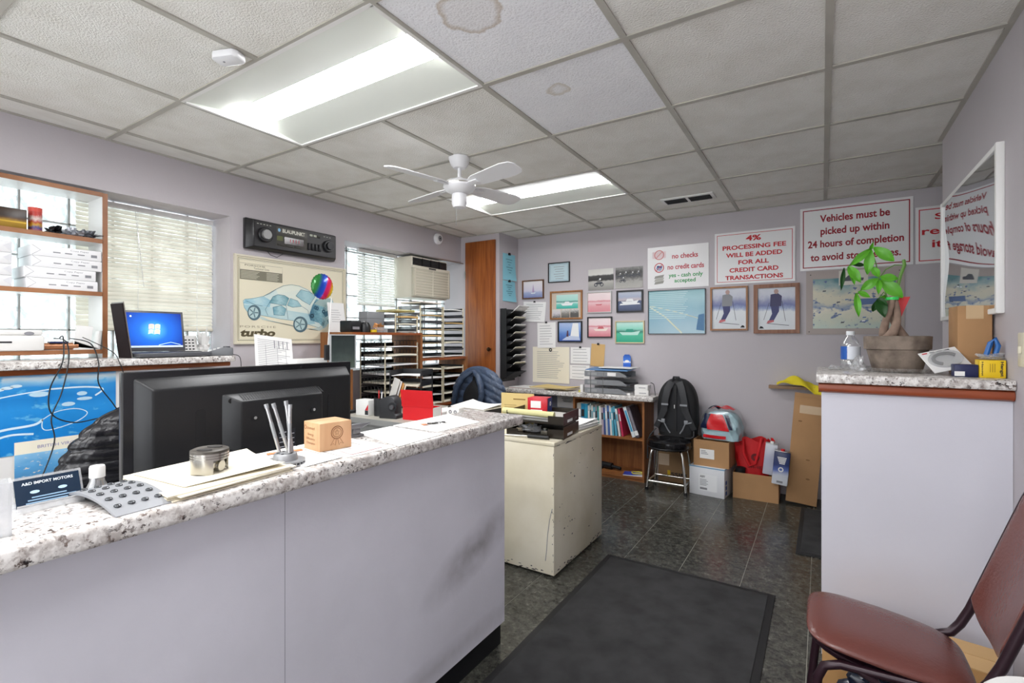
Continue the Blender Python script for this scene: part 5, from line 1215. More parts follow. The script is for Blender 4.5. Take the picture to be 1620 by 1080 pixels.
# letter trays -------------------------------------------------------------------------------
M_smoke = clear('smoky_tray', '#6a6a70', gloss=0.15, opaque=0.15); M_wire = mat('tray_black', '#1d1e20', 0.45); M_post = mat('cream_post', '#d8cfb4', 0.5); M_gtray = mat('grey_tray', '#85878a', 0.5)
ORD = ('lowest', 'second', 'third', 'fourth', 'fifth', 'sixth', 'seventh', 'eighth', 'ninth')
def trays(name, label, loc, rz, w_, d, n, pitch, m, style='solid', papers=None, plabel=None, seed=0, wall=0.55, pm=None, cat='letter tray'):
    r = random.Random(seed); t = thing(name, label, cat, loc, rz)
    for k in range(n):
        z = 0.002+k*pitch; h = pitch*wall
        b = MB(); b.box(-w_/2, w_/2, -d/2, d/2, z, z+0.002); b.box(-w_/2, w_/2, d/2-0.002, d/2, z, z+h)
        if style != 'arc':
            b.box(-w_/2, -w_/2+0.002, -d/2, d/2, z, z+h); b.box(w_/2-0.002, w_/2, -d/2, d/2, z, z+h)
        tr_ = b.build('tray', m, t)
        if style == 'arc':
            for s in (-1, 1):
                ar = MB()
                for j in range(7):
                    cy = -d/2+0.02+(d-0.04)*j/6
                    ar.tube([(s*(w_/2-0.002), cy+0.03*math.cos(a), z+0.004+pitch*0.75*math.sin(a)) for a in [q*PI/6 for q in range(7)]], 0.0016, n=5)
                ar.tube([(s*(w_/2-0.002), -d/2, z+pitch*0.8), (s*(w_/2-0.002), d/2, z+pitch*0.8)], 0.002, n=5)
                ar.build('arc_side', m, tr_)
        if papers and r.random() < papers:
            pt = thing('paper_stack', plabel.replace('TIER', 'lowest tier' if k == 0 else ORD[k]+' tier up'), 'papers', (0, 0, 0), 0, plabel.replace('in the TIER of ', 'in '))
            pt.location = Vector(loc)+Matrix.Rotation(rz, 3, 'Z') @ Vector((r.uniform(-.01, .01), r.uniform(-.035, -.005), z+0.0022)); pt.rotation_euler = (0, 0, rz+r.uniform(-.06, .06))
            th = r.uniform(0.003, min(0.016, pitch*0.4)); mm = (pm or (M_paper, M_paper, M_cream))[r.randrange(len(pm or (1, 1, 1)))]
            wave = r.uniform(0.001, 0.006)
            MB().surf(lambda u, v: ((u-.5)*(w_-0.03), (v-.5)*(d-0.01), th+wave*math.sin(PI*u)*(1-v)), 6, 4, (0, 0, -th)).build('sheets', mm, pt)
    ph = n*pitch
    for sx in (-1, 1):
        for sy in (-1, 1): bx('post', M_post if style in ('arc', 'post') else m, sx*(w_/2)-0.004, sx*(w_/2)+0.004, sy*(d/2)-0.004, sy*(d/2)+0.004, 0, ph-pitch*(1-wall)+0.002, t)
    return t
trays('letter_tray', 'three tier black letter tray left of the leaning folders', (-2.60, 2.72, DT), math.radians(20), 0.24, 0.22, 4, 0.075, M_wire, papers=1.0, plabel='papers in the TIER of the black tray by the leaning folders', seed=3)
trays('letter_tray', 'single black mesh tray on the grey desk before the blue jacket', (-1.90, 2.62, DT), math.radians(-6), 0.32, 0.25, 1, 0.07, M_wire, papers=None, wall=0.8)
sheets('paper_stack', 'loose white papers heaped in the black mesh tray', [(-2.04, 2.50), (-1.76, 2.49), (-1.75, 2.72), (-2.04, 2.73)], DT+0.0046, [M_paper, M_cream, M_paper], 12, 0.0046, curl=0.02, seed=12)
sheets('paper_stack', 'white invoices on the grey desk behind the red box', [(-2.20, 2.45), (-2.07, 2.42), (-2.07, 2.70), (-2.20, 2.70)], DT, M_paper, 6, 0.004, seed=13)
cdh = thing('parts_carton', 'small white carton with two round marks on the grey desk', 'box', (-1.905, 2.375, DT), math.radians(5))
MB().box(-0.045, 0.045, -0.03, 0.03, 0, 0.078).build('body', M_white, cdh, bevel=0.002)
for s in (-1, 1): ring(cdh, 'round_mark', s*0.018, 0.055, 0.004, 0.012, M_greyink, -0.0305)

# ------------------------------------------------------------------ things on the cream cabinet (top 0.703)
KT = 0.7035
ltp = thing('letter_tray', 'two tier smoked black tray full of oddments on the cream cabinet', 'letter tray', (-1.345, 2.465, KT), math.radians(6))
M_sm = mat('smoked_plastic', '#2a241d', 0.2)
for z in (0.0, 0.072):
    b = MB(); b.box(-0.17, 0.17, -0.12, 0.13, z+0.006, z+0.009); b.box(-0.17, 0.17, 0.127, 0.13, z+0.009, z+0.062); b.box(0.167, 0.17, -0.12, 0.127, z, z+0.066); b.box(-0.17, -0.167, -0.12, 0.127, z, z+0.066)
    b.box(-0.167, -0.10, -0.12, -0.117, z+0.009, z+0.04); b.box(0.08, 0.167, -0.12, -0.117, z+0.009, z+0.05); b.box(-0.1, 0.08, -0.12, -0.117, z+0.009, z+0.018)
    tr_ = b.build('tray', M_sm, ltp)
    bx('label_card', M_paper, 0.1702, 0.171, -0.06, 0.02, z+0.012, z+0.026, tr_)
bg_ = thing('plastic_bag', 'crumpled clear plastic bag in the lower smoked tray', 'bag', (-1.40, 2.43, KT+0.0095))
def crump(rx, ry, rz_, seed, amp=0.25):
    rr = random.Random(seed); ph = [(rr.uniform(2, 7), rr.uniform(2, 7), rr.uniform(0, 6)) for _ in range(6)]
    def fn(u, v):
        a = 2*PI*u; h = PI*v; k = 1+sum(amp/6*math.sin(p*math.cos(a)*math.sin(h)*2+q*math.cos(h)*2+c) for p, q, c in ph)+0.06*math.sin(7*a+5*h)
        return (rx*math.cos(a)*math.sin(h)*k, ry*math.sin(a)*math.sin(h)*k, rz_*(1-math.cos(h))*(k if v > 0.5 else 1))
    return fn
MB().surf(crump(0.06, 0.04, 0.02, 2, .8), 20, 12).build('film', M_clearm, bg_, ang=20)
for k, (x, y, c, lab) in enumerate(((-1.30, 2.41, '#7a7468', 'grey metal fitting in the lower smoked tray'), (-1.47, 2.42, '#b8a890', 'tan connector at the left of the lower smoked tray'))):
    o = thing('metal_fitting', lab, 'fitting', (x, y, KT+0.0095), 0.4*k)
    MB().box(-0.02, 0.02, -0.015, 0.015, 0, 0.02).build('body', mat('fit_'+c, c, 0.4, 0.5), o, bevel=0.003); MB().cyl((0, 0, 0.02), (0, 0, 0.032), 0.01, n=12).build('collar', M_steel, o)
sheets('paper_stack', 'creased papers lying in the upper smoked tray', [(-1.50, 2.42), (-1.20, 2.39), (-1.19, 2.57), (-1.49, 2.60)], KT+0.0815, [M_paper, mat('grey_paper', '#b9b6b0', 0.7)], 4, 0.007, seed=14)
ypd = tag(MB().cyl((-1.535, 2.345, KT+0.133), (-1.225, 2.375, KT+0.125), 0.0165, n=18).build('rolled_pad', mat('yellow_pad', '#ded9a0', 0.7)), 'rolled pale yellow legal pad across the smoked tray', 'paper roll')
obx = thing('filter_box', 'red and blue oil filter carton on the upper smoked tray', 'box', (-1.40, 2.53, KT+0.1105), math.radians(10))
MB().box(-0.06, 0.06, -0.045, 0.045, 0, 0.085).build('body', photo('red_carton_print', [(0, '#c8162a'), (.5, '#d8303e'), (1, '#c21428')], (14, .5), axis='X'), obx, bevel=0.002)
flat(obx, 'white_label', rect(-0.04, 0.022, 0.028, 0.068), M_paper, -0.0456); text(obx, 'FILTER', -0.008, 0.015, 0.06, 0.012, M_paper, -0.0456) if False else flat(obx, 'white_stripe', rect(-0.04, 0.03, 0.008, 0.018), M_paper, -0.0456)
o = MB().poly([(0.0606, -0.045, 0.0), (0.0606, 0.045, 0.0), (0.0606, 0.045, 0.085), (0.0606, -0.03, 0.085)]).build('blue_side', mat('carton_blue', '#2c3a7c', 0.5), obx, smooth=False)
ring(obx, 'round_logo', 0.01, 0.05, 0.004, 0.014, M_paper, -0.0612).data.transform(Matrix.Rotation(PI/2, 4, 'Z'))
fld = thing('manila_card', 'tall manila card printed in brown standing behind the red filter carton', 'card', (-1.58, 2.56, KT+0.0003), math.radians(9))
MB().box(-0.10, 0.115, -0.001, 0.001, 0, 0.205).build('card', mat('manila_pale', '#dcc382', 0.75), fld)
lb = MB()
for k in range(8): lb.poly([(p, -0.0014, q) for p, q in rect(-0.08, 0.0+0.012*(k % 3), 0.13-k*0.012, 0.1325-k*0.012)])
lb.poly([(p, -0.0014, q) for p, q in rect(-0.02, 0.06, 0.165, 0.172)]); lb.build('print_lines', mat('brown_ink', '#8a6a34', 0.7), fld, smooth=False)
bx('foot_fold', mat('manila_pale', '#dcc382', 0.75), -0.10, 0.115, 0.001, 0.04, 0, 0.002, fld)
sheets('paper_stack', 'untidy white papers at the back of the cream cabinet', [(-1.36, 2.66), (-1.20, 2.62), (-1.185, 2.90), (-1.35, 2.91)], KT, M_paper, 9, 0.003, seed=15, curl=0.012)
scd = thing('screwdriver', 'black handled screwdriver on the front edge of the cream cabinet', 'tool', (-1.37, 2.305, KT+0.0115), math.radians(8))
MB().cyl((0.02, 0, 0), (0.14, 0, 0), 0.0105, n=12).build('handle', M_black, scd); MB().cyl((-0.12, 0, -0.004), (0.02, 0, 0), 0.0045, n=10).build('shaft', M_chrome, scd)

# ------------------------------------------------------------------ oak hutch with letter trays along the left wall
ht = thing('oak_hutch', 'stepped oak hutch holding stacks of letter trays under the window', 'shelf', (-3.04, 3.08, 0))
bx('shelf', M_trimw, -0.17, 0.17, -0.68, 0.03, 1.268, 1.288, ht); bx('shelf', M_trimw, -0.17, 0.17, 0.055, 0.66, 1.048, 1.070, ht)
bx('upright', M_oakv, -0.17, 0.17, 0.03, 0.055, 0.0, 1.288, ht); bx('upright', M_oakv, -0.17, 0.17, -0.70, -0.68, 0.0, 1.288, ht); bx('upright', M_oakv, -0.17, 0.17, 0.66, 0.68, 0.0, 1.07, ht)
bx('base_shelf', M_trimw, -0.17, 0.17, -0.68, 0.03, 0.64, 0.66, ht); bx('base_shelf', M_trimw, -0.17, 0.17, 0.055, 0.66, 0.64, 0.66, ht)
pl = 'papers in the TIER of the black arched wire trays'
trays('letter_tray', 'eight tier black arched wire letter tray stack', (-3.02, 2.90, 0.6605), PI/2, 0.36, 0.28, 8, 0.072, M_wire, 'arc', 1.0, pl, 21)
for q, (yc, lab) in enumerate(((3.28, 'left eight tier tray column on the right hutch shelf'), (3.585, 'right eight tier tray column nearest the closet on the hutch shelf'))):
    trays('letter_tray', lab, (-3.03, yc, 1.0705), PI/2, 0.285, 0.26, 8, 0.060, M_wire if q else M_smoke, 'post', 0.9, 'papers in the TIER of the %s column on the hutch shelf' % ('right' if q else 'left'), 31+q, 0.5, (M_paper, M_cream, mat('dark_folder', '#3a3c42', 0.5), mat('manila', '#d2ac72', 0.75)))
for q, (yc, lab) in enumerate(((3.28, 'left five tier black tray column under the hutch shelf'), (3.585, 'right five tier black tray column under the hutch shelf'))):
    trays('letter_tray', lab, (-3.03, yc, 0.6605), PI/2, 0.285, 0.26, 5, 0.074, M_wire, 'post', 1.0, 'papers in the TIER of the %s column under the hutch shelf' % ('right' if q else 'left'), 41+q, 0.4)
trays('letter_tray', 'three tier smoky tray stack on top of the hutch', (-3.04, 2.985, 1.2885), PI/2, 0.25, 0.26, 3, 0.058, M_smoke, 'post', 1.0, 'papers in the TIER of the smoky tray on the hutch', 51, 0.55, (mat('manila', '#d2ac72', 0.75), M_cream, mat('grey_paper', '#b9b6b0', 0.7)))
sheets('paper_stack', 'yellow edged papers heaped on the smoky tray top', [(-3.15, 2.87), (-2.92, 2.87), (-2.92, 3.1), (-3.15, 3.1)], 1.2885+0.172, [mat('yellow_edge', '#d8d08a', 0.7), M_cream], 5, 0.003, seed=52)
sheets('paper_stack', 'cream papers heaped on the left hutch tray column', [(-3.15, 3.15), (-2.91, 3.15), (-2.91, 3.41), (-3.15, 3.41)], 1.0705+0.474, [M_cream, mat('dusty_pink', '#d3c2bc', 0.7)], 4, 0.003, seed=53)
gbx = thing('grey_case', 'flat grey metal case on top of the hutch near the wood tray', 'box', (-3.07, 2.755, 1.2885), PI/2)
MB().box(-0.09, 0.09, -0.05, 0.05, 0.0, 0.165).build('body', M_gtray, gbx, bevel=0.003); bx('seam', M_ink, -0.0902, 0.0902, -0.0505, 0.0505, 0.11, 0.112, gbx)
blk = thing('label_printer', 'small black label printer at the left of the hutch top', 'printer', (-2.98, 2.47, 1.2885), PI/2)
MB().box(-0.05, 0.05, -0.06, 0.06, 0, 0.085).build('body', M_black, blk, bevel=0.006); MB().box(-0.03, 0.03, -0.064, -0.06, 0.02, 0.04).build('slot', M_greyink, blk)
bl2 = thing('stapler_block', 'black round punch beside the small black label printer', 'punch', (-2.96, 2.585, 1.2885))
MB().lathe([(0, 0), (0.045, 0), (0.045, 0.05), (0.03, 0.075), (0, 0.078)], n=20).build('body', M_black, bl2); MB().cyl((0, 0, 0.078), (0, 0, 0.086), 0.012, n=12).build('knob', M_steel, bl2)
bl2.name = 'hole_punch'
wt = thing('wire_basket', 'small clear box of coppery oddments on the hutch top', 'box', (-2.93, 2.70, 1.2885))
MB().box(-0.04, 0.04, -0.055, 0.055, 0, 0.04).build('box', M_clearm, wt); MB().surf(crump(0.034, 0.048, 0.03, 8, .6), 16, 10).build('oddments', mat('copper_bits', '#b07a48', 0.4, 0.5), wt)
wt.name = 'parts_box'
yt = thing('tape_roll', 'yellow tape roll lying by the coppery box on the hutch top', 'tape', (-2.905, 2.627, 1.2885))
MB().lathe([(0.012, 0), (0.024, 0), (0.024, 0.02), (0.012, 0.02), (0.012, 0)], n=20).build('roll', mat('yellow_tape', '#d9b81c', 0.5), yt); MB().lathe([(0.0105, 0), (0.012, 0), (0.012, 0.02), (0.0105, 0.02), (0.0105, 0)], n=20).build('core', M_card, yt)
fc = thing('framed_card', 'white card in a frame leaning at the left of the hutch top', 'frame', (-3.16, 2.50, 1.2885), PI/2, rot=(0.0, 0, PI/2))
o = MB().box(-0.075, 0.075, -0.006, 0.0, 0.0, 0.23).build('card', M_paper, fc); o.rotation_euler = (-0.15, 0, 0)
b = MB()
for k in range(6): b.poly([(p, -0.0066, q) for p, q in rect(-0.05, 0.02+0.01*(k % 3), 0.17-k*0.018, 0.1725-k*0.018)])
o = b.build('print_lines', M_greyink, fc, smooth=False); o.rotation_euler = (-0.15, 0, 0)
wf2 = tag(bx('grey_file_box', mat('pale_grey_card', '#c9ccd2', 0.7), -2.87, -2.845, 3.10, 3.145, 0.8, 0.99), 'narrow pale grey strip standing between the tray stacks', 'box') if False else None

# credenza between the sill and the hutch, mostly hidden by the television
cz = thing('credenza', 'low white credenza below the car poster', 'cabinet', (-3.0, 1.98, 0))
bx('body', M_wpanel, -0.229, 0.13, -0.36, 0.38, 0, 0.95, cz); bx('top', M_wpanel, -0.229, 0.145, -0.365, 0.385, 0.95, 0.97, cz, bevel=0.003)
fo = thing('printed_form', 'large printed form leaning against the wall under the car poster', 'paper', (-2.93, 1.845, 0.988), PI/2)
Mf = Matrix.Rotation(0.13, 4, 'Y') @ Matrix.Rotation(-0.30, 4, 'X')
o = MB().box(-0.13, 0.13, -0.001, 0, 0, 0.28).build('sheet', M_paper, fo); o.data.transform(Mf)
b = MB()
for k in range(20): b.poly([(p, -0.0016, q) for p, q in rect(-0.11, 0.11-0.03*(k % 4), 0.25-k*0.012, 0.2525-k*0.012)])
for k in range(4): b.poly([(p, -0.0017, q) for p, q in rect(0.0+k*0.03, 0.006+k*0.03, 0.2, 0.255)])
for x in (-0.06, 0.02, 0.08): b.poly([(p, -0.0017, q) for p, q in rect(x, x+0.002, 0.01, 0.22)])
o = b.build('print_lines', M_greyink, fo, smooth=False); o.data.transform(Mf)
wd = thing('white_router', 'low white plastic device on the credenza behind the television', 'device', (-2.91, 2.06, 0.9705), PI/2)
MB().box(-0.115, 0.115, -0.05, 0.05, 0.0, 0.138).build('case', M_white, wd, bevel=0.012); flat(wd, 'badge', rect(0.02, 0.06, 0.105, 0.109), M_greyink, -0.0507)
scn = thing('side_monitor', 'thin dark glass monitor standing edge on beside the hutch', 'monitor', (-2.745, 2.21, 0.74), PI/2)
MB().box(-0.10, 0.10, -0.006, 0.006, 0.30, 0.525).build('panel', photo('dark_glass', [(0, '#55605c'), (.5, '#3a4442'), (1, '#2c3434')], (4, .3), rough=0.08), scn)
f = MB(); f.box(-0.106, -0.098, -0.010, 0.008, 0.29, 0.53); f.box(0.098, 0.106, -0.010, 0.008, 0.29, 0.53); f.box(-0.098, 0.098, -0.010, 0.008, 0.29, 0.30); f.box(-0.098, 0.098, -0.010, 0.008, 0.522, 0.53)
f.build('frame', mat('silver_plastic', '#b4b6b8', 0.35), scn); MB().cyl((0, 0.01, 0.0), (0, 0.01, 0.3), 0.014, n=12).build('stand_post', M_black, scn); MB().box(-0.08, 0.08, -0.05, 0.03, 0.0, 0.012).build('stand_foot', M_black, scn, bevel=0.003)
MB().box(-0.135, -0.106, -0.004, 0.02, 0.36, 0.46).build('side_clamp', M_black, scn, bevel=0.004)
ms_ = thing('monitor_table', 'small black side table under the thin dark monitor', 'table', (-2.78, 2.08, 0)) 
bx('top', M_black, -0.07, 0.10, -0.24, 0.24, 0.72, 0.7395, ms_)
for xx in (-0.055, 0.085):
    for yy in (-0.22, 0.22): bx('leg', M_black, xx-0.012, xx+0.012, yy-0.012, yy+0.012, 0, 0.72, ms_)

# rainbow foil balloon on a stick
bl = thing('foil_balloon', 'round rainbow striped foil balloon on a white stick before the poster', 'balloon', (-2.80, 2.095, 0.7405))
def rainbow():
    m = bpy.data.materials.new('rainbow_foil'); N, L, b = nodes(m); tc = N.new('ShaderNodeTexCoord'); sx = N.new('ShaderNodeSeparateXYZ'); mp = N.new('ShaderNodeMapping'); mp.inputs['Rotation'].default_value = (0.35, 0, 0)
    L.new(tc.outputs['Generated'], mp.inputs[0]); L.new(mp.outputs[0], sx.inputs[0])
    r = N.new('ShaderNodeValToRGB'); cr = r.color_ramp; cols = [(0, '#2f7a3a'), (.14, '#1f3fa8'), (.3, '#2c57c8'), (.38, '#d8205a'), (.52, '#e02860'), (.6, '#e8861c'), (.72, '#ecd820'), (.84, '#58b83a'), (1, '#2a9a6a')]
    while len(cr.elements) < len(cols): cr.elements.new(.5)
    for e, (p, c) in zip(cr.elements, cols): e.position = p; e.color = lin(c)
    L.new(sx.outputs['Y'], r.inputs['Fac']); L.new(r.outputs['Color'], b.inputs['Base Color']); b.inputs['Roughness'].default_value = 0.2; b.inputs['Metallic'].default_value = 0.25
    return m
def bf(u, v):
    a = 2*PI*u; h = PI*v; k = 1+0.03*math.sin(24*a)*(math.sin(h)**6)
    return (0.032*math.cos(h), 0.083*math.sin(h)*math.cos(a)*k, 0.085*math.sin(h)*math.sin(a)*k)
o = MB().surf(bf, 60, 20).build('foil', rainbow(), bl); o.location = (0, -0.005, 0.845)
MB().cyl((0, 0, 0), (0, 0.068, 0.775), 0.004, n=8).build('stick', M_white, bl)
MB().lathe([(0, 0), (0.03, 0), (0.03, 0.008), (0, 0.01)], n=16).build('stick_foot', M_white, bl)

# ------------------------------------------------------------------ window sill (granite top z=1.142)
ST = 1.1425
lp = thing('laptop', 'open laptop with a blue desktop on the window sill', 'laptop', (-3.06, 1.262, ST), PI/2)
M_lap = mat('laptop_grey', '#55565a', 0.4)
MB().box(-0.15, 0.20, -0.125, 0.085, 0.004, 0.026).build('base', M_lap, lp, bevel=0.004)
kb = MB()
for i in range(13):
    for j in range(5): kb.box(-0.135+i*0.0245, -0.135+i*0.0245+0.021, -0.05+j*0.0235, -0.05+j*0.0235+0.020, 0.026, 0.0285)
o = kb.build('keyboard', M_black, lp); o['kind'] = 'stuff'
bx('touchpad', M_greyink, -0.02, 0.06, -0.11, -0.065, 0.026, 0.0264, lp)
for (x, y) in ((-0.14, -0.11), (0.19, -0.11), (-0.14, 0.07), (0.19, 0.07)): MB().cyl((x, y, 0), (x, y, 0.004), 0.008, n=8).build('foot', M_black, lp)
Ml = Matrix.Translation((0.0, 0.080, 0.03)) @ Matrix.Rotation(-0.16, 4, 'X')
ld = MB().box(-0.155, 0.155, 0.0, 0.012, 0, 0.228).build('lid', M_lap, lp, bevel=0.003); ld.data.transform(Ml)
def screen_mat():
    m = bpy.data.materials.new('blue_desktop'); N, L, b = nodes(m); tc = N.new('ShaderNodeTexCoord')
    mp = N.new('ShaderNodeMapping'); mp.inputs['Location'].default_value = (-0.5, 0, -0.5); L.new(tc.outputs['Generated'], mp.inputs[0])
    fl_ = N.new('ShaderNodeVectorMath'); fl_.operation = 'MULTIPLY'; fl_.inputs[1].default_value = (1, 0, 0.8); L.new(mp.outputs[0], fl_.inputs[0])
    ln = N.new('ShaderNodeVectorMath'); ln.operation = 'LENGTH'; L.new(fl_.outputs[0], ln.inputs[0])
    r = N.new('ShaderNodeValToRGB'); cr = r.color_ramp; cr.elements[0].color = lin('#4fa8ea'); cr.elements[0].position = 0.02; cr.elements[1].color = lin('#0a2478'); cr.elements[1].position = 0.62; e = cr.elements.new(0.25); e.color = lin('#1a5fc4')
    L.new(ln.outputs['Value'], r.inputs['Fac']); b.inputs['Base Color'].default_value = (0.01, 0.01, 0.02, 1); b.inputs['Roughness'].default_value = 0.2
    L.new(r.outputs['Color'], b.inputs['Emission Color']); b.inputs['Emission Strength'].default_value = 0.75; return m
sn = flat(ld, 'screen', rect(-0.142, 0.142, 0.022, 0.216), screen_mat(), -0.0004); sn.data.transform(Ml)
yS = -0.0008
for k, (c, dx, dz) in enumerate((('#e8502a', 0, 1), ('#7fc42e', 1, 1), ('#3f8fe0', 0, 0), ('#f0c02a', 1, 0))):
    x, z = -0.028+dx*0.030+0.003*dz, 0.096+dz*0.029; w = 0.026
    p = [(x+i/6*w, z+0.004*math.sin(PI*i/6)-0.002*dx*0) for i in range(7)]+[(x+(6-i)/6*w+0.003, z+0.025+0.004*math.sin(PI*(6-i)/6)) for i in range(7)]
    flat(ld, 'desktop_logo_pane', p, emis('pane_'+c, c, 0.8), yS).data.transform(Ml)
for k, (x, z) in enumerate(((-0.132, 0.205), (-0.132, 0.19), (-0.132, 0.17), (-0.105, 0.195), (-0.125, 0.08), (-0.125, 0.06))): flat(ld, 'desktop_icon', rect(x-0.004, x+0.004, z-0.004, z+0.004), emis('icon_%d' % (k % 2), '#d8e4f0' if k % 2 else '#c89a80', 0.6), yS).data.transform(Ml)
flat(ld, 'taskbar', rect(-0.142, 0.142, 0.022, 0.032), emis('taskbar', '#5f8ab8', 0.4), yS).data.transform(Ml)
stroke(ld, 'wallpaper_streak', [(0.02, 0.035), (0.08, 0.05), (0.13, 0.036)], 0.002, emis('streak', '#9fd0f4', 0.6), yS).data.transform(Ml)
bkf = thing('leaning_frame', 'dark framed board leaning against the shelf end beside the laptop', 'frame', (-3.06, 1.106, ST), PI/2)
o = MB().box(-0.012, -0.006, -0.06, 0.08, 0, 0.285).build('board', mat('dark_board', '#231a1c', 0.8, spec=0.2), bkf); o.rotation_euler = (0, -0.13, 0)
o = MB().box(-0.006, -0.002, -0.063, 0.083, -0.0, 0.292).build('frame', mat('board_silver', '#8d8780', 0.35, 0.5), bkf); o.rotation_euler = (0, -0.13, 0)
ctm = thing('card_terminal', 'grey card payment terminal at the right end of the sill', 'terminal', (-3.0, 1.535, ST), math.radians(60))
MB().prism([(-0.07, 0), (0.07, 0), (0.07, 0.045), (0.03, 0.052), (-0.07, 0.02)], -0.035, 0.035).build('body', mat('terminal_grey', '#6d6f72', 0.45), ctm, bevel=0.005)
for i in range(3):
    for j in range(3): MB().box(-0.05+i*0.02, -0.037+i*0.02, -0.022+j*0.017, -0.011+j*0.017, 0.026+i*0.0066, 0.034+i*0.0066).build('key', M_white, ctm)
bx('display', M_ink, 0.02, 0.055, -0.025, 0.025, 0.046, 0.054, ctm)
cal = thing('desk_calendar', 'small white grid calendar leaning on the window behind the terminal', 'calendar', (-3.30, 1.50, ST), PI/2)
o = MB().box(-0.10, 0.06, -0.002, 0, 0, 0.12).build('card', M_paper, cal); o.rotation_euler = (-0.2, 0, 0)
b = MB()
for i in range(7):
    for j in range(5): b.poly([(p, -0.0026, q) for p, q in rect(-0.09+i*0.02, -0.078+i*0.02, 0.012+j*0.019, 0.02+j*0.019)])
o = b.build('date_grid', M_ink, cal, smooth=False); o.rotation_euler = (-0.2, 0, 0)
tw = thing('tissue', 'crumpled white tissue on the window frame by the calendar', 'tissue', (-3.30, 1.59, ST)); MB().surf(crump(0.035, 0.03, 0.06, 11, 1.0), 16, 12).build('paper', M_paper, tw, ang=20)
sbt = water_bottle('spray_bottle', 'tiny dark bottle at the right corner of the sill', (-3.17, 1.665, ST), 0.075, 0.012, M_black, M_ink) if False else None
# printer and holder on bottom shelf
pr = thing('printer', 'flat white printer on the bottom shelf of the shelf unit', 'printer', (-3.29, 0.64, 1.1845+0.0005), PI/2)
MB().box(-0.20, 0.175, -0.10, 0.10, 0.0, 0.075).build('body', M_white, pr, bevel=0.01); MB().box(-0.20, 0.17, -0.095, 0.10, 0.075, 0.10).build('lid', M_white, pr, bevel=0.008)
bx('paper_slot', M_ink, -0.15, 0.06, -0.1015, -0.0995, 0.038, 0.046, pr); flat(pr, 'badge', ell(0.12, 0.083, 0.018, 0.009, 16), M_greyink, -0.0962)
hd = thing('paper_holder', 'white plastic holder with folded papers beside the printer', 'holder', (-3.25, 0.975, 1.185), PI/2)
MB().prism([(-0.05, 0), (0.06, 0), (0.07, 0.10), (0.055, 0.10), (0.045, 0.02), (-0.045, 0.02), (-0.04, 0.05), (-0.05, 0.05)], -0.05, 0.05).build('tray', M_white, hd, bevel=0.004)
o = MB().box(-0.04, 0.03, -0.002, 0.002, 0.02, 0.125).build('folded_paper', M_paper, hd); o.rotation_euler = (0.1, 0.1, 0)
cpr = thing('copper_rail', 'coppery bar of a small stand beside the white paper holder', 'stand', (-3.215, 0.885, 1.185), PI/2)
MB().cyl((-0.07, 0, 0.02), (0.06, 0, 0.02), 0.018, n=16).build('bar', mat('copper_plastic', '#a8714e', 0.35, 0.4), cpr); MB().box(-0.05, 0.02, -0.02, 0.02, 0.036, 0.044).build('clip', mat('navy_plastic', '#1d2450', 0.4), cpr)
cpr.name = 'copper_stand'
# paper reams
for k in range(4):
    rt = thing('paper_ream', ('lowest', 'second lowest', 'third', 'topmost')[k]+' copy paper ream of the full stack on the middle shelf', 'paper ream', (-3.31, 0.905+(-0.012, -0.02, 0.006, 0.004)[k], 1.4858+k*0.0535), PI/2, 'reams on the middle shelf')
    MB().box(-0.14, 0.135, -0.10, 0.10, 0, 0.053).build('wrapper', mat('ream_white', '#eeeeef', 0.4), rt, bevel=0.004)
    text(rt, 'Copy Paper', 0.045, 0.040, 0.075, 0.009, M_greyink, -0.1006)
    for q, x in enumerate((-0.045, 0.0, 0.05)): flat(rt, 'print_line', rect(x-0.014, x+0.014, 0.021, 0.026), M_greyink, -0.1006)
    flat(rt, 'barcode', rect(0.09, 0.115, 0.016, 0.03), M_greyink, -0.1006)
    for s in (-1, 1): stroke(rt, 'wrapper_fold', [(s*0.136 if s < 0 else 0.133, 0.051), (s*0.105, 0.028), (s*0.136 if s < 0 else 0.133, 0.003)], 0.0015, M_greyink, -0.1006) if s < 0 else None
for k in range(4):
    rt = thing('paper_ream', ('lowest', 'second lowest', 'third', 'topmost')[k]+' plain ream of the stack cut off at the left edge', 'paper ream', (-3.31, 0.565, 1.4858+k*0.0535), PI/2, 'plain reams at the left edge')
    MB().box(-0.135, 0.14, -0.10, 0.10, 0, 0.053).build('wrapper', mat('ream_white', '#eeeeef', 0.4), rt, bevel=0.004); flat(rt, 'fold_flap', [(0.11, 0.03), (0.139, 0.05), (0.139, 0.005)], mat('ream_shadow', '#dcdce0', 0.5), -0.1006)
# top shelf oddments
TS = 1.763
gbx = thing('gold_box', 'gold and black carton on the top shelf', 'box', (-3.27, 0.70, TS), PI/2)
MB().box(-0.10, 0.058, -0.05, 0.05, 0, 0.095).build('body', photo('gold_black', [(0, '#8a6a1c'), (.35, '#b08a2a'), (.5, '#5a3a14'), (.6, '#2a1a10'), (1, '#3a2412')], (5, .1)), gbx, bevel=0.003); flat(gbx, 'gold_band', rect(-0.098, 0.056, 0.028, 0.034), mat('gold_ink', '#c8a440', 0.3, 0.6), -0.0506)
can = thing('food_can', 'red topped canister with colourful label on the top shelf', 'canister', (-3.265, 0.798, TS))
MB().lathe([(0, 0), (0.026, 0), (0.026, 0.118), (0, 0.118)], n=24).build('body', photo('can_label', [(0, '#c8602a'), (.18, '#4a4a8a'), (.3, '#d0a020'), (.42, '#b83a2a'), (.55, '#e8d8d0'), (.7, '#c83a30'), (1, '#c83a30')], (6, .12)), can); MB().lathe([(0.0265, 0.10), (0.0265, 0.12), (0, 0.122)], n=24).build('lid', mat('can_lid', '#d84a3a', 0.4), can)
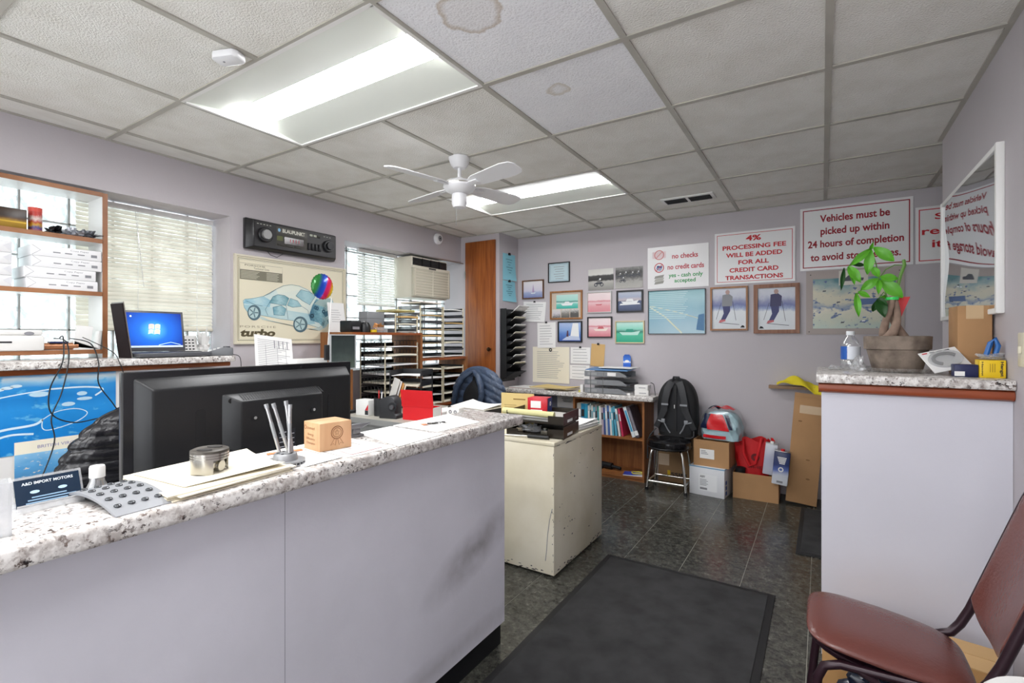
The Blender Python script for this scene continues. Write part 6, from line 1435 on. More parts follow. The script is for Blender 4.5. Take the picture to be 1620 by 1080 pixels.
for k, (y, s, c, lab) in enumerate(((0.865, 0.03, '#2c2c30', 'crumpled black wrapping on the top shelf beside the canister'), (0.93, 0.035, '#b9bcc4', 'silvery crumpled packet in the middle of the top shelf'), (0.985, 0.04, '#6d6e74', 'grey crumpled packet at the right end of the top shelf'))):
    o = thing('crumpled_packet', lab, 'packet', (-3.25, y, TS), 0.3*k); MB().surf(crump(0.05, s*0.7, 0.016, 20+k, 1.2), 22, 12).build('wrap', mat('pk_'+c, c, 0.25, 0.3), o, ang=15)
# cables over the poster
def cable(label, pts, r=0.0028):
    P_ = [Vector(p) for p in pts]; out = []
    for i in range(len(P_)-1):
        p0, p1, p2, p3 = P_[max(0, i-1)], P_[i], P_[i+1], P_[min(len(P_)-1, i+2)]
        for k in range(8):
            t = k/8; out.append(0.5*((2*p1)+(-p0+p2)*t+(2*p0-5*p1+4*p2-p3)*t*t+(-p0+3*p1-3*p2+p3)*t**3))
    out.append(P_[-1])
    return tag(MB().tube(out, r, n=7).build('cable', M_black), label, 'cable')
cable('black cable looping in front of the sea poster', [(-3.16, 0.86, 1.245), (-3.0, 0.83, 1.25), (-2.915, 0.805, 1.14), (-2.91, 0.76, 1.02), (-2.91, 0.765, 0.91), (-2.90, 0.84, 0.86), (-2.88, 0.94, 0.87), (-2.86, 1.02, 0.86)])
cable('black cable crossing the loop and hanging down the poster', [(-3.16, 0.84, 1.245), (-2.98, 0.835, 1.23), (-2.912, 0.825, 1.14), (-2.91, 0.80, 1.0), (-2.91, 0.765, 0.89), (-2.91, 0.775, 0.78), (-2.915, 0.73, 0.62), (-2.92, 0.70, 0.55)])
cable('black cable falling from the shelf end behind the television', [(-3.16, 0.90, 1.245), (-2.98, 0.925, 1.22), (-2.912, 0.935, 1.13), (-2.91, 0.935, 1.03), (-2.91, 0.99, 0.93), (-2.91, 1.03, 0.85), (-2.915, 1.04, 0.78)])
cable('thin black cable from the sill by the laptop', [(-3.16, 0.95, 1.25), (-2.95, 1.0, 1.18), (-2.912, 1.02, 1.12), (-2.91, 1.05, 1.04), (-2.90, 1.12, 1.02), (-2.89, 1.2, 1.03)], 0.002)
cable('black cord off the right end of the sill', [(-3.06, 1.597, 1.146), (-2.98, 1.602, 1.148), (-2.935, 1.62, 1.13), (-2.94, 1.63, 1.05), (-2.95, 1.635, 0.98)], 0.002)
# posters under the sill
def on_sill(name, label, y0, y1, z0, z1, gap): return thing(name, label, 'poster', (-2.98+gap, (y0+y1)/2, (z0+z1)/2), PI/2), (y1-y0)/2, (z1-z0)/2
t, hx, hz = on_sill('sea_poster', 'large blue aerial poster of reefs under the window sill', 0.42, 1.025, 0.735, 1.083, 0.0015)
def reef():
    m = photo('reef', [(0, '#1a80cc'), (.35, '#1f86d2'), (.55, '#2a8fd8'), (.7, '#1f7fc8'), (.84, '#2f8fd4'), (.9, '#8cc4e8'), (.95, '#d8e8f0'), (1, '#4fa4de')], (4, .05), spots=(9, .60, '#5fb0e0'))
    return m
sheet(t, 'sheet', M_paper, hx, hz, 0.0008); flat(t, 'aerial_print', rect(-hx, hx, -hz, hz), reef(), -0.0013)
FO = mat('surf_white', '#cfe6f2', 0.5)
for pts, w_ in (([(-0.30, 0.0), (-0.18, 0.06), (-0.08, 0.085), (0.06, 0.105)], 0.008), ([(-0.18, 0.06), (-0.22, 0.0), (-0.24, -0.05), (-0.22, -0.09)], 0.018), ([(-0.20, -0.085), (-0.1, -0.06), (0.0, -0.05), (0.03, -0.03)], 0.016),
                ([(0.03, -0.03), (0.08, 0.0), (0.15, 0.005), (0.19, -0.02), (0.15, -0.055), (0.06, -0.08), (0.03, -0.07), (0.03, -0.03)], 0.006), ([(0.06, 0.105), (0.18, 0.105), (0.25, 0.09), (0.22, 0.06)], 0.012), ([(-0.16, -0.11), (-0.08, -0.085), (0.0, -0.09)], 0.014)):
    stroke(t, 'reef_line', smooth_pts(pts), w_*0.62, FO, -0.0016)
for (x, z, rx, rz) in ((0.02, 0.085, 0.035, 0.012), (0.17, 0.075, 0.02, 0.01), (0.12, 0.03, 0.025, 0.010), (0.18, 0.05, 0.03, 0.008)): flat(t, 'islet', ell(x, z, rx, rz, 12), mat('islet_sand', '#b8d8ea', 0.5), -0.0019)
for k in range(9): flat(t, 'cloud', ell(-0.28+0.028*k, 0.115+0.006*(k % 3)+0.03*(k < 4), 0.02, 0.007, 10), FO, -0.0017)
t, hx, hz = on_sill('beach_poster', 'smaller beach calendar sheet overlapping the sea poster below', 0.66, 1.03, 0.53, 0.79, 0.005)
sheet(t, 'sheet', M_cream, hx, hz, 0.0008); flat(t, 'beach_print', rect(-hx+0.0, hx, -hz+0.02, hz-0.055), photo('beach', [(0, '#2c5a3a'), (.25, '#3f7a48'), (.36, '#b8b0a4'), (.45, '#4f8fc0'), (.7, '#5aa0d4'), (1, '#8fc4e8')], (7, .14), spots=(16, .60, '#d8d2c8')), -0.0013)
text(t, 'BRITISH VIRGIN ISLANDS', 0.01, hz-0.03, 0.24, 0.014, mat('violet_ink', '#8a86b4', 0.5), -0.0014)

# ------------------------------------------------------------------ back desk (granite top 0.742)
BT = 0.7425
for z in (0, 1, 2):
    pass
gt = thing('letter_tray', 'three tier grey letter tray with blue folder on the back desk', 'letter tray', (-1.645, 4.30, BT))
for k in range(3):
    z = 0.002+k*0.075
    b = MB(); b.box(-0.20, 0.20, -0.12, 0.12, z, z+0.002); b.box(-0.20, 0.20, 0.117, 0.12, z, z+0.045)
    b.prism([(-0.20, z), (0.19, z), (0.20, z+0.012), (0.17, z+0.03), (0.13, z+0.048), (-0.20, z+0.048)], -0.12, -0.117)
    tr_ = b.build('tray', M_gtray, gt); flat(tr_, 'label_window', rect(-0.17, -0.08, z+0.012, z+0.036), mat('tray_label_grey', '#9a9c9e', 0.5), -0.1206)
    if k == 2: flat(tr_, 'paper_label', rect(0.02, 0.10, z+0.01, z+0.04), M_paper, -0.1207)
for x in (-0.14, -0.02): bx('support_wire', M_steel, x-0.002, x+0.002, -0.124, -0.120, 0.0, 0.20, gt)
for k in range(2):
    pt = thing('paper_stack', ('papers in the bottom tier of the grey tray', 'papers in the middle tier of the grey tray')[k], 'papers', (-1.62, 4.30, BT+0.0045+k*0.075)); MB().surf(lambda u, v: ((u-.5)*.40, (v-.5)*.22, 0.02+0.01*math.sin(5*u+k)), 6, 4, (0, 0, -0.016)).build('sheets', (M_paper, mat('dark_folder', '#3a3c42', 0.5))[k], pt)
bf_ = tag(MB().surf(lambda u, v: (-1.84+0.40*u, 4.185+0.24*v, BT+0.208+0.012*v), 2, 2, (0, 0, 0.006)).build('blue_folder', mat('blue_folder', '#5f8cbc', 0.6)), 'blue folder lying on top of the grey trays', 'folder')
sheets('paper_stack', 'white sheets sticking out above the blue folder', [(-1.74, 4.26), (-1.42, 4.23), (-1.40, 4.40), (-1.72, 4.44)], BT+0.2275, M_paper, 3, 0.002, seed=61)
bpk = thing('blister_pack', 'blue and white hanging pack standing behind the grey trays', 'packet', (-1.533, 4.44, BT), 0)
MB().prism([(-0.036, 0.20), (0.036, 0.20), (0.036, 0.33), (0.02, 0.348), (-0.02, 0.348), (-0.036, 0.33)], -0.002, 0.002).build('card', photo('pack_blue', [(0, '#2a5fc0'), (.45, '#2f6ad0'), (.5, '#d8e2f0'), (.62, '#3a78d8'), (1, '#2456b0')], (3, .05)), bpk); bx('stem', M_white, -0.03, 0.03, -0.001, 0.001, 0, 0.2, bpk); flat(bpk, 'badge', ell(0, 0.285, 0.02, 0.012, 14), M_paper, -0.0026)
for k in range(2):
    wb = thing('small_carton', ('lower small white carton at the right end of the back desk', 'upper small white carton at the right end of the back desk')[k], 'box', (-1.335, 4.27+0.008*k, BT+0.0455*k), 0.1-0.15*k, 'small white cartons'); MB().box(-0.06, 0.06, -0.04, 0.04, 0, 0.045).build('body', M_white, wb, bevel=0.002); flat(wb, 'print_line', rect(-0.02, 0.04, 0.018, 0.024), M_greyink, -0.0406)
cable('black lead looping behind the white cartons on the back desk', [(-1.30, 4.40, BT+0.10), (-1.262, 4.36, BT+0.09), (-1.235, 4.30, BT+0.04), (-1.222, 4.27, BT+0.006)], 0.003)
tag(MB().tube([(-1.43, 4.3, BT+0.16), (-1.37, 4.34, BT+0.20), (-1.32, 4.36, BT+0.13), (-1.31, 4.36, BT+0.10)], 0.003, n=6).build('strap', M_black), 'thin black strap hanging from the grey trays', 'strap') if False else None
sheets('paper_stack', 'wide spread of white forms on the left of the back desk', [(-2.66, 4.17), (-2.25, 4.16), (-2.25, 4.38), (-2.62, 4.40)], BT, [M_paper, mat('pinkish_paper', '#e2b8b4', 0.7), M_paper], 4, 0.003, seed=62, ink=6)
sheets('paper_stack', 'manila folder and forms in the middle of the back desk', [(-2.42, 4.17), (-2.02, 4.16), (-1.95, 4.38), (-2.34, 4.40)], BT+0.0135, [mat('manila_pale', '#dcc382', 0.75), M_paper, M_paper], 4, 0.003, seed=63, curl=0.01)
wp = thing('white_holder', 'little white plastic upright beside the grey trays', 'holder', (-1.885, 4.22, BT)); MB().box(-0.015, 0.015, -0.02, 0.02, 0, 0.07).build('body', M_white, wp, bevel=0.004); MB().cyl((-0.02, -0.02, 0), (-0.02, -0.02, 0.02), 0.008, n=10).build('yellow_cap', mat('cap_yellow', '#d8d060', 0.5), wp)
# wall literature rack on the closet side
rk = thing('file_rack', 'tall black wall file rack full of papers on the closet side', 'file rack', (-2.7445, 4.275, 0.80), PI/2)
bx('back_panel', M_wire, -0.135, 0.135, -0.004, 0, 0, 0.74, rk); bx('side_panel', M_wire, -0.139, -0.135, -0.075, 0, 0.04, 0.74, rk); bx('side_panel', M_wire, 0.135, 0.139, -0.075, 0, 0.04, 0.74, rk)
for k in range(9):
    z = 0.03+k*0.076
    pk_ = MB().prism([(-0.02, z), (-0.15, z+0.075), (-0.152, z+0.073), (-0.022, z-0.003)], -0.11, 0.13, 'yz').build('pocket', M_wire, rk)
    for s in (-1, 1): MB().prism([(-0.02, z), (-0.15, z+0.075), (-0.04, z+0.078), (-0.004, z+0.05)], s*0.12-0.0015, s*0.12+0.0015, 'yz').build('pocket_cheek', M_wire, pk_)
    if k not in (0,):
        lf = thing('leaflet', ORD[k-1]+' leaflet from the bottom of the black wall file rack', 'leaflet', (-2.7445+0.088, 4.28, 0.80+z+0.042), PI/2, 'leaflets in the wall rack')
        o = MB().box(-0.10, 0.10, -0.003, 0.003, 0.004, 0.085 if k < 8 else 0.14).build('sheet', (M_paper, M_cream)[k % 2], lf); o.rotation_euler = (0.9, 0, 0)
# books on the bookcase shelf
cols = ['#a8a49c', '#1f86b0', '#2a93ba', '#c9ccc8', '#9fb6b8', '#d8d4cc', '#6fa8b8', '#8a8f98', '#1f8a7a', '#e0ded8', '#b8a8b4', '#35508c', '#c8ccd0', '#4a6fae', '#e2e2e0', '#5fb4cc', '#58a8c4', '#e6e6e4', '#c8325a', '#7fc4d8']
names = {'#a8a49c': 'grey', '#1f86b0': 'teal blue', '#2a93ba': 'bright blue', '#c9ccc8': 'pale grey', '#9fb6b8': 'grey green', '#d8d4cc': 'off white', '#6fa8b8': 'dusty blue', '#8a8f98': 'slate', '#1f8a7a': 'green', '#e0ded8': 'cream white', '#b8a8b4': 'mauve', '#35508c': 'navy', '#c8ccd0': 'silver', '#4a6fae': 'royal blue', '#e2e2e0': 'white', '#5fb4cc': 'sky blue', '#58a8c4': 'aqua', '#e6e6e4': 'chalk white', '#c8325a': 'crimson', '#7fc4d8': 'pale aqua'}
x = -1.93; r_ = random.Random(9)
for k, c in enumerate(cols):
    wd_ = (0.04, 0.034, 0.03)[k] if k < 3 else r_.uniform(0.014, 0.022); h = r_.uniform(0.24, 0.27) if k > 2 else 0.265
    tilt = 0.02*k/5 if k < 16 else 0.10+0.05*(k-16)
    if c == '#7fc4d8': continue
    t = thing('manual', names[c]+' spined manual in the bookcase row', 'book', (x+wd_/2, 4.30, 0.3735), 0, 'manuals in the bookcase')
    Mt = Matrix.Rotation(-min(tilt, 0.16), 4, 'Y')
    o = MB().box(-wd_/2, wd_/2, -0.10, 0.09, 0, h).build('cover', mat('bk_'+c, c, 0.5), t); o.data.transform(Matrix.Translation((0, 0, wd_/2*math.sin(min(tilt, .16)))) @ Mt)
    o2 = MB().box(-wd_/2+0.003, wd_/2-0.003, -0.0995+0.002, 0.088, h-0.001, h+0.0005).build('pages', M_cream, t); o2.data.transform(Matrix.Translation((0, 0, wd_/2*math.sin(min(tilt, .16)))) @ Mt)
    fl_ = flat(t, 'spine_label', rect(-wd_/2+0.003, wd_/2-0.003, h*0.55, h*0.8), (M_paper, M_ink, mat('bk_teal', '#2f9ab4', 0.5))[k % 3], -0.1006); fl_.data.transform(Matrix.Translation((0, 0, wd_/2*math.sin(min(tilt, .16)))) @ Mt)
    x += wd_*1.03+0.0015+(0.010 if k > 14 else 0)
for k, (dx, lab, c) in enumerate(((0.0, 'blue lettered binder leaning at the right of the manuals', '#dfe6ea'), (0.035, 'clear sleeved binder leaning at the right end of the shelf', '#59525c'))):
    t = thing('binder', lab, 'binder', (-1.372+dx, 4.30, 0.3735+0.012), 0); Mt = Matrix.Rotation(-0.33, 4, 'Y')
    o = MB().box(-0.028, 0.0, -0.11, 0.10, 0, 0.27).build('cover', mat('bd_'+c, c, 0.35), t); o.data.transform(Mt)
    fl_ = flat(t, 'spine_print', rect(-0.023, -0.005, 0.05, 0.24), mat('bd_print%d' % k, ('#4aa0c8', '#8d8890')[k], 0.5), -0.1106); fl_.data.transform(Mt)
    if k: o = bx('white_tag', M_paper, -0.03, 0.002, -0.1125, -0.1115, 0.02, 0.06, t); o.data.transform(Mt)
lp_ = thing('drill_tool', 'black tool lying on the bottom shelf of the bookcase', 'tool', (-1.66, 4.30, 0.0435), math.radians(-12)); MB().cyl((-0.10, 0, 0.03), (0.04, 0, 0.03), 0.03, n=16).build('body', M_black, lp_); MB().cyl((0.04, 0, 0.03), (0.13, 0, 0.025), 0.014, n=12).build('nose', M_blackm, lp_); MB().box(-0.09, -0.04, -0.05, -0.02, 0.0, 0.03).build('grip', M_black, lp_, bevel=0.005)
mg = thing('magazine', 'blue magazine on the bottom shelf under the yellow cable', 'magazine', (-1.40, 4.245, 0.0432), 0.2); MB().box(-0.09, 0.075, -0.06, 0.06, 0, 0.006).build('pages', M_paper, mg); MB().box(-0.09, 0.075, -0.06, 0.06, 0.006, 0.007).build('cover', photo('mag_blue', [(0, '#2a3fa0'), (.5, '#3a52c0'), (1, '#e0e2ea')], (5, .3), axis='X'), mg)
yc = tag(MB().tube([(-1.375+0.045*math.cos(a)*(1+0.1*math.sin(2*a)), 4.25+0.035*math.sin(a), 0.0555+0.006*abs(math.sin(a*1.5))) for a in [q*2*PI/16*1.0 for q in range(33)]], 0.0045, n=7).build('coiled_cable', mat('yellow_cable', '#d8cc4a', 0.5)), 'coil of yellow cable on the blue magazine', 'cable')
wn = thing('desk_notice', 'white notice card taped under the granite desktop', 'notice', (-2.15, 4.4492, 0.60)); MB().box(-0.11, 0.11, -0.0015, 0, -0.05, 0.06).build('card', M_paper, wn)
b = MB()
for k in range(3): b.poly([(p, -0.002, q) for p, q in rect(-0.06+0.01*k, 0.07-0.01*k, 0.035-k*0.014, 0.04-k*0.014)])
b.build('print_lines', M_ink, wn, smooth=False)

# ------------------------------------------------------------------ along the back wall floor
st = thing('bar_stool', 'low chrome stool with round black vinyl seat under the backpack', 'stool', (-1.065, 4.13, 0))
MB().lathe([(0, 0.335), (0.15, 0.335), (0.172, 0.345), (0.176, 0.37), (0.172, 0.40), (0.15, 0.418), (0.08, 0.424), (0, 0.425)], n=36).build('seat', mat('black_vinyl', '#131315', 0.18), st)
MB().lathe([(0.1755, 0.352), (0.178, 0.354), (0.1755, 0.357)], n=36).build('seat_piping', M_black, st)
for sx in (-1, 1):
    for sy in (-1, 1):
        lg = MB().tube([(sx*0.10, sy*0.08, 0.335), (sx*0.118, sy*0.095, 0.325), (sx*0.128, sy*0.102, 0.29), (sx*0.155, sy*0.118, 0.012)], 0.011, n=10).build('leg', M_chrome, st)
        MB().cyl((sx*0.155, sy*0.118, 0), (sx*0.155, sy*0.118, 0.025), 0.014, n=12).build('foot_cap', M_black, lg)
a, b_ = 0.147, 0.112
for p0, p1 in (((-a, -b_), (a, -b_)), ((a, -b_), (a, b_)), ((a, b_), (-a, b_)), ((-a, b_), (-a, -b_))):
    MB().cyl((*p0, 0.075), (*p1, 0.075), 0.0095, n=10).build('foot_rail', M_chrome, st)

bp = thing('backpack', 'black backpack with padded straps sitting on the stool', 'backpack', (-1.03, 4.27, 0.426))
M_nyl = mat('black_pack_nylon', '#1b1b1d', 0.65, bump=(250, 0.15)); M_mesh = mat('pack_mesh', '#26272a', 0.8, bump=(500, 0.4)); M_strap = mat('strap_webbing', '#2f3033', 0.6); M_buck = mat('buckle_grey', '#8d9094', 0.4)
def pack(u, v):
    a = 2*PI*u; h = v; wdt = 0.166*(1-max(0, (h-0.45)/0.55)**2.4)**0.5*(0.9+0.1*min(1, h*5)); dp = 0.085*(1-max(0, (h-0.6)/0.4)**3)**0.5
    sg = lambda x, p: math.copysign(abs(x)**p, x)
    return (wdt*sg(math.cos(a), .6), dp*sg(math.sin(a), .6)*(1+0.04*math.sin(9*h)), 0.485*h)
MB().surf(pack, 48, 30).build('main_body', M_nyl, bp)
MB().surf(lambda u, v: ((u-.5)*0.25*(1-0.55*v**2.5), -0.086-0.008*math.sin(PI*u)*math.sin(PI*v), 0.03+0.40*v), 10, 12, (0, 0.02, 0)).build('back_panel', M_mesh, bp)
bx('spine_pad', M_nyl, -0.012, 0.012, -0.1, -0.085, 0.05, 0.42, bp)
for s in (-1, 1):
    top = [(s*0.03, -0.085, 0.455), (s*0.055, -0.115, 0.40), (s*0.075, -0.125, 0.31), (s*0.085, -0.12, 0.22), (s*0.13, -0.115, 0.12), (s*0.155, -0.11, 0.07)]
    b = MB(); n = len(top); vs = []
    for i, p in enumerate(top):
        w_ = 0.028 if i < 4 else 0.022
        d = Vector(top[min(i+1, n-1)])-Vector(top[max(i-1, 0)]); nn = Vector((d.z, 0, -d.x)).normalized()*w_
        vs += [Vector(p)+nn, Vector(p)-nn, Vector(p)-nn+Vector((0, 0.012, 0)), Vector(p)+nn+Vector((0, 0.012, 0))]
    fs = []
    for i in range(n-1):
        for k in range(4): fs.append((i*4+k, i*4+(k+1) % 4, i*4+4+(k+1) % 4, i*4+4+k))
    fs += [(3, 2, 1, 0), tuple((n-1)*4+k for k in range(4))]
    sp = b.add(vs, fs).build('shoulder_strap', M_strap, bp, bevel=0.003)
    MB().box(s*0.075-0.028, s*0.075+0.028, -0.136, -0.128, 0.262, 0.276).build('reflective_tab', M_buck, sp)
    MB().tube([(s*0.135, -0.118, 0.13), (s*0.085, -0.118, 0.115), (s*0.06, -0.105, 0.06), (s*0.04, -0.1, 0.03)], 0.006, n=6).build('webbing', M_buck, bp)
    MB().box(s*0.092-0.015, s*0.092+0.015, -0.126, -0.112, 0.115, 0.145).build('buckle', M_buck, bp, bevel=0.003)
    MB().tube([(-0.155, -0.10, 0.06), (-0.20, -0.12, 0.0), (-0.222, -0.12, -0.05), (-0.222, -0.12, -0.20)] if s < 0 else [(0.15, -0.10, 0.06), (0.155, -0.13, 0.02), (0.13, -0.15, 0.008), (0.09, -0.155, 0.008)], 0.006, n=6).build('loose_webbing', M_strap, bp)
MB().tube([(-0.035, -0.05, 0.455), (-0.02, -0.06, 0.492), (0.02, -0.06, 0.492), (0.035, -0.05, 0.455)], 0.009, n=8).build('grab_handle', M_strap, bp)
text(bp, 'one', -0.005, 0.245, 0.008, 0.03, M_paper, -0.1085) if False else MB().box(-0.008, -0.003, -0.1015, -0.1, 0.235, 0.265).build('zip_pull', M_paper, bp)

def carton(name, label, loc, rz, w_, d, h, m, open_top=False, flaps=False, tape=True):
    t = thing(name, label, 'box', loc, rz)
    if open_top:
        th = 0.004
        for (a, b, c, e) in ((-w_/2, w_/2, -d/2, -d/2+th), (-w_/2, w_/2, d/2-th, d/2), (-w_/2, -w_/2+th, -d/2+th, d/2-th), (w_/2-th, w_/2, -d/2+th, d/2-th)): bx('wall', m, a, b, c, e, 0, h, t)
        bx('base', m, -w_/2+th, w_/2-th, -d/2+th, d/2-th, 0, th, t)
    else:
        MB().box(-w_/2, w_/2, -d/2, d/2, 0, h).build('body', m, t, bevel=0.003)
        if tape: bx('tape', mat('packing_tape', '#c9ab84', 0.25), -0.025, 0.025, -d/2-0.0006, d/2+0.0006, h-0.05, h+0.0006, t)
    return t
kc = carton('cardboard_box', 'brown carton with yellow mark behind the stool legs', (-1.06, 4.40, 0), 0.0, 0.31, 0.13, 0.41, mat('dull_cardboard', '#9a7a58', 0.85, var=(5, .15)))
text(kc, 'SSIN', 0.02, 0.07, 0.13, 0.03, M_ink, -0.0662, bold=0.03); flat(kc, 'yellow_mark', rect(-0.075, -0.05, 0.06, 0.10), mat('mark_yellow', '#d8b21c', 0.6), -0.0665); flat(kc, 'paper_label', rect(-0.15, -0.06, 0.14, 0.24), mat('kraft_label', '#c9b49a', 0.7), -0.0662)
wb = carton('cardboard_box', 'white carton with blue squares, lowest of the two stacked boxes', (-0.755, 4.25, 0), math.radians(-6), 0.268, 0.30, 0.225, mat('white_carton', '#e4e6ea', 0.6), tape=False)
flat(wb, 'address_label', rect(-0.06, 0.08, 0.04, 0.17), mat('label_paper', '#eef0f2', 0.6), -0.1508); text(wb, 'ASSY', -0.03, 0.15, 0.04, 0.016, M_ink, -0.1512, bold=0.03)
b = MB()
for k in range(5): b.poly([(p, -0.1513, q) for p, q in rect(-0.05, 0.0+0.012*(k % 2), 0.125-k*0.011, 0.129-k*0.011)])
b.poly([(p, -0.1513, q) for p, q in rect(-0.05, 0.005, 0.048, 0.064)]); b.build('print_lines', M_greyink, wb, smooth=False)
for k in range(3): MB().poly([(0.1346, -0.12, 0.02+k*0.04), (0.1346, -0.08, 0.02+k*0.04), (0.1346, -0.08, 0.05+k*0.04), (0.1346, -0.12, 0.05+k*0.04)]).build('blue_square', mat('print_blue', '#2a62b8', 0.5), wb, smooth=False)
b = MB()
for args in ((-0.135, 0.135, -0.1512, -0.1502), (-0.135, 0.135, 0.1502, 0.1512), (-0.1352, -0.1342, -0.15, 0.15), (0.1342, 0.1352, -0.15, 0.15)): b.box(*args, 0.219, 0.2255)
b.build('blue_edge_tape', mat('edge_blue', '#5fa0c8', 0.5), wb)
bb = carton('cardboard_box', 'brown carton with a white label stacked on the white carton', (-0.735, 4.265, 0.226), math.radians(-4), 0.268, 0.26, 0.205, M_card, open_top=True)
flat(bb, 'address_label', rect(-0.085, 0.025, 0.06, 0.135), M_paper, -0.1306)
b = MB()
for k in range(3): b.poly([(p, -0.131, q) for p, q in rect(-0.075, -0.04+0.01*k, 0.118-k*0.012, 0.123-k*0.012)])
b.build('print_lines', M_greyink, bb, smooth=False)
tp = thing('towel_pack', 'plastic wrapped pack of pale blue shop towels with red and navy print', 'towels', (-0.685, 4.30, 0.432), math.radians(-8))
def tow(u, v):
    a = 2*PI*u; h = v; sg = lambda x, p: math.copysign(abs(x)**p, x); w_ = 0.148*(1-0.45*max(0, h-0.45)**1.2)*(1-h**8)**0.5; d = 0.11*(1-0.4*max(0, h-0.4))*(1-h**8)**0.5
    k = 1+0.025*math.sin(11*a+9*h)+0.02*math.sin(5*a-15*h)
    return (w_*sg(math.cos(a), .55)*k, d*sg(math.sin(a), .55)*k, 0.225*h)
MB().surf(tow, 48, 24).build('towels', mat('towel_blue', '#b4d4dc', 0.7, var=(12, .12)), tp)
def film(u, v):
    p = Vector(tow(u, v)); return (p.x*1.06+0.006*math.sin(30*u), p.y*1.08, p.z*1.12+0.012*math.sin(17*u)*v+0.004)
MB().surf(film, 48, 24).build('film', clear('soft_film', gloss=0.02, rough=0.2), tp, ang=25)
M_tr = mat('towel_red', '#d42028', 0.3); M_tn = mat('towel_navy', '#1c2440', 0.3)
def patch(nm, u0, u1, v0, v1, m, sh=0.0, k=1.07):
    def f(u, v):
        p = Vector(tow((u0+(u1-u0)*u+sh*v) % 1.0, v0+(v1-v0)*v)); return (p.x*k, p.y*(k+.02), p.z*1.1+0.004)
    return MB().surf(f, 10, 10).build(nm, m, tp)
patch('red_print', 0.70, 0.80, 0.30, 0.80, M_tr, -0.04, 1.075); patch('navy_print', 0.62, 0.70, 0.32, 0.80, M_tn, 0.0, 1.08); patch('navy_band', 0.80, 0.835, 0.35, 0.80, M_tn, -0.03, 1.08); patch('red_strip', 0.66, 0.78, 0.03, 0.13, M_tr, 0, 1.075); patch('navy_strip', 0.60, 0.65, 0.03, 0.13, M_tn, 0, 1.08)
MB().surf(lambda u, v: (-0.08+0.17*u, -0.03+0.06*v+0.01*math.sin(9*u), 0.235+0.03*math.sin(PI*u)*(0.6+0.4*math.sin(7*u+3*v))), 14, 6, (0, 0, 0.004)).build('film_top_red', M_tr, tp); MB().surf(lambda u, v: (-0.10+0.08*u, -0.04+0.06*v, 0.232+0.025*math.sin(PI*u)), 8, 5, (0, 0, 0.004)).build('film_top_navy', M_tn, tp)
ob = carton('cardboard_box', 'low open brown carton holding the red bag and cans', (-0.435, 4.305, 0), math.radians(1), 0.315, 0.24, 0.198, M_card, open_top=True)
rg = thing('red_bag', 'red carrier bag with handles stuffed in the open carton', 'bag', (-0.46, 4.335, 0.005))
def bagf(u, v):
    a = 2*PI*u; sg = lambda x, p: math.copysign(abs(x)**p, x); w_ = 0.05+0.085*min(1, v*1.5)**0.8; d = 0.06-0.035*max(0, v-.5)
    k = 1+0.06*math.sin(7*a+8*v)+0.05*math.sin(12*a-5*v)
    return (w_*sg(math.cos(a), .7)*k, d*sg(math.sin(a), .8)*k, 0.02+0.42*v+0.02*math.sin(6*a)*v)
M_rbag = mat('red_nonwoven', '#d0151c', 0.6, bump=(150, .2))
MB().surf(bagf, 40, 20).build('body', M_rbag, rg, ang=60)
for s in (-1, 1): MB().tube([(-0.07, s*0.03-0.02, 0.44), (-0.06, s*0.05-0.05, 0.34), (-0.02, -0.085, 0.24), (0.02, -0.085, 0.26), (0.045, s*0.05-0.05, 0.36), (0.06, s*0.03-0.02, 0.45)], 0.010, n=8).build('handle', M_rbag, rg)
text(rg, '844-482', 0.02, 0.235, 0.11, 0.022, mat('bag_ink', '#6a0c14', 0.6), -0.083); ring(rg, 'bag_logo', 0.02, 0.31, 0.012, 0.03, mat('bag_ink', '#6a0c14', 0.6), -0.082)
bk = thing('black_canister', 'black lidded canister at the left of the open carton', 'canister', (-0.545, 4.24, 0.0045)); MB().lathe([(0, 0), (0.036, 0), (0.036, 0.20), (0.03, 0.205), (0, 0.205)], n=24).build('body', M_black, bk); MB().lathe([(0.037, 0.195), (0.038, 0.222), (0.03, 0.226), (0, 0.226)], n=24).build('lid', M_blackm, bk)
for k, (x, y, tilt, hh, ww, cc, lab, c0) in enumerate(((-0.268, 4.158, 0.09, 0.245, 0.105, 1, 'blue and white rectangular can with red cap leaning on the carton', [(0, '#dfe2e8'), (.3, '#d4d8e2'), (.45, '#5a6fb4'), (.6, '#26366e'), (1, '#1a2850')]), (-0.345, 4.235, 0.10, 0.235, 0.085, 0, 'plain silvery can next to the blue and white can', [(0, '#c8cad6'), (.5, '#b9bcd0'), (1, '#d8dae0')]))):
    t = thing('metal_can', lab, 'can', (x, y, 0.205 if k else 0.16))
    M_t = Matrix.Rotation(tilt, 4, 'Y')
    o = MB().box(-ww/2, ww/2, -0.028, 0.028, 0, hh).build('body', photo('can_%d' % k, c0, (3, .04)), t, bevel=0.006); o.data.transform(M_t)
    o = MB().box(-ww/2-0.001, ww/2+0.001, -0.029, 0.029, hh, hh+0.005).build('rim', M_steel, t, bevel=0.002); o.data.transform(M_t)
    o = MB().cyl((0, 0, hh+0.005), (0, 0, hh+0.018), 0.014, n=14).build('cap', mat('cap_red', '#d02428', 0.4) if cc else M_white, t); o.data.transform(M_t)
    if cc:
        b = MB()
        for j in range(5): b.poly([(p, -0.0286, q) for p, q in rect(-0.03+0.004*j, 0.03-0.002*j, 0.20-j*0.011, 0.207-j*0.011)])
        o = b.build('can_lettering', M_paper, t, smooth=False); o.data.transform(M_t)
        o = ring(t, 'can_logo', 0, 0.115, 0.01, 0.018, M_paper, -0.0286); o.data.transform(M_t); o = flat(t, 'can_panel', rect(-0.02, 0.02, 0.015, 0.03), M_greyink, -0.0286); o.data.transform(M_t)
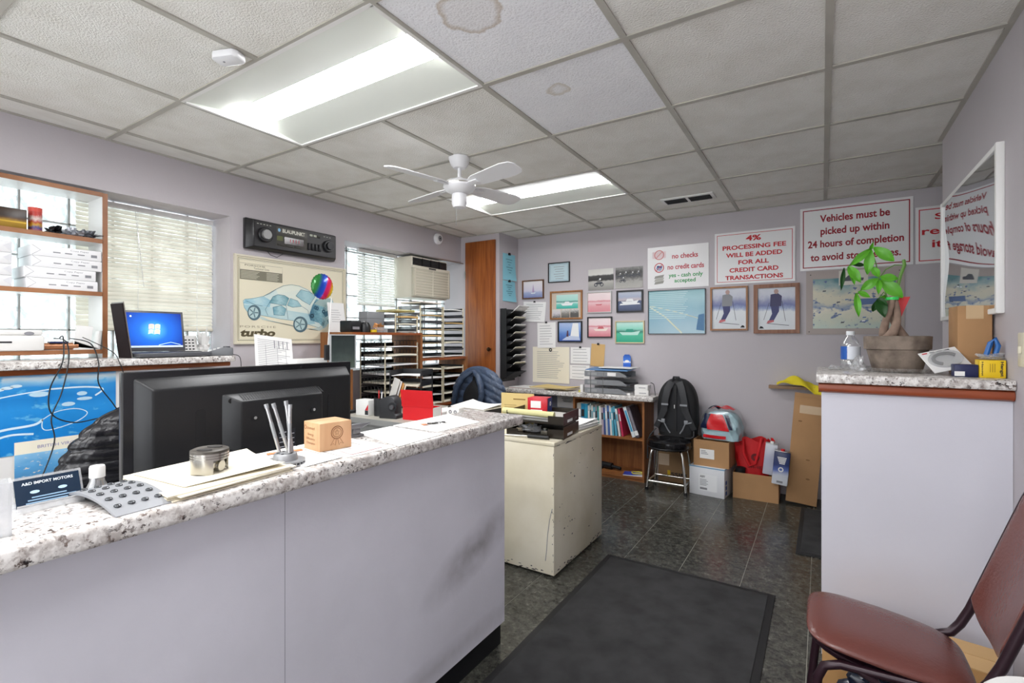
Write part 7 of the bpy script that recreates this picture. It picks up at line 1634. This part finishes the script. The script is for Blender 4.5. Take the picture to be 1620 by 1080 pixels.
yc_ = thing('yellow_can', 'yellow necked can behind the silvery can', 'can', (-0.30, 4.335, 0.205)) if False else None

tc_ = thing('tall_carton', 'tall narrow brown carton leaning by the half wall', 'box', (-0.135, 4.27, 0), 0)
Mt = Matrix.Rotation(0.075, 4, 'Y') @ Matrix.Rotation(-0.06, 4, 'X')
o = MB().box(-0.10, 0.10, -0.03, 0.03, 0.012, 0.80).build('body', M_card, tc_, bevel=0.002); o.data.transform(Mt)
o = MB().box(-0.06, 0.101, -0.0308, 0.031, 0.68, 0.74).build('tape', mat('packing_tape', '#c9ab84', 0.25), tc_); o.data.transform(Mt)
for (x0, x1, r) in ((-0.10, 0.0, 0.5), (0.0, 0.10, -0.2)):
    o = MB().box(x0, x1, -0.03, -0.026, 0.80, 0.83).build('top_flap', M_card, tc_); o.data.transform(Mt)
for (x, z) in ((0.02, 0.34), (0.03, 0.2), (-0.05, 0.62)): o = flat(tc_, 'dent', ell(x, z, 0.014, 0.006, 9), mat('card_scuff', '#8a6644', 0.9), -0.0308); o.data.transform(Mt)
pk2 = tag(MB().box(-0.36, 0.35, 4.40, 4.475, 0.845, 0.868).build('wood_plank', wood('raw_plank', '#8a6e56', '#a88c70', 0.7, stretch=(0.1, 1, 1))), 'raw wooden plank fixed to the wall under the yellow cloth', 'plank')
yl = thing('yellow_cloth', 'bright yellow cloth folded over the wooden plank', 'cloth', (-0.15, 4.41, 0.868))
MB().surf(lambda u, v: (-0.15+0.34*u, -0.06+0.11*v, 0.004+0.07*math.sin(PI*min(1, u*1.3+.05))*(0.6+0.4*math.sin(PI*v))-0.06*(1-v)**2*u+0.008*math.sin(14*u+5*v)), 26, 12, (0, 0, 0.007)).build('fabric', mat('yellow_cloth', '#ecd82c', 0.8, bump=(200, .2)), yl)

# ------------------------------------------------------------------ on the half wall ledge (top 1.107)
HT = 1.1075
pt = thing('potted_plant', 'money tree with braided trunk in a weathered clay pot', 'plant', (0.262, 2.575, HT))
M_clay = mat('weathered_clay', '#8d7f72', 0.85, var=(14, .35), bump=(60, .3), dark='#5a4e45')
MB().lathe([(0.0, 0.004), (0.080, 0.004), (0.084, 0.01), (0.103, 0.092), (0.112, 0.094), (0.114, 0.146), (0.104, 0.148), (0.100, 0.13), (0.0, 0.128)], n=36).build('pot', M_clay, pt)
MB().lathe([(0.0, 0.129), (0.099, 0.129), (0.09, 0.134), (0.0, 0.137)], n=30).build('soil', mat('soil', '#3c3028', 0.95, var=(40, .4)), pt)
MB().lathe([(0, 0), (0.105, 0), (0.125, 0.018), (0.123, 0.018), (0.103, 0.002), (0, 0.002)], n=36).build('saucer', M_clear, pt)
OX, OZ = 0.262, HT; OY = 2.575
M_bark = mat('pale_bark', '#9a8272', 0.85, var=(25, .3), bump=(60, .4))
for k in range(3):
    pts = []; rr = []
    for i in range(15):
        t_ = i/14; a = 2*PI*k/3+0.9*PI*t_; R = 0.026*(1-t_)**1.5+0.010
        pts.append((-0.015+R*math.cos(a)*1.05, R*math.sin(a), 0.132+0.18*t_)); rr.append(0.0165*(1-0.4*t_)+0.008*(1-t_)**6)
    MB().tube(pts, rr, n=10).build('trunk_strand', M_bark, pt)
M_leaf = mat('fresh_leaf', '#5fb02a', 0.4, var=(18, .25)); M_leafd = mat('dark_leaf', '#1f4a1c', 0.4); M_stem = mat('green_stem', '#5c8a34', 0.5)
LEAVES = [((0.173,1.624),(0.104,1.556),0.021),((0.175,1.622),(0.162,1.516),0.027),((0.184,1.629),(0.253,1.566),0.032),((0.175,1.627),(0.182,1.651),0.010),((0.097,1.554),(0.138,1.477),0.027),((0.104,1.554),(0.117,1.472),0.016),((0.081,1.55),(0.069,1.45),0.013),((0.106,1.562),(0.153,1.558),0.013),((0.202,1.497),(0.14,1.452),0.027),((0.202,1.503),(0.178,1.548),0.021),((0.206,1.502),(0.266,1.491),0.024),((0.208,1.492),(0.281,1.413),0.037),((0.202,1.489),(0.197,1.425),0.016),((0.131,1.444),(0.173,1.417),0.016),((0.124,1.439),(0.131,1.334),0.019),((0.202,1.416),(0.228,1.42),0.013),((0.2,1.411),(0.219,1.329),0.029),((0.197,1.408),(0.182,1.36),0.016),((0.202,1.411),(0.23,1.377),0.016)]
STEMS = [[(0.264,1.411),(0.264,1.453),(0.274,1.506),(0.287,1.547),(0.285,1.569)],[(0.234,1.401),(0.225,1.439),(0.202,1.497),(0.225,1.533),(0.255,1.55),(0.281,1.547)],[(0.175,1.627),(0.193,1.56),(0.202,1.497)],[(0.097,1.554),(0.129,1.604),(0.175,1.627)],[(0.131,1.444),(0.164,1.464),(0.202,1.495)],[(0.2,1.411),(0.219,1.44),(0.232,1.412)]]
r_ = random.Random(12)
for i, (p, q, w_) in enumerate(LEAVES):
    d = r_.uniform(-0.05, 0.03)
    A_ = Vector((p[0]-OX, 0.0, p[1]-OZ)); B_ = Vector((q[0]-OX, d, q[1]-OZ)); ax = (B_-A_); L_ = ax.length; ax.normalize()
    sd_ = ax.cross(Vector((0, -1, 0))).normalized(); nn = sd_.cross(ax)
    def lf(u, v):
        wv = w_*0.62*math.sin(PI*min(1, v*0.96+0.03))**0.75*(1.15-0.35*abs(v-.55))
        return A_+ax*(L_*v)+sd_*((u-.5)*2*wv)+nn*(0.006*abs(u-.5)*2+0.010*math.sin(PI*v))
    MB().surf(lf, 4, 10, nn*0.0006).build('leaf', M_leafd if i in (7, 16, 17, 18, 6) else M_leaf, pt)
for i, s in enumerate(STEMS):
    MB().tube([(x-OX, 0.004*math.sin(k*2.0), z-OZ) for k, (x, z) in enumerate(s)], 0.0062 if i == 0 else 0.0022, n=8).build('stem', M_stem, pt)
MB().lathe([(0.022, 0), (0.023, 0.006), (0.022, 0.012)], (-0.015, 0, 0.297), 16).build('green_tie', mat('tie_green', '#2fd05a', 0.4), pt)
tri = thing('red_pennant', 'red triangular plastic pennant behind the plant trunk', 'pennant', (0.262, 2.63, HT)); MB().prism([(-0.03, 0.314), (0.05, 0.312), (0.012, 0.205), (-0.035, 0.215)], -0.0012, 0.0012).build('sheet', mat('pennant_red', '#e0141e', 0.35), tri); MB().cyl((-0.012, 0.002, 0.128), (-0.005, 0.002, 0.30), 0.002, n=8).build('stick', M_white, tri)
water_bottle('water_bottle', 'small clear bottle with blue and white label beside the potted plant', (0.108, 2.68, HT), 0.17, 0.037, mat('milky_cap', '#dfe2e4', 0.4), photo('bottle_label', [(0, '#1f4fa0'), (.30, '#2a62b8'), (.34, '#e4e8f0'), (.95, '#e8ecf2'), (1, '#2a4a90')], (3, .02), axis='X', coord='Generated'))
for k, (x, y, s, lab) in enumerate(((0.125, 2.50, 0.026, 'crumpled clear wrapper in front of the bottle and pot'), (0.05, 2.60, 0.03, 'flat clear wrapper left of the bottle on the ledge'), (0.405, 2.63, 0.022, 'crumpled clear wrapper behind the blister pack right of the pot'))):
    t = thing('clear_wrapper', lab, 'wrapper', (x, y, HT)); MB().surf(crump(s, s*0.8, (0.028, 0.008, 0.02)[k], 40+k, 1.0), 18, 10).build('film', M_clearm, t, ang=15)
tcb = carton('shipping_box', 'upright brown box standing against the mirror wall on the ledge', (0.484, 2.56, HT), math.radians(3), 0.10, 0.12, 0.262, M_card)
bl_ = thing('blister_tool', 'white blister pack with a curved black part leaning on the ledge', 'packet', (0.415, 2.425, HT), math.radians(12))
Mb = Matrix.Translation((0, 0, 0.022)) @ Matrix.Rotation(-0.75, 4, 'X') @ Matrix.Rotation(-0.30, 4, 'Y')
o = MB().box(-0.065, 0.065, -0.0015, 0.0015, 0, 0.10).build('card', M_paper, bl_); o.data.transform(Mb)
o = MB().tube([(0.04*math.cos(a), -0.008, 0.05+0.025*math.sin(a)) for a in [0.3+k*PI/9 for k in range(12)]], 0.006, n=8).build('part', M_ink, bl_); o.data.transform(Mb)
o = MB().prism(ell(0, 0.05, 0.056, 0.038, 24), -0.014, -0.002).build('bubble', M_clearm, bl_); o.data.transform(Mb)
for k in range(4): o = flat(bl_, 'print_mark', rect(-0.055+k*0.026, -0.037+k*0.026, 0.09, 0.095), (M_red, M_greyink, M_greyink, M_ink)[k], -0.0021); o.data.transform(Mb)
nb = carton('navy_box', 'flat navy box under the blister pack beside the yellow box', (0.437, 2.385, HT), 0.05, 0.065, 0.05, 0.045, mat('navy_carton', '#1c2350', 0.4), tape=False); bx('white_end', M_paper, -0.0335, -0.005, -0.0258, -0.0252, 0.003, 0.02, nb)
yb = thing('yellow_box', 'small bright yellow filter carton with black lettering', 'box', (0.505, 2.385, HT), math.radians(3)); MB().box(-0.034, 0.034, -0.028, 0.028, 0, 0.062).build('body', mat('yellow_carton', '#eec81c', 0.4), yb, bevel=0.0015)
Rv = lambda x: Matrix.Translation((x, 0, 0.031)) @ Matrix.Rotation(PI/2, 4, 'Y')
text(yb, 'Hengst', 0, 0, 0.052, 0.011, M_ink, -0.0286, bold=0.03, M=Rv(0.023)); text(yb, 'Hengst', 0, 0, 0.050, 0.007, M_ink, -0.0286, bold=0.02, M=Rv(-0.028))
for k in range(3): flat(yb, 'print_line', rect(-0.008+k*0.006, -0.006+k*0.006, 0.02, 0.05), mat('olive_ink', '#a8861c', 0.6), -0.0286)
bm = thing('blue_bundle', 'blue and grey plastic bundle on the yellow box by the wall', 'packet', (0.508, 2.395, HT+0.0625)); MB().tube([(-0.012, 0, 0.012), (0.0, 0.0, 0.06), (0.012, 0, 0.075), (0.02, 0, 0.05), (0.012, 0, 0.012)], 0.008, n=8).build('loop', mat('bundle_blue', '#2468b0', 0.4), bm); MB().surf(crump(0.034, 0.026, 0.010, 60, 1.0), 18, 10).build('wrap', M_clearm, bm, ang=15)

# ------------------------------------------------------------------ brown vinyl chair in the right foreground
chr_ = thing('side_chair', 'brown vinyl padded metal chair in the right foreground', 'chair', (0.14, 1.68, 0))
M_vin = mat('brown_vinyl', '#683c36', 0.27, bump=(120, .12)); M_tubeb = mat('dark_brown_tube', '#2c1720', 0.3, 0.3)
SZ = 0.455
def seat(u, v):
    a = 2*PI*u; sg = lambda x, p: math.copysign(abs(x)**p, x); r = math.sin(PI*v)**0.42 if 0 < v < 1 else 0
    x = 0.178*sg(math.cos(a), .42)*r; y = 0.160*sg(math.sin(a), .42)*r*(1.0-0.10*(x/0.178 if x > 0 else 0)); z = -0.022*math.cos(PI*v)
    return (x, y, SZ-0.022+z+0.010*(-x/0.178)*0+ (0.006*(1-(x/0.178)**2-(y/0.16)**2) if v > .5 else 0)-0.02*(x/0.178))
MB().surf(seat, 64, 24).build('seat', M_vin, chr_, ang=180)
MB().prism(ell(0, 0, 0.172, 0.152, 28), SZ-0.058, SZ-0.042, 'xy').build('seat_pan', M_tubeb, chr_, bevel=0.004)
for s in (1, -1):
    y = s*0.142
    MB().tube([(0.33, y*0.98, 0.86), (0.315, y, 0.82), (0.205, y, 0.50), (0.185, y, 0.455), (0.165, y, 0.425), (0.13, y, 0.41), (-0.10, y, 0.40), (-0.135, y, 0.385), (-0.15, y, 0.35), (-0.185, y, 0.012)], 0.0115, n=10).build('side_frame', M_tubeb, chr_)
    rl = MB().tube([(-0.06, y, 0.40), (-0.03, y, 0.385), (0.03, y, 0.28), (0.20, y, 0.012)], 0.0115, n=10).build('leg', M_tubeb, chr_)
    MB().cyl((0.20, y, 0), (0.20, y, 0.03), 0.015, n=12).build('foot_cap', M_black, rl)
    MB().cyl((-0.185, y, 0), (-0.185, y, 0.03), 0.015, n=12).build('foot_cap', M_black, chr_)
MB().tube([(0.33, 0.139, 0.86), (0.335, 0.12, 0.872), (0.337, 0.0, 0.875), (0.335, -0.12, 0.872), (0.33, -0.139, 0.86)], 0.0115, n=10).build('top_rail', M_tubeb, chr_)
MB().cyl((0.12, -0.142, 0.14), (0.12, 0.142, 0.14), 0.008, n=10).build('cross_brace', M_tubeb, chr_)
def back(u, v):
    y = (u-.5)*0.268; z = 0.535+0.30*v; x = 0.205+(z-0.50)*0.344
    edge = 0.05*(1-abs(2*u-1)**4)*(1-v)**3
    return (x+0.012*math.cos(PI*(u-.5))+0.008, y, z-edge)
MB().surf(back, 14, 14, (-0.022, 0, 0.0)).build('backrest', M_vin, chr_, bevel=0.004)
# carton and dark bag below the chair, against the half wall
cbx = thing('cardboard_box', 'closed golden cardboard box on the floor behind the brown chair', 'box', (0.245, 2.135, 0), math.radians(-9))
MB().box(-0.235, 0.235, -0.085, 0.085, 0, 0.235).build('body', mat('golden_cardboard', '#c0925c', 0.85), cbx, bevel=0.002)
for s_ in (-1, 1): bx('top_flap', mat('lit_top_cardboard', '#d2ac78', 0.85), -0.234, 0.234, s_*0.043-0.041, s_*0.043+0.041, 0.235, 0.238, cbx)  # top coloured paler than the body, light from above put into the colour
dbg = thing('bin_bag', 'dark blue plastic bag bulging under the brown chair', 'bag', (0.20, 1.925, 0)); MB().surf(crump(0.14, 0.07, 0.13, 71, .5), 40, 24).build('film', mat('dark_blue_film', '#131a2c', 0.18), dbg, ang=25)
MB().tube([(0, 0, 0.25), (0.01, 0, 0.27), (0.03, 0.01, 0.28)], [0.02, 0.012, 0.02], n=10).build('knot', mat('dark_blue_film', '#131a2c', 0.18), dbg)
rn = thing('white_table', 'rounded white corner at the bottom right picture edge', 'table', (0.36, 1.20, 0))
MB().lathe([(0, 0.575), (0.10, 0.575), (0.118, 0.585), (0.12, 0.597), (0.112, 0.607), (0, 0.61)], n=32).build('top', M_white, rn); MB().cyl((0, 0, 0.02), (0, 0, 0.575), 0.02, n=14).build('column', M_steel, rn); MB().lathe([(0, 0), (0.09, 0), (0.085, 0.015), (0, 0.022)], n=28).build('foot', M_steel, rn)
